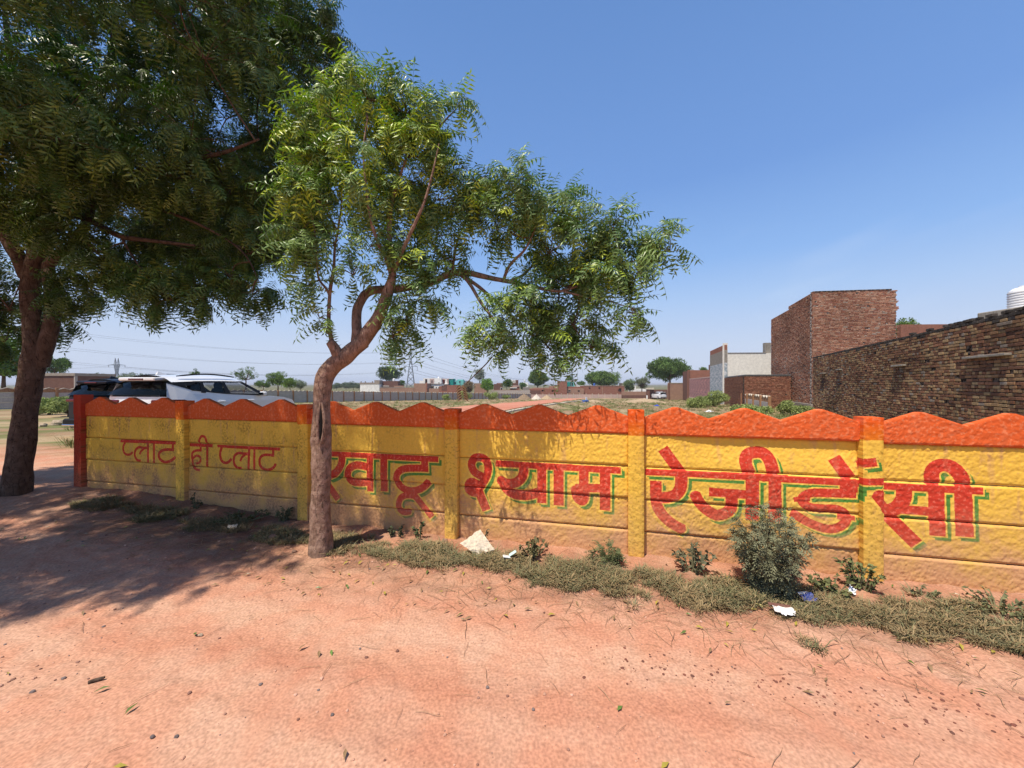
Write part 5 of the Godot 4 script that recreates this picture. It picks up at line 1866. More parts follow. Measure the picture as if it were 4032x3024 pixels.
func make_car(called: String, label: String, at: Vector3, turn: float, paint: Material, tall := 1.0) -> void:
	var t := thing(called, label, "car", at, turn)
	t.scale = Vector3(1, tall, 1)
	var mb := MB.new()
	var ss := [0.0, 0.07, 0.20, 0.53, 0.95, 1.38, 2.0, 2.5, 2.7, 3.0, 3.3, 3.55, 3.75, 3.95]
	var hs := [0.26, 0.42, 0.62, 0.82, 0.95]
	for side in [-1.0, 1.0]:
		for i in ss.size() - 1:
			for j in hs.size():
				var q := []
				for e in [[0, 0], [1, 0], [1, 1], [0, 1]]:
					var s: float = ss[i + e[0]]
					var jj: int = j + e[1]
					var h: float = minf(hs[jj], car_belt(s)) if jj < hs.size() else car_belt(s)
					q.append(Vector3(car_half(s, h) * side, h, -s))
				mb.quad_out(q[0], q[1], q[2], q[3], Vector3(0, 0.8, (q[0] as Vector3).z))
	for i in range(8, ss.size() - 1):          # bonnet
		for k in 6:
			var q := []
			for e in [[0, 0], [1, 0], [1, 1], [0, 1]]:
				var s: float = ss[i + e[0]]
				var x: float = (k + e[1]) / 3.0 - 1.0
				var h := car_belt(s)
				q.append(Vector3(car_half(s, h) * x, h + 0.05 * (1.0 - x * x), -s))
			mb.quad_out(q[0], q[1], q[2], q[3], Vector3(0, -5, -3.3))
	for j in 5:                                  # tail and nose
		for k in 6:
			for e2 in [[0.0, 1.0], [3.95, -1.0]]:
				var s: float = e2[0]
				var top := car_belt(s)
				var q := []
				for e in [[0, 0], [1, 0], [1, 1], [0, 1]]:
					var h := lerpf(0.26, top, (j + e[1]) / 5.0)
					var x: float = (k + e[0]) / 3.0 - 1.0
					q.append(Vector3(car_half(s, h) * x, h, -s + (e2[1] as float) * 0.10 * (1.0 - x * x) * (1.0 if h < 1.0 else 0.6)))
				mb.quad_out(q[0], q[1], q[2], q[3], Vector3(0, 0.8, -2.0))
	mb.quad_out(Vector3(-0.8, 0.25, 0), Vector3(0.8, 0.25, 0), Vector3(0.75, 0.25, -3.9), Vector3(-0.75, 0.25, -3.9), Vector3(0, 1, -2))
	put("body", mb.done(paint), t)
	# roof
	var p := PackedVector3Array()
	for j in 13:
		var s := lerpf(0.16, 1.98, j / 12.0)
		var edge := 1.455 + 0.04 * sin(clampf((s - 0.1) / 1.9, 0, 1) * PI * 0.75) - 0.03 * pow(clampf((s - 1.3) / 0.7, 0, 1), 2.0)
		for i in 13:
			var x := i / 6.0 - 1.0
			p.append(Vector3(x * (car_half(s, edge) + 0.01), edge + 0.165 * (1.0 - pow(absf(x), 2.8)), -s))
	var roof := put("roof", grid_mesh(p, 13, 13, paint), t)
	mb = MB.new()
	mb.box(Vector3(0, 1.535, -0.13), Vector3(1.0, 0.08, 0.34), Basis(Vector3.RIGHT, 0.06), 0.02)
	put("spoiler", mb.done(paint), roof)
	mb = MB.new()
	mb.box(Vector3(0, 1.525, 0.04), Vector3(0.40, 0.035, 0.03), Basis(), 0.006)
	put("brake_light", mb.done(M.tail), roof)
	mb = MB.new()
	mb.tri_out(Vector3(0.0, 1.72, -0.42), Vector3(0.03, 1.64, -0.62), Vector3(0.03, 1.64, -0.38), Vector3(0, 1.65, -0.5))
	mb.tri_out(Vector3(0.0, 1.72, -0.42), Vector3(-0.03, 1.64, -0.62), Vector3(-0.03, 1.64, -0.38), Vector3(0, 1.65, -0.5))
	mb.tri_out(Vector3(0.0, 1.72, -0.42), Vector3(-0.03, 1.64, -0.38), Vector3(0.03, 1.64, -0.38), Vector3(0, 1.65, -0.5))
	put("antenna", mb.done(paint), roof)
	for side in [-1.0, 1.0]:
		mb = MB.new()
		var rail := PackedVector3Array()
		for j in 9:
			var s := lerpf(0.35, 1.85, j / 8.0)
			rail.append(Vector3(side * (car_half(s, 1.55) - 0.07), 1.60 + 0.06 * sin(j / 8.0 * PI), -s))
		mb.tube(rail, PackedFloat32Array([0.012, 0.02, 0.02, 0.02, 0.02, 0.02, 0.02, 0.02, 0.012]), 6)
		put("roof_rail", mb.done(M.trim), roof)
	# glass
	mb = MB.new()
	for k in 6:
		var x0 := k / 3.0 - 1.0
		var x1 := (k + 1) / 3.0 - 1.0
		var b := func(x: float) -> Vector3: return Vector3(x * 0.80, 1.17, 0.04 + 0.07 * (1.0 - x * x))
		var a := func(x: float) -> Vector3: return Vector3(x * 0.63, 1.485, -0.20 + 0.05 * (1.0 - x * x))
		mb.quad_out(b.call(x0), b.call(x1), a.call(x1), a.call(x0), Vector3(0, 1, -2))
	put("rear_window", mb.done(M.rear_pane), t)
	mb = MB.new()
	for k in 6:
		var x0 := k / 3.0 - 1.0
		var x1 := (k + 1) / 3.0 - 1.0
		var b := func(x: float) -> Vector3: return Vector3(x * 0.78, 1.10, -2.72 - 0.10 * (1.0 - x * x))
		var a := func(x: float) -> Vector3: return Vector3(x * 0.63, 1.49 + 0.06 * (1.0 - x * x), -1.97 - 0.06 * (1.0 - x * x))
		mb.quad_out(b.call(x0), b.call(x1), a.call(x1), a.call(x0), Vector3(0, 1, 0))
	put("windscreen", mb.done(M.pane), t)
	for side in [-1.0, 1.0]:
		var black := MB.new()
		car_side(black, [Vector2(0.06, 1.44), Vector2(0.17, 1.40), Vector2(0.53, 1.275), Vector2(0.42, 1.38), Vector2(0.62, 1.455), Vector2(0.20, 1.465)], side, 0.006)
		car_side(black, [Vector2(0.42, 1.37), Vector2(0.55, 1.39), Vector2(0.75, 1.46), Vector2(0.62, 1.47)], side, 0.006)
		car_side(black, [Vector2(0.75, 1.445), Vector2(1.98, 1.455), Vector2(1.98, 1.49), Vector2(0.62, 1.49)], side, 0.006)
		car_side(black, [Vector2(0.74, 1.21), Vector2(0.86, 1.20), Vector2(0.88, 1.46), Vector2(0.80, 1.46)], side, 0.006)
		car_side(black, [Vector2(1.36, 1.165), Vector2(1.52, 1.15), Vector2(1.46, 1.47), Vector2(1.38, 1.47)], side, 0.006)
		car_side(black, [Vector2(2.48, 1.09), Vector2(2.70, 1.08), Vector2(1.98, 1.49), Vector2(1.90, 1.465)], side, 0.006)
		car_side(black, [Vector2(0.53, 1.262), Vector2(1.38, 1.160), Vector2(2.5, 1.085), Vector2(2.5, 1.105), Vector2(1.38, 1.185), Vector2(0.53, 1.29)], side, 0.008)
		put("window_pillars", black.done(M.trim), t)
		for w in [[Vector2(0.50, 1.30), Vector2(0.76, 1.235), Vector2(0.82, 1.45), Vector2(0.58, 1.39)], [Vector2(0.86, 1.225), Vector2(1.38, 1.175), Vector2(1.40, 1.46), Vector2(0.88, 1.455)], [Vector2(1.50, 1.165), Vector2(2.48, 1.10), Vector2(1.92, 1.465), Vector2(1.46, 1.465)]]:
			var g := MB.new()
			car_side(g, w, side, -0.004)
			put("side_window", g.done(M.pane), t)
		mb = MB.new()
		mb.box(Vector3(side * 0.985, 1.14, -2.42), Vector3(0.18, 0.13, 0.12), Basis(), 0.03)
		var mirror := put("mirror", mb.done(paint), t)
		mb = MB.new()
		mb.box(Vector3(side * 0.985, 1.14, -2.357), Vector3(0.14, 0.09, 0.01), Basis(), 0.004)
		put("mirror_glass", mb.done(M.chrome), mirror)
		mb = MB.new()
		car_side(mb, [Vector2(0.02, 0.98), Vector2(0.42, 1.02), Vector2(0.30, 1.06), Vector2(0.02, 1.07)], side, 0.012)
		mb.box(Vector3(side * 0.62, 1.02, 0.045), Vector3(0.36, 0.08, 0.06), Basis(), 0.02)
		put("tail_light", mb.done(M.tail), t)
		for s in [0.74, 3.18]:
			mb = MB.new()
			mb.lathe(Vector3.ZERO, [Vector2(0.0, -0.11), Vector2(0.26, -0.11), Vector2(0.33, -0.09), Vector2(0.34, 0.0), Vector2(0.33, 0.09), Vector2(0.26, 0.11)], 22)
			var wheel := put("wheel", mb.done(M.rubber), t)
			wheel.position = Vector3(side * 0.80, 0.34, -s)
			wheel.rotation.z = -PI / 2 * side
			mb = MB.new()
			mb.lathe(Vector3.ZERO, [Vector2(0.24, 0.10), Vector2(0.22, 0.115), Vector2(0.06, 0.105), Vector2(0.0, 0.12)], 18)
			put("rim", mb.done(M.alloy), wheel)
		for s in [1.22, 2.1]:
			mb = MB.new()
			mb.box(Vector3(side * (car_half(s, 0.98) + 0.018), 0.98, -s), Vector3(0.03, 0.03, 0.20), Basis(), 0.01)
			put("door_handle", mb.done(paint), t)
	mb = MB.new()
	mb.box(Vector3(0, 0.42, 0.10), Vector3(1.56, 0.20, 0.12), Basis(), 0.04)
	var bumper := put("rear_bumper", mb.done(M.trim), t)
	mb = MB.new()
	mb.box(Vector3(0, 0.34, 0.15), Vector3(1.50, 0.05, 0.08), Basis(), 0.015)
	put("skid_strip", mb.done(M.chrome), bumper)
	# cabin
	mb = MB.new()
	mb.box(Vector3(0, 0.75, -1.5), Vector3(1.5, 0.55, 2.5), Basis(), 0.02)
	for s in [1.0, 1.62]:
		for x in ([-0.42, 0.42] if s > 1.3 else [-0.45, 0.0, 0.45]):
			mb.box(Vector3(x, 1.10, -s), Vector3(0.44 if s > 1.3 else 0.40, 0.42, 0.14), Basis(Vector3.RIGHT, 0.2), 0.05)
			mb.box(Vector3(x, 1.37, -s + 0.05), Vector3(0.25, 0.19, 0.11), Basis(Vector3.RIGHT, 0.15), 0.045)
	mb.box(Vector3(0, 1.08, -2.45), Vector3(1.45, 0.12, 0.4), Basis(), 0.04)
	put("cabin", mb.done(M.cabin), t)


func make_village() -> void:
	var h: Node3D
	h = house("white_house", "white rendered house wall with grey parapet, leftmost beyond the far precast wall", -52.22, -45.60, 132.0, -1.49, 1.47, 5.0, M.white_far, "building")
	block(h, "parapet", Vector3(-0.05, 3.78, -2.50), Vector3(6.82, 0.64, 5.10), M.parapet)
	block(h, "parapet", Vector3(2.47, 4.50, -1.50), Vector3(1.77, 0.85, 3.00), M.parapet)
	block(h, "parapet_post", Vector3(-3.02, 4.29, -0.15), Vector3(0.21, 0.47, 0.50), M.parapet)
	block(h, "parapet_post", Vector3(-1.55, 4.29, -0.15), Vector3(0.21, 0.47, 0.50), M.parapet)
	block(h, "parapet_post", Vector3(0.91, 4.29, -0.15), Vector3(0.21, 0.47, 0.50), M.parapet)
	h = house("brick_house", "dark brown brick house with stepped roof beside the white rendered house", -46.24, -39.75, 134.0, -1.54, 1.30, 7.0, M.brick_far_dark, "building")
	block(h, "upper_wall", Vector3(-0.16, 4.02, -2.50), Vector3(6.08, 1.37, 3.00), M.brick_far_dark)
	block(h, "wall_panel", Vector3(-1.32, 2.93, 0.01), Vector3(2.88, 0.43, 0.10), M.far_grey)
	h = house("brick_wall", "long low dusty brick wall in front of the dark brick house", -43.37, -32.30, 126.0, -1.53, 0.41, 0.4, M.brick_far_dusty, "wall")
	block(h, "upper_part", Vector3(0.68, 2.74, -0.20), Vector3(3.16, 0.63, 0.40), M.brick_far_dusty)
	block(h, "coping", Vector3(-1.52, 2.47, -0.20), Vector3(8.02, 0.14, 0.50), M.parapet)
	h = house("brick_house", "square windowless dusty brick block left of the two storey white houses", -32.44, -28.04, 127.0, -1.49, 1.81, 6.0, M.brick_far_dusty, "building")
	block(h, "corner_post", Vector3(1.99, 2.29, -0.09), Vector3(0.41, 3.57, 0.30), M.brick_far)
	h = house("white_house", "two storey white house with brown door and arched opening on upper floor", -32.37, -25.77, 140.0, 0.08, 3.69, 6.0, M.white_far, "building")
	opening(h, "door", -2.22, 2.98, 0.50, 1.46, M.wood)
	opening(h, "window", -0.09, 2.85, 0.35, 1.08, null)
	opening(h, "window", 2.42, 2.43, 0.20, 0.55, null)
	block(h, "bay", Vector3(-0.11, 3.06, -0.11), Vector3(1.61, 1.71, 0.30), M.pink_pale)
	block(h, "stair_room", Vector3(-4.13, 2.70, -3.00), Vector3(1.61, 1.13, 4.00), M.white_far)
	h = house("white_house", "low white house with four small square windows above the brick wall", -29.32, -24.48, 133.0, -0.80, 1.59, 5.0, M.white_far, "building")
	opening(h, "window", -1.26, 1.81, 0.55, 0.52, M.parapet)
	opening(h, "window", -0.51, 1.81, 0.48, 0.52, M.parapet)
	opening(h, "window", 0.63, 1.67, 0.29, 0.52, null)
	opening(h, "window", 1.56, 1.60, 0.29, 0.48, null)
	block(h, "roof_edge", Vector3(-0.01, 2.92, -2.50), Vector3(4.96, 0.21, 5.40), M.parapet)
	h = house("pink_house", "pale pink two storey house with dark doorway left of the teal house", -26.09, -23.49, 142.0, 0.06, 3.57, 6.0, M.pink_pale, "building")
	opening(h, "door", -0.28, 2.78, 0.41, 1.30, M.red_paint)
	opening(h, "window", -0.87, 3.21, 0.36, 0.59, M.red_paint)
	block(h, "side_panel", Vector3(0.38, 2.94, -0.05), Vector3(0.71, 1.83, 0.20), M.white_far)
	block(h, "balcony", Vector3(-0.00, 2.05, 0.40), Vector3(2.49, 0.25, 1.00), M.white_far)
	h = house("teal_house", "bright teal painted house block between pink and turquoise houses", -23.66, -21.91, 143.0, 0.05, 3.53, 6.0, M.teal, "building")
	block(h, "roof_edge", Vector3(-0.00, 4.01, -3.00), Vector3(1.85, 0.15, 6.20), M.white_far)
	h = house("turquoise_house", "light turquoise house with balcony right of the teal block", -22.22, -18.32, 145.0, 0.02, 2.94, 6.0, M.turquoise, "building")
	opening(h, "window", -1.14, 2.40, 0.47, 0.78, M.teal_pale)
	opening(h, "window", 0.57, 2.76, 0.36, 0.88, M.teal_pale)
	block(h, "balcony", Vector3(-0.49, 1.88, 0.30), Vector3(2.81, 0.26, 1.00), M.turquoise)
	block(h, "roof_room", Vector3(0.55, 3.58, -2.50), Vector3(2.39, 0.39, 3.00), M.turquoise)
	h = house("brick_wall", "brick wall with a dark patch below the pink and teal houses", -24.13, -16.05, 127.0, -1.65, 0.86, 0.5, M.brick_far, "wall")
	block(h, "dark_patch", Vector3(-2.33, 2.44, -0.10), Vector3(1.73, 1.59, 0.30), M.brick_far_dark)
	block(h, "upper_part", Vector3(0.63, 3.18, -0.25), Vector3(4.10, 0.39, 0.50), M.brick_far)
	h = house("brick_wall", "low broken brick wall piece under the low white house", -28.16, -24.20, 127.5, -1.61, 0.10, 0.5, M.brick_far_dusty, "wall")
	h = house("brick_house", "dusty brick house wall between the brown bush and the round bright tree", -12.79, -8.27, 130.0, -1.72, 1.59, 5.0, M.brick_far_dusty, "building")
	block(h, "roof_sheet", Vector3(-1.12, 3.96, -1.50), Vector3(2.10, 0.35, 3.00), M.parapet)
	h = house("rubble_wall", "long dark grey rubble wall in the middle distance below the shacks", -6.63, 5.82, 124.0, -1.79, -0.41, 0.6, M.far_grey, "wall")
	block(h, "rubble_top", Vector3(-1.22, 1.93, -0.25), Vector3(9.11, 0.16, 0.50), M.brick_far_dusty)
	h = house("brick_shack", "small dark brick shack with pale doorway behind the rubble wall", -6.23, -3.27, 132.0, -0.69, 1.63, 4.0, M.brick_far_dark, "building")
	opening(h, "door", 1.08, 1.13, 0.52, 0.69, M.white_far)
	block(h, "roof_room", Vector3(0.41, 2.95, -1.50), Vector3(1.89, 0.31, 3.00), M.brick_far)
	h = house("white_house", "small white and brown two storey house behind the red shop", -0.89, 2.47, 150.0, 0.72, 3.20, 6.0, M.white_far, "building")
	opening(h, "window", -0.01, 2.30, 0.27, 0.70, null)
	block(h, "brown_side", Vector3(1.13, 1.78, -1.90), Vector3(1.16, 2.34, 4.00), M.brick_far_dark)
	block(h, "lower_wall", Vector3(-0.16, 1.12, -0.40), Vector3(1.43, 1.24, 1.00), M.brick_far_dark)
	h = house("shop", "little red fronted shop with white awning behind the rubble wall", -0.79, 2.62, 133.0, -0.70, 0.82, 4.0, M.brick_far, "building")
	opening(h, "shutter", -0.57, 1.05, 1.79, 0.52, null)
	block(h, "awning", Vector3(-0.42, 1.50, 0.50), Vector3(2.43, 0.29, 1.40), M.white_far)
	block(h, "roof_edge", Vector3(0.39, 2.07, -1.80), Vector3(2.53, 0.29, 4.00), M.pink_pale)
	h = house("grey_hut", "small plain grey hut at the end of the rubble wall", 3.76, 6.15, 131.0, -0.76, 0.51, 4.0, M.cement, "building")
	h = house("water_tower", "slim white tank tower far behind the grey hut", 6.47, 8.81, 210.0, -1.44, 2.40, 5.0, M.white_far, "building")
	block(h, "tower_neck", Vector3(-0.68, 4.83, -2.00), Vector3(0.83, 1.13, 2.00), M.white_far)
	h = house("brick_house", "long low brick row house left of the brick stair tower", 5.92, 15.31, 126.0, -2.03, 0.05, 5.0, M.brick_far, "building")
	opening(h, "window", -0.59, 1.99, 0.63, 0.36, null)
	opening(h, "window", 2.71, 1.90, 0.63, 0.36, null)
	block(h, "upper_wall", Vector3(0.51, 2.71, -3.00), Vector3(8.38, 0.32, 3.00), M.brick_far_dusty)
	block(h, "upper_wall", Vector3(3.32, 3.12, -3.50), Vector3(2.71, 0.54, 3.00), M.brick_far_dusty)
	block(h, "break", Vector3(-3.00, 1.27, -0.05), Vector3(3.39, 1.54, 0.30), M.brick_far_dark)
	h = house("brick_house", "square brick stair tower beside the turquoise roof room", 15.09, 17.78, 124.0, -1.93, 2.52, 4.0, M.brick_far, "building")
	block(h, "edge", Vector3(-0.00, 4.92, -2.00), Vector3(2.78, 0.13, 4.10), M.brick_far_dusty)
	h = house("brick_house", "grey brown brick house with three slit windows below the turquoise room", 17.85, 23.30, 124.5, -1.94, 0.16, 6.0, M.brick_far_dusty, "building")
	opening(h, "window", -2.01, 1.84, 0.62, 0.36, M.parapet)
	opening(h, "window", 1.05, 1.79, 0.58, 0.36, null)
	block(h, "upper_wall", Vector3(-0.36, 2.88, -2.50), Vector3(4.73, 0.60, 3.00), M.brick_far)
	h = house("turquoise_room", "small turquoise roof room with two dark windows above grey brown house", 18.55, 21.04, 129.0, 0.61, 2.56, 5.0, M.turquoise, "building")
	opening(h, "window", -0.02, 1.33, 0.32, 1.30, M.teal_pale)
	opening(h, "window", 0.53, 1.43, 0.32, 0.93, null)
	block(h, "teal_side", Vector3(-0.76, 1.26, -0.90), Vector3(0.97, 1.43, 2.00), M.teal)  # darker teal strip down the left of the front
	block(h, "roof_edge", Vector3(0.00, 2.49, -2.50), Vector3(2.59, 0.19, 5.20), M.white_far)
	h = house("white_room", "low white roof room right of the turquoise room", 22.12, 25.22, 135.0, 0.01, 1.10, 4.0, M.white_far, "building")
	h = house("brick_house", "long red brick house with small windows under the wide spreading tree", 23.39, 36.57, 125.0, -2.00, 0.91, 7.0, M.brick_far, "building")
	opening(h, "window", -4.72, 2.79, 0.52, 0.36, null)
	opening(h, "window", -1.55, 2.80, 0.58, 0.34, null)
	opening(h, "window", 5.18, 2.23, 0.58, 0.85, M.brick_far_dark)
	opening(h, "vent", 4.62, 2.11, 0.18, 0.63, null)
	block(h, "pillar", Vector3(-0.49, 2.00, -0.09), Vector3(0.27, 2.91, 0.30), M.brick_far_dusty)
	block(h, "coping", Vector3(0.02, 3.44, -3.49), Vector3(13.22, 0.13, 7.10), M.brick_far_dusty)
	h = house("grey_tower", "plain grey brick roof room behind the right end of the long brick house", 42.97, 44.50, 150.0, -0.37, 1.99, 4.0, M.parapet, "building")
	h = house("brick_wall", "dusty brown brick wall between the long brick house and the capped pier", 32.08, 39.45, 112.0, -3.19, -0.60, 0.5, M.brick_far_dusty, "wall")
	block(h, "lower_band", Vector3(-0.02, 1.25, -0.14), Vector3(7.33, 1.51, 0.40), M.brick_far_dark)
	h = house("white_house", "white house glimpsed behind the loose grey trees", 47.27, 52.79, 150.0, -1.59, -0.37, 6.0, M.white_far, "building")
	block(h, "post", Vector3(-1.82, 2.32, -0.25), Vector3(0.43, 1.21, 0.50), M.white_far)
	h = house("brick_house", "low brick house far left beside the dark tree trunk", -61.81, -56.87, 50.0, 0.85, 2.90, 5.0, M.brick_far_dark, "building")
	block(h, "coping", Vector3(-0.03, 2.49, -2.50), Vector3(5.12, 0.36, 5.20), M.parapet)
	block(h, "corner_post", Vector3(2.42, 1.58, -0.10), Vector3(0.15, 2.17, 0.30), M.far_grey)
	tank("water_tank", "white water tank on the dark brown brick house", Vector3(-41.67, 2.64, -135.50), 0.44, 0.91, M.tank_white)
	tank("water_tank", "small white water tank above the two storey white house", Vector3(-27.03, 3.64, -141.50), 0.32, 0.65, M.tank_white)
	tank("water_tank", "bright blue water tank on the long red brick house", Vector3(27.52, 0.90, -128.50), 0.40, 0.89, M.tank_blue)
	tank("water_tank", "white dome tank on the slim far tower", Vector3(6.89, 3.26, -210.50), 0.50, 0.64, M.tank_white)


func make_far_trees() -> void:
	far_tree("big dense green tree at the far left edge behind the trunk", Vector3(-44.98, 1.25, -34.0), 5.00, 3.11, 0.08, Color(0.075, 0.125, 0.028), 1, 1.20, "trees beyond the far wall", "tree", 0.00)
	far_tree("dark rounded tree above the low brick house at far left", Vector3(-69.11, 2.82, -58.0), 3.21, 2.93, 0.10, Color(0.062, 0.100, 0.026), 2, 1.00, "trees beyond the far wall", "tree", 0.00)
	far_tree("mid green bushy tree left of the horned pylon", Vector3(-105.53, 0.17, -95.0), 3.43, 3.66, 0.10, Color(0.062, 0.100, 0.026), 3, 1.00, "trees beyond the far wall", "tree", 0.00)
	far_tree("broad mid green tree just left of the horned pylon", Vector3(-96.72, 0.14, -90.0), 3.80, 3.90, 0.10, Color(0.085, 0.130, 0.030), 4, 1.00, "trees beyond the far wall", "tree", 0.00)
	far_tree("yellowish thin tree beneath the horned pylon", Vector3(-103.73, 0.09, -100.0), 3.61, 4.10, 0.15, Color(0.12, 0.13, 0.05), 5, 0.60, "trees beyond the far wall", "tree", 0.00)
	far_tree("low hazy tree right of the horned pylon", Vector3(-138.14, 0.17, -140.0), 5.40, 8.43, 0.15, Color(0.105, 0.125, 0.085), 6, 0.70, "trees beyond the far wall", "tree", 0.00)
	far_tree("thin stalky tree tip above the white car roof", Vector3(-61.90, 0.83, -75.0), 3.89, 1.27, 0.50, Color(0.062, 0.100, 0.026), 7, 0.50, "trees beyond the far wall", "tree", 0.20)
	far_tree("sparse open tree with separate tufts behind the white car", Vector3(-48.49, 0.71, -70.0), 4.05, 4.22, 0.30, Color(0.062, 0.100, 0.026), 8, 0.35, "trees beyond the far wall", "tree", 0.35)
	far_tree("small dark round tree behind the white car windscreen", Vector3(-61.58, 0.28, -95.0), 2.17, 3.66, 0.20, Color(0.062, 0.100, 0.026), 9, 1.00, "trees beyond the far wall", "tree", 0.00)
	far_tree("tall open green tree right of the white car", Vector3(-51.82, 0.32, -85.0), 4.30, 4.10, 0.25, Color(0.085, 0.130, 0.030), 10, 0.80, "trees beyond the far wall", "tree", 0.15)
	far_tree("bright bushy green tree beside the tall open tree", Vector3(-46.27, 0.40, -80.0), 2.51, 2.70, 0.05, Color(0.085, 0.130, 0.030), 11, 1.00, "trees beyond the far wall", "tree", 0.00)
	far_tree("hazy low tree left of the small trunk", Vector3(-60.70, 0.08, -110.0), 2.78, 3.71, 0.10, Color(0.105, 0.125, 0.085), 12, 1.00, "trees beyond the far wall", "tree", 0.00)
	far_tree("low hazy tree on the horizon, nearest the small trunk", Vector3(-86.76, -1.03, -190.0), 2.98, 5.04, 0.10, Color(0.105, 0.125, 0.085), 20, 0.80, "hazy trees on the left horizon", "tree", 0.00)
	far_tree("low hazy tree on the horizon, second right of the small trunk", Vector3(-82.18, -1.03, -190.0), 3.43, 5.04, 0.10, Color(0.105, 0.125, 0.085), 21, 0.80, "hazy trees on the left horizon", "tree", 0.00)
	far_tree("low hazy tree on the horizon, third right of the small trunk", Vector3(-78.52, -1.03, -190.0), 3.66, 4.12, 0.10, Color(0.105, 0.125, 0.085), 22, 0.80, "hazy trees on the left horizon", "tree", 0.00)
	far_tree("low hazy tree on the horizon, beside the white house", Vector3(-75.77, -1.03, -190.0), 2.98, 3.20, 0.10, Color(0.105, 0.125, 0.085), 23, 0.80, "hazy trees on the left horizon", "tree", 0.00)
	far_tree("tall dark uneven tree behind the dark brick house", Vector3(-48.13, 1.31, -150.0), 7.13, 8.87, 0.18, Color(0.06, 0.085, 0.04), 30, 0.90, "trees beyond the far wall", "tree", 0.10)
	far_tree("low bush right of the tall dark uneven tree", Vector3(-41.72, 0.67, -145.0), 2.34, 2.60, 0.05, Color(0.062, 0.100, 0.026), 31, 1.00, "trees beyond the far wall", "tree", 0.00)
	far_tree("pale grey feathery tree behind the brick wall", Vector3(-13.97, 1.43, -165.0), 7.10, 4.88, 0.20, Color(0.15, 0.165, 0.13), 32, 0.55, "trees beyond the far wall", "tree", 0.10)
	far_tree("brown dry bush leaning over the brick wall", Vector3(-13.38, -1.43, -120.0), 3.87, 3.57, 0.08, Color(0.125, 0.095, 0.055), 33, 0.90, "trees beyond the far wall", "tree", 0.00)
	far_tree("round bright green tree before the dusty brick house", Vector3(-7.83, -1.41, -121.0), 4.69, 4.51, 0.20, Color(0.10, 0.175, 0.03), 34, 1.10, "trees beyond the far wall", "tree", 0.00)
	far_tree("small dark green tree left of the red shop", Vector3(-1.72, -0.62, -128.0), 4.13, 3.07, 0.20, Color(0.062, 0.100, 0.026), 35, 1.00, "trees beyond the far wall", "tree", 0.00)
	far_tree("low green tree right of the red shop", Vector3(4.07, -0.66, -136.0), 2.78, 2.68, 0.10, Color(0.062, 0.100, 0.026), 36, 1.00, "trees beyond the far wall", "tree", 0.00)
	far_tree("large round dark tree rising above the brick rows", Vector3(9.01, -0.01, -137.0), 6.46, 7.22, 0.16, Color(0.066, 0.105, 0.026), 37, 1.20, "trees beyond the far wall", "tree", 0.00)
	far_tree("small tree top behind the turquoise roof room", Vector3(25.26, 1.89, -170.0), 2.86, 3.72, 0.30, Color(0.062, 0.100, 0.026), 38, 1.00, "trees beyond the far wall", "tree", 0.00)
	far_tree("low green tree between turquoise room and spreading tree", Vector3(27.09, 0.24, -150.0), 2.47, 3.74, 0.10, Color(0.062, 0.100, 0.026), 39, 1.00, "trees beyond the far wall", "tree", 0.00)
	far_tree("wide spreading green tree behind the long red brick house", Vector3(35.76, -0.60, -152.0), 7.09, 13.33, 0.15, Color(0.085, 0.130, 0.030), 40, 1.30, "trees beyond the far wall", "tree", 0.00)
	far_tree("loose grey green tree right of the long brick house", Vector3(40.50, -1.32, -132.0), 4.54, 3.62, 0.10, Color(0.085, 0.115, 0.05), 41, 0.80, "trees beyond the far wall", "tree", 0.00)
	far_tree("thin feathery tree left of the large spreading tree", Vector3(44.06, -1.39, -130.0), 5.48, 5.24, 0.20, Color(0.10, 0.115, 0.065), 42, 0.60, "trees beyond the far wall", "tree", 0.15)
	far_tree("large spreading tree with visible limbs above the parked white car", Vector3(42.53, -0.89, -104.0), 9.66, 12.16, 0.34, Color(0.066, 0.105, 0.030), 43, 1.10, "trees beyond the far wall", "tree", 0.10)
	far_tree("small tree top above the brick house behind the pink wall", Vector3(54.73, 3.31, -110.0), 3.06, 2.47, 0.30, Color(0.062, 0.100, 0.026), 44, 1.00, "trees beyond the far wall", "tree", 0.00)
	far_tree("bright green tree top behind the long brown wall", Vector3(43.32, 3.09, -42.0), 5.47, 2.23, 0.50, Color(0.085, 0.130, 0.030), 45, 0.80, "trees beyond the far wall", "tree", 0.00)


# ---------------------------------------------------------------- things in the plot beyond the wall

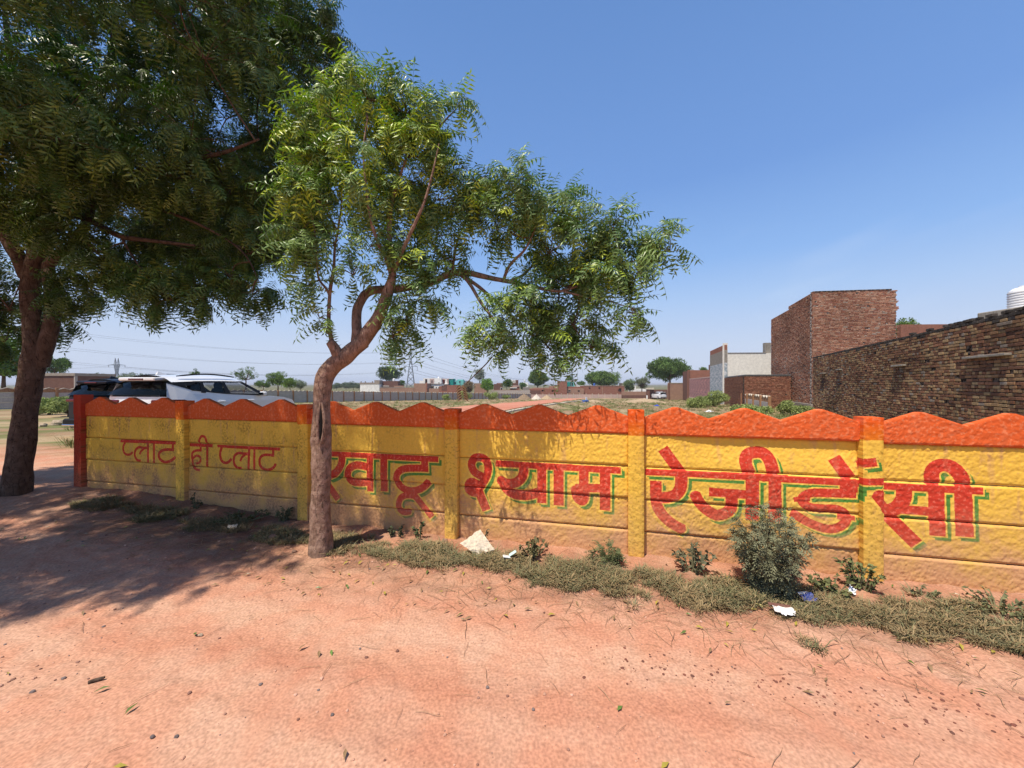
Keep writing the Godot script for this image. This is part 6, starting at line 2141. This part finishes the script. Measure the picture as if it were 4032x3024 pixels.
func make_plot() -> void:
	ribbon("path", Vector2(-4.0, 19.0), Vector2(18.0, 105.0), 2.4, M.earth, 0.03)
	var kerb := thing("kerb", "thin pale concrete kerb along the right side of the pink path", "kerb")
	var mb := MB.new()
	for k in 14:
		var a := Vector2(-2.2, 15.0).lerp(Vector2(12.5, 65.0), k / 14.0)
		var b := Vector2(-2.2, 15.0).lerp(Vector2(12.5, 65.0), (k + 0.97) / 14.0)
		mb.bar(on_ground(a.x, a.y, 0.03), on_ground(b.x, b.y, 0.03), 0.26, 0.12)
	put("edging", mb.done(M.far_pale), kerb)
	precast("boundary_wall", "long grey precast wall with orange posts crossing the far left field", Vector2(-40.0, 8.5), Vector2(5.8, 119.0), 1.40, true, 20, M.far_post, M.far_grey)
	precast("boundary_wall", "low pale wall closing the plot below the long red brick house", Vector2(5.8, 119.0), Vector2(34.0, 117.0), 1.45, false, 0, M.far_pale, M.pink_pale)
	precast("boundary_wall", "short grey precast wall piece with serrated top before the tall brick block", Vector2(16.2, 27.0), Vector2(13.25, 19.7), 1.05, true, 4, M.far_post, M.far_grey, Vector2(0.05, 0.10))
	heap("sand_heap", "brown sand heap at the far end of the pink path", 2.6, 82.0, 3.6, 1.25, M.sand_dark, 1)
	heap("sand_heap", "white sand heap between two brown heaps", 5.2, 82.0, 2.4, 1.05, M.sand_white, 2)
	heap("sand_heap", "light brown sand heap right of the white heap", 7.4, 82.0, 2.8, 0.95, M.sand, 3)
	heap("sand_heap", "long pale sand ramp in front of the parked white car", 15.2, 44.0, 6.0, 0.55, M.sand, 4)
	heap("sand_heap", "low pale earth mound left of the sand ramp", 9.5, 45.0, 4.0, 0.4, M.sand, 5)
	var blue := thing("cart", "small dark blue cart with a white board standing beside the pink path", "cart", on_ground(7.9, 41.3), 0.6)
	block(blue, "tray", Vector3(0, 0.22, 0), Vector3(0.62, 0.18, 0.42), M.tank_blue, 0.03)
	block(blue, "white_board", Vector3(0.12, 0.48, 0.02), Vector3(0.26, 0.30, 0.04), M.white_sheet, 0.01)
	mb = MB.new()
	mb.bar(Vector3(-0.28, 0.2, 0.15), Vector3(-0.45, 0.0, 0.15), 0.04)
	mb.bar(Vector3(-0.28, 0.2, -0.15), Vector3(-0.45, 0.0, -0.15), 0.04)
	mb.bar(Vector3(0.28, 0.2, 0.15), Vector3(0.36, 0.0, 0.15), 0.04)
	mb.bar(Vector3(0.28, 0.2, -0.15), Vector3(0.36, 0.0, -0.15), 0.04)
	put("legs", mb.done(M.tank_blue), blue)
	var p := PackedVector3Array()
	for j in 9:
		for i in 9:
			p.append(Vector3(i * 0.055 - 0.22, 0.03 + 0.10 * (0.5 + 0.5 * slow.get_noise_2d(i * 2.1, j * 2.3)) * minf(minf(i, 8 - i), minf(j, 8 - j)) / 2.0, 0.18 - j * 0.045))
	var tarp := put("tarpaulin", grid_mesh(p, 9, 9, M.blue_sheet))
	tarp.position = on_ground(11.5, 30.5)
	tag(tarp, "crumpled bright blue plastic sheet lying in the weeds by the sand ramp", "tarpaulin")
	var scrap := put("plastic_scrap", grid_mesh(p, 9, 9, M.white_sheet))
	scrap.position = on_ground(11.4, 22.2)
	scrap.rotation.y = 0.8
	scrap.scale = Vector3(1.5, 0.8, 1.0)
	tag(scrap, "white plastic scrap in the weeds before the brown brick house", "scrap")
	# stones at the left gap
	var r := RandomNumberGenerator.new()
	r.seed = 71
	for s in [[-16.2, 13.7, 0.42, "largest pale rock in the row seen between the big trunk and the red post"], [-15.4, 13.6, 0.30, "pale flat rock right of the largest rock at the left gap"], [-16.0, 13.1, 0.24, "small pale rock before the largest rock at the left gap"], [-19.5, 13.4, 0.34, "pale rock at the left picture edge beyond the trunk"]]:
		tag(put("rock", stone_mesh(r, s[2], M.pale_stone)), s[3], "rock").position = on_ground(s[0], s[1], 0.05)
	# bushes
	for b in [[-8.6, 69.0, 2.4, 1.4, "green weedy bush at the far grey wall, left of the path"], [-10.8, 64.0, 1.5, 0.9, "small green bush at the grey wall, second from the left"], [-4.2, 78.0, 3.3, 1.35, "widest green bush at the far grey wall"], [-1.3, 86.0, 1.7, 1.0, "small green bush near the right end of the grey wall"], [-16.8, 34.5, 0.7, 0.7, "small bush at the grey wall just right of the small trunk"],
			[-21.0, 18.2, 1.7, 0.9, "bright green weeds between the big trunk and the dark car"], [-23.5, 19.5, 1.6, 0.8, "green weeds at the grey wall beside the dark car"], [15.6, 29.5, 1.5, 1.2, "green weeds at the foot of the pink wall"], [13.2, 27.0, 1.6, 0.7, "green weeds left of the short precast wall"], [14.8, 20.2, 1.8, 0.6, "low weeds right of the short precast wall"], [11.8, 19.0, 1.8, 0.45, "low weeds before the brown brick house"]]:
		far_tree(b[4], on_ground(b[0], b[1]), b[3], b[2], 0.02, Color(0.155, 0.185, 0.065), int(absf(b[0]) * 10.0), 0.9, "weedy bushes in the plot", "bush")


func stone_mesh(r: RandomNumberGenerator, size: float, m: Material) -> ArrayMesh:
	var mb := MB.new()
	var off := Vector3(r.randf(), r.randf(), r.randf()) * 50.0
	var pt := func(i: int, j: int) -> Vector3:
		var a := TAU * (i % 9) / 9.0
		var b := PI * (j / 5.0 - 0.5)
		var d := Vector3(cos(a) * cos(b), sin(b), sin(a) * cos(b))
		return d * Vector3(0.5, 0.32, 0.4) * size * (1.0 + 0.45 * slow.get_noise_3d(d.x * 2.0 + off.x, d.y * 2.0 + off.y, d.z * 2.0 + off.z))
	for j in 5:
		for i in 9:
			mb.quad_out(pt.call(i, j), pt.call(i + 1, j), pt.call(i + 1, j + 1), pt.call(i, j + 1), Vector3.ZERO)
	return mb.done(m)


func along_wall(u: float, w: float) -> Vector2:
	# u metres along the painted wall, w metres in front of it, as (x, far)
	return Vector2(-5.954 + 0.9716 * u - 0.2368 * w, 5.3256 - 0.2368 * u - 0.9716 * w)


func make_ground_cover() -> void:
	var r := RandomNumberGenerator.new()
	r.seed = 900
	# grass along the foot of the painted wall
	var tufts := [grass_tuft(16, 0.055, 0.09, 1), grass_tuft(14, 0.085, 0.08, 2), grass_tuft(18, 0.04, 0.11, 3)]
	var places := [[], [], []]
	var tints := [[], [], []]
	var tries := 0
	var count := 0
	while count < 7200 and tries < 90000:
		tries += 1
		var u := r.randf_range(0.9, 12.4)
		var w := r.randf_range(0.0, 1.45)
		var q := along_wall(u, w)
		var mid := 0.44 + 0.030 * maxf(u - 4.0, 0.0)
		var half := 0.30 + 0.018 * maxf(u - 4.0, 0.0)
		var keep := exp(-pow((w - mid) / half, 2.0) * 1.5)
		keep += 0.75 * slow.get_noise_2d(q.x * 3.0, q.y * 3.0) + 0.3 * slow.get_noise_2d(q.x * 9.0, q.y * 9.0)
		if u > 3.7 and u < 8.0 and w < 0.24:
			keep *= 0.55
		if u < 3.6:
			keep *= 0.80
		elif u < 4.3:
			keep *= 0.8
		if keep < 0.62 or r.randf() > keep * 0.8:
			continue
		count += 1
		var k := r.randi() % 3
		var s := r.randf_range(0.6, 1.15) * (0.8 + 0.35 * minf(keep, 1.0))
		places[k].append(Transform3D(Basis(Vector3.UP, r.randf() * TAU) * Basis.from_scale(Vector3(s, s * r.randf_range(0.7, 1.1), s)), on_ground(q.x, q.y, -0.004)))
		var c := Color(0.215, 0.195, 0.110).lerp(Color(0.150, 0.150, 0.075), r.randf())
		var dry := r.randf() + 0.4 * slow.get_noise_2d(q.x * 2.0 + 30.0, q.y * 2.0) + 0.25 * smoothstep(0.75, 1.15, w)
		if dry > 0.48:
			c = Color(0.34, 0.25, 0.14).lerp(Color(0.24, 0.18, 0.09), r.randf())
		tints[k].append(c * r.randf_range(0.8, 1.2))
	for k in 3:
		scatter("grass", tufts[k], places[k], tints[k])
	# weeds and dry grass in the plot
	var big := [grass_tuft(16, 0.30, 0.30, 11), grass_tuft(22, 0.20, 0.40, 12)]
	places = [[], []]
	tints = [[], []]
	for k in 16000:
		var far := 5.5 + 75.0 * pow(r.randf(), 1.6)
		var x := r.randf_range(-1.15, 0.75) * far
		if x < -5.0 and far < 8.5:
			continue
		if (wall_far(x) - far) > -0.25 or (x - 17.5) > -0.45 * (far - 22.0) - 0.5 and far < 23.0:
			continue
		if absf((x + 4.0) - (far - 19.0) * 0.2588) < 2.5 and far > 18.0:
			continue
		var e := slow.get_noise_2d(x * 0.35 + 7.0, far * 0.35)
		var f := slow.get_noise_2d(x * 1.3 + 70.0, far * 1.3)
		if f - 0.35 * e + 0.10 + 0.25 * smoothstep(2.0, 12.0, x) < r.randf() * 0.5 - 0.05:
			continue
		var n := r.randi() % 2
		var s := r.randf_range(0.5, 1.3)
		places[n].append(Transform3D(Basis(Vector3.UP, r.randf() * TAU) * Basis.from_scale(Vector3.ONE * s), on_ground(x, far, -0.01)))
		var c := Color(0.135, 0.165, 0.055).lerp(Color(0.10, 0.135, 0.045), r.randf())
		if r.randf() < 0.30:
			c = Color(0.36, 0.28, 0.16)
		tints[n].append(c * r.randf_range(0.8, 1.25))
	for n in 2:
		scatter("weeds", big[n], places[n], tints[n])
	# straw and thin twigs on the verge and the road
	var sm := MB.new()
	sm.tube(smoothed([Vector3(0, 0.002, -0.07), Vector3(0.003, 0.006, -0.02), Vector3(-0.002, 0.005, 0.03), Vector3(0.004, 0.002, 0.08)], 3), smoothed_f([0.0008, 0.0013, 0.0011, 0.0006], 3), 4)
	var straw := sm.done(M.straw)
	var sp := []
	var st := []
	for k in 2600:
		var u := r.randf_range(1.5, 12.2)
		var w := 0.72 + 0.03 * maxf(u - 4.0, 0.0) + 0.26 * r.randfn() if k < 2350 else r.randf_range(0.0, 3.4)
		if w < 0.02:
			continue
		var q := along_wall(u, w)
		var s := r.randf_range(0.35, 1.25)
		sp.append(Transform3D(Basis(Vector3.UP, r.randf() * TAU) * Basis.from_scale(Vector3(s, 1.0, s)), on_ground(q.x, q.y, 0.003)))
		st.append(Color(0.22, 0.12, 0.075).lerp(Color(0.42, 0.29, 0.17), r.randf()))
	scatter("straw", straw, sp, st)
	# crumbs and pebbles on the road
	var pebble := stone_mesh(r, 1.0, M.crumb)
	sp = []
	st = []
	for k in 7000:
		var x := r.randf_range(-6.0, 4.5)
		var far := r.randf_range(1.3, 4.6)
		if wall_far(x) - far < 0.4:
			continue
		var patch := slow.get_noise_2d(x * 1.6 + 5.0, far * 2.4)
		if patch < r.randf() * 0.6 - 0.3:
			continue
		var s := 0.005 + 0.020 * pow(r.randf(), 7.0)
		sp.append(Transform3D(Basis.from_euler(Vector3(r.randf() * 0.5, r.randf() * TAU, 0)) * Basis.from_scale(Vector3.ONE * s), on_ground(x, far, s * 0.12)))
		st.append(Color(0.17, 0.085, 0.065).lerp(Color(0.34, 0.19, 0.14), r.randf()) if r.randf() < 0.35 else Color(0.62, 0.38, 0.28).lerp(Color(0.45, 0.25, 0.17), r.randf()) if r.randf() < 0.8 else Color(0.19, 0.15, 0.14))
	for k in 260:
		var s := r.randf()
		var x := lerpf(0.55, 2.75, s) + 0.16 * r.randfn()
		var far := lerpf(2.22, 1.74, s) + 0.09 * r.randfn()
		sp.append(Transform3D(Basis(Vector3.UP, r.randf() * TAU) * Basis.from_scale(Vector3(1.0, 0.55, 1.0) * (0.007 + 0.016 * pow(r.randf(), 3.0))), on_ground(x, far, 0.001)))
		st.append(Color(0.20, 0.075, 0.055).lerp(Color(0.13, 0.065, 0.05), r.randf()))
	scatter("gravel", pebble, sp, st)
	# dropped leaves
	var lm := MB.new()
	leaflet(lm, Vector3(0, 0.004, -0.02), Vector3(0, 0.05, 1).normalized(), Vector3.UP, 0.055, 0.018, 0.004)
	var fallen := lm.done(M.leaf)
	sp = []
	st = []
	for k in 420:
		var u := r.randf_range(1.0, 12.0)
		var w := r.randf_range(0.1, 1.3) if k < 360 else r.randf_range(1.0, 3.0)
		var q := along_wall(u, w)
		sp.append(Transform3D(Basis.from_euler(Vector3(r.randf_range(-0.3, 0.3), r.randf() * TAU, r.randf_range(-0.5, 0.5))) * Basis.from_scale(Vector3.ONE * r.randf_range(0.6, 1.2)), on_ground(q.x, q.y, 0.012)))
		st.append(Color(0.42, 0.34, 0.06) if r.randf() < 0.3 else Color(0.30, 0.19, 0.10) if r.randf() < 0.7 else Color(0.12, 0.17, 0.04))
	scatter("fallen_leaves", fallen, sp, st)
	for one in [[-1.08, 2.30, 0.6, "single green leaf on the bare road near the small tree"], [0.52, 1.87, 2.4, "single green leaf on the bare road right of the middle"]]:
		var o := put("leaf", lm.done(M.fresh_leaf))
		o.position = on_ground(one[0], one[1], 0.006)
		o.rotation = Vector3(0.05, one[2], 0.35)
		tag(o, one[3], "leaf")


func make_plants() -> void:
	var cut := weed_leaf(0)
	var broad := weed_leaf(1)
	shrub("bush", "tall grey green weed bush standing before the large red letters on the right", 1.98, 2.96, 0.80, 0.48, 46, 26, cut, 0.85, Color(0.195, 0.20, 0.12), 31)
	shrub("weed", "dusty round leaved weed left of the tall weed bush", 1.53, 3.27, 0.27, 0.34, 16, 13, broad, 1.0, Color(0.115, 0.115, 0.070), 32)
	shrub("weed", "leafy green weed climbing the post at the right", 2.70, 2.97, 0.32, 0.28, 14, 18, broad, 0.8, Color(0.135, 0.155, 0.065), 33)
	shrub("weed", "low leafy weed just left of the climbing weed at the post", 2.46, 2.95, 0.16, 0.36, 14, 12, broad, 0.9, Color(0.13, 0.14, 0.06), 34)
	shrub("weed", "spreading green weed at the lower right picture edge", 3.42, 2.70, 0.12, 0.50, 22, 12, broad, 0.65, Color(0.155, 0.165, 0.080), 35)
	shrub("weed", "small green weed between the right post and the picture edge", 3.05, 2.86, 0.11, 0.18, 8, 9, broad, 0.65, Color(0.16, 0.165, 0.085), 36)
	shrub("weed", "low dusty weed right of the mint coloured wrapper", 0.19, 3.53, 0.20, 0.30, 16, 13, broad, 0.85, Color(0.135, 0.125, 0.06), 37)
	shrub("weed", "low green weed against the wall left of the yellow middle post", 0.86, 3.44, 0.15, 0.26, 13, 12, cut, 0.8, Color(0.12, 0.14, 0.065), 38)
	shrub("weed", "thin weed sprig at the wall right of the small trunk shadow", -0.96, 3.98, 0.20, 0.12, 5, 12, broad, 0.8, Color(0.09, 0.11, 0.05), 39)
	shrub("weed", "shaded low weed at the wall foot behind the trunk shadow", -1.22, 4.06, 0.12, 0.22, 8, 10, broad, 0.8, Color(0.08, 0.09, 0.05), 40)
	shrub("weed", "shaded weed at the wall under the last letter of the small text", -2.60, 4.38, 0.20, 0.18, 9, 12, broad, 0.9, Color(0.12, 0.12, 0.06), 41)
	shrub("weed", "dark upright weed against the wall right of the second post", -3.80, 4.63, 0.26, 0.12, 6, 12, broad, 0.8, Color(0.08, 0.085, 0.05), 42)
	shrub("weed", "dark low weeds in the shade below the small red text", -3.05, 4.35, 0.12, 0.6, 16, 9, broad, 0.9, Color(0.09, 0.10, 0.045), 43)
	shrub("weed", "withered weed stalk behind the cream sack", -0.28, 3.84, 0.17, 0.14, 5, 8, broad, 0.7, Color(0.17, 0.13, 0.08), 44)


func crumpled(t: Node3D, called: String, at: Vector3, size: Vector2, depth: float, m: Material, sd: int) -> MeshInstance3D:
	var p := PackedVector3Array()
	for j in 11:
		for i in 11:
			var u := i / 10.0 - 0.5
			var v := j / 10.0 - 0.5
			var k := slow.get_noise_3d(u * 6.0, v * 6.0, sd * 7.0) + 0.5 * slow.get_noise_3d(u * 15.0, v * 15.0, sd * 3.0)
			p.append(Vector3(u * size.x * (1.0 + 0.15 * k), depth * k, -v * size.y * (1.0 + 0.25 * slow.get_noise_2d(u * 9.0, sd * 5.0))))
	var o := put(called, grid_mesh(p, 11, 11, m), t)
	o.position = at
	return o


func make_litter() -> void:
	var r := RandomNumberGenerator.new()
	r.seed = 333
	# the cream sack: two folded layers leaning on the mound
	var sack := thing("sack", "folded cream cloth sack lying at the wall foot left of the middle", "sack", on_ground(-0.33, 3.62, 0.012), 0.0)
	var quadp := [Vector3(-0.165, 0.075, -0.02), Vector3(0.004, 0.005, 0.06), Vector3(0.165, 0.035, 0.02), Vector3(0.020, 0.165, -0.13)]   # left, near, right, top
	for layer in 3:
		var p := PackedVector3Array()
		for j in 17:
			for i in 17:
				var u := i / 16.0
				var v := j / 16.0
				if layer > 0:
					u = 0.22 + 0.78 * u if layer == 1 else 0.5 + 0.5 * u
				var a: Vector3 = (quadp[0] as Vector3).lerp(quadp[1], u)
				var b: Vector3 = (quadp[3] as Vector3).lerp(quadp[2], u)
				var q := a.lerp(b, v)
				var fold := 0.020 * slow.get_noise_2d(u * 5.0 + layer * 9.0, v * 6.0) + 0.010 * slow.get_noise_2d(u * 16.0, v * 16.0 + layer)
				q += Vector3(-0.35, 0.75, 0.55) * (fold + 0.017 * layer + 0.020 * sin(u * PI) * sin(v * PI))
				p.append(q + Vector3(0.008, -0.006, 0.01) * layer)
		put("cloth", grid_mesh(p, 17, 17, M.sack), sack)
	var hem := MB.new()
	hem.bar(quadp[1] + Vector3(0, 0.01, 0.01), quadp[2] + Vector3(0, 0.012, 0.008), 0.014)
	put("hem", hem.done(M.sack), sack)
	# mint wrapper
	var mint := thing("wrapper", "bent mint green and silver wrapper in the grass right of the sack", "wrapper", on_ground(-0.02, 3.44, 0.03), 0.2)
	block(mint, "flap", Vector3(0.042, 0.022, 0), Vector3(0.07, 0.004, 0.045), M.mint, 0.001).rotation.z = 0.5
	block(mint, "tray", Vector3(-0.03, 0.008, 0), Vector3(0.07, 0.010, 0.045), M.foil, 0.003).rotation.z = -0.2
	# brown and white packet
	var pk := thing("packet", "torn brown and white packet at the grass edge before the weed bush", "packet", on_ground(1.87, 2.66, 0.03), -0.25)
	crumpled(pk, "dark_side", Vector3(-0.005, 0.022, -0.025), Vector2(0.135, 0.028), 0.010, M.packet_brown, 1).rotation.x = 0.5
	crumpled(pk, "white_side", Vector3(0.01, 0.012, 0.008), Vector2(0.125, 0.045), 0.014, M.paper, 2).rotation.x = 0.35
	crumpled(pk, "torn_strip", Vector3(0.022, 0.004, 0.038), Vector2(0.085, 0.030), 0.016, M.white_sheet, 3).rotation.y = 0.3
	var bp := thing("packet", "crumpled dark blue packet in the grass right of the weed bush", "packet", on_ground(2.16, 2.80, 0.03), 0.2)
	crumpled(bp, "side", Vector3(0, 0.012, 0), Vector2(0.10, 0.065), 0.030, M.packet_blue, 4).rotation.x = 0.5
	crumpled(bp, "torn_edge", Vector3(-0.01, 0.034, -0.030), Vector2(0.085, 0.018), 0.010, M.paper, 5).rotation.x = 0.6
	var ws := thing("paper_scrap", "small white paper scrap before the weed at the right post", "scrap", on_ground(2.57, 2.90, 0.03), 0.7)
	crumpled(ws, "sheet", Vector3(0, 0.01, 0), Vector2(0.07, 0.045), 0.024, M.white_sheet, 6).rotation = Vector3(0.4, 0.2, 0.3)
	var gs := thing("paper_scrap", "shaded grey plastic scrap in the grass below the small red text", "scrap", on_ground(-3.0, 4.12, 0.03), 0.4)
	crumpled(gs, "sheet", Vector3(0, 0.01, 0), Vector2(0.08, 0.04), 0.02, M.sack, 7).rotation = Vector3(0.5, 0.0, -0.2)
	# a dry stick on the road
	var mb := MB.new()
	mb.tube(smoothed([Vector3(-0.030, 0.009, 0.007), Vector3(-0.008, 0.010, 0.0), Vector3(0.018, 0.010, -0.006), Vector3(0.032, 0.014, -0.006)], 5), smoothed_f([0.008, 0.009, 0.009, 0.005], 5), 8, 0.4, fine_bark)
	var stick := put("stick", mb.done(M.bark_dark))
	stick.position = on_ground(-2.23, 2.06, 0.0)
	stick.rotation.y = 0.3
	tag(stick, "short thick brown stick lying alone on the left of the road", "stick")
	for s in [[-1.98, 2.44, 0.030, "pale pebble on the road left of the small tree foot", M.pale_stone], [-2.45, 3.93, 0.085, "reddish brick chip in the shaded grass left of the small tree", M.stone], [-1.86, 4.12, 0.085, "largest pinkish clod at the wall right of the small trunk", M.stone], [-1.74, 4.12, 0.060, "pinkish clod second from the small trunk", M.stone], [-1.66, 4.07, 0.045, "smallest pinkish clod at the wall near the small trunk", M.stone],
			[-0.68, 3.88, 0.075, "dark clod at the wall left of the cream sack", M.stone], [-2.05, 3.62, 0.05, "purplish stone left of the small tree foot", M.stone], [2.03, 2.88, 0.06, "pinkish stone at the foot of the weed bush", M.stone], [2.98, 2.72, 0.06, "pinkish clod in the grass at the right", M.stone], [-0.87, 1.86, 0.020, "dark oval pebble near the lower middle of the road", M.dark_pebble], [-1.62, 1.73, 0.022, "dark pebble low on the road, left one of a close pair", M.dark_pebble], [-1.52, 1.74, 0.022, "dark pebble low on the road, right one of a close pair", M.dark_pebble]]:
		tag(put("stone", stone_mesh(r, s[2], s[4])), s[3], "stone").position = on_ground(s[0], s[1], s[2] * 0.15)


func make_power() -> void:
	pylon("tall lattice pylon with three cross arms above the village", -97.6, 370.0, 44.5, [[40.8, 5.4], [31.5, 5.6], [22.2, 6.2]], 8.0)
	pylon("horned lattice pylon faint in the haze above the dark car", -494.0, 480.0, 31.0, [[29.0, 8.0]], 8.5, true)
	pylon("faint distant lattice pylon seen under the right branch of the small tree", 158.0, 1010.0, 46.0, [[41.0, 8.0], [29.0, 8.4], [17.0, 8.8]], 10.0)
	var p1 := Vector3(-97.6, 0, -370.0)
	var end := Vector3(-325.0, 0, -206.0)
	var p2 := Vector3(158.0, 0, -1010.0)
	var side := Vector3(5.0, 0, -1.9)
	var y1 := [33.0, 23.7, 14.6]
	var y2 := [41.9, 31.6, 23.0]
	var nm := ["top", "middle", "bottom"]
	for k in 3:
		for s in [-1.0, 1.0]:
			var who: String = "nearer" if s < 0.0 else "farther"
			power_line("%s wire of the %s pair running left from the tall pylon" % [nm[k], who], p1 + side * s + Vector3(0, y1[k], 0), end + side * s + Vector3(0, y2[k], 0), 9.6, 0.05)
			power_line("%s wire of the %s pair running right from the tall pylon" % [nm[k], who], p1 + side * s + Vector3(0, y1[k], 0), p2 + side * s + Vector3(0, y1[k], 0), 24.0, 0.10)
	power_line("thin wire running left from the horned pylon", Vector3(-502.0, 23.0, -480.0), Vector3(-720.0, 17.0, -440.0), 2.0, 0.10)
	power_line("thin wire running right from the horned pylon", Vector3(-486.0, 23.0, -480.0), Vector3(-250.0, 13.0, -520.0), 4.0, 0.10)


func _ready() -> void:
	# camera
	var cam := Camera3D.new()
	cam.name = "camera"
	cam.position = Vector3(0, 1.6, 0)
	cam.fov = 90.0
	cam.near = 0.05
	cam.far = 6000.0
	add_child(cam)
	# sky and exposure
	var e := Environment.new()
	e.background_mode = Environment.BG_SKY
	e.sky = Sky.new()
	e.sky.sky_material = make_sky()
	e.background_energy_multiplier = 1.0
	e.tonemap_mode = Environment.TONE_MAPPER_LINEAR
	e.tonemap_exposure = 1.32
	e.fog_enabled = true
	e.fog_density = 0.0003
	e.fog_light_color = Color(0.86, 0.90, 0.97)
	e.sdfgi_enabled = true
	e.ssao_enabled = true
	e.ssil_enabled = true
	var we := WorldEnvironment.new()
	we.name = "environment"
	we.environment = e
	add_child(we)
	# sun: behind the camera on the left, high
	var sun := DirectionalLight3D.new()
	sun.name = "sun"
	sun.light_energy = 1.45
	sun.light_color = Color(1.0, 0.955, 0.89)
	sun.light_angular_distance = 0.53
	sun.shadow_enabled = true
	add_child(sun)
	sun.look_at_from_position(Vector3.ZERO, Vector3(0.265, -0.914, -0.308), Vector3.FORWARD)
	# noises
	fine.noise_type = FastNoiseLite.TYPE_PERLIN
	fine.frequency = 1.0
	fine.fractal_octaves = 2
	fine.seed = 8
	slow.noise_type = FastNoiseLite.TYPE_SIMPLEX_SMOOTH
	slow.frequency = 0.55
	slow.fractal_octaves = 3
	slow.seed = 19
	fine_bark.noise_type = FastNoiseLite.TYPE_PERLIN
	fine_bark.frequency = 7.0
	fine_bark.fractal_octaves = 3
	make_materials()
	M.withered = mat(Color(0.16, 0.10, 0.055), 0.8, 0.2)
	M.withered.cull_mode = BaseMaterial3D.CULL_DISABLED
	M.weed_stem = mat(Color(0.17, 0.16, 0.09), 0.8, 0.2)
	M.crumb = mat(Color.WHITE, 0.9, 0.2)
	M.crumb.vertex_color_use_as_albedo = true
	M.fresh_leaf = mat(Color(0.13, 0.21, 0.05), 0.6, 0.3)
	M.fresh_leaf.cull_mode = BaseMaterial3D.CULL_DISABLED
	M.dark_pebble = mat(Color(0.13, 0.105, 0.10), 0.8, 0.3)
	far_leaf = far_leaf_mesh()
	# the place
	make_ground()
	make_wall()
	make_brick_buildings()
	make_village()
	make_far_trees()
	make_power()
	make_plot()
	make_big_tree()
	make_small_tree()
	make_car("car", "white car with black roof rails parked behind the left part of the yellow wall", on_ground(-8.44, 8.66), -0.175, M.car_white)
	make_car("car", "dark navy car parked left of the white car behind the red end post", on_ground(-11.2, 10.25), -0.175, M.car_navy, 0.955)
	make_car("car", "small distant white car parked by the crumbling brown brick house", on_ground(33.9, 86.0), 0.25, M.car_white)
	make_plants()
	make_litter()
	make_ground_cover()
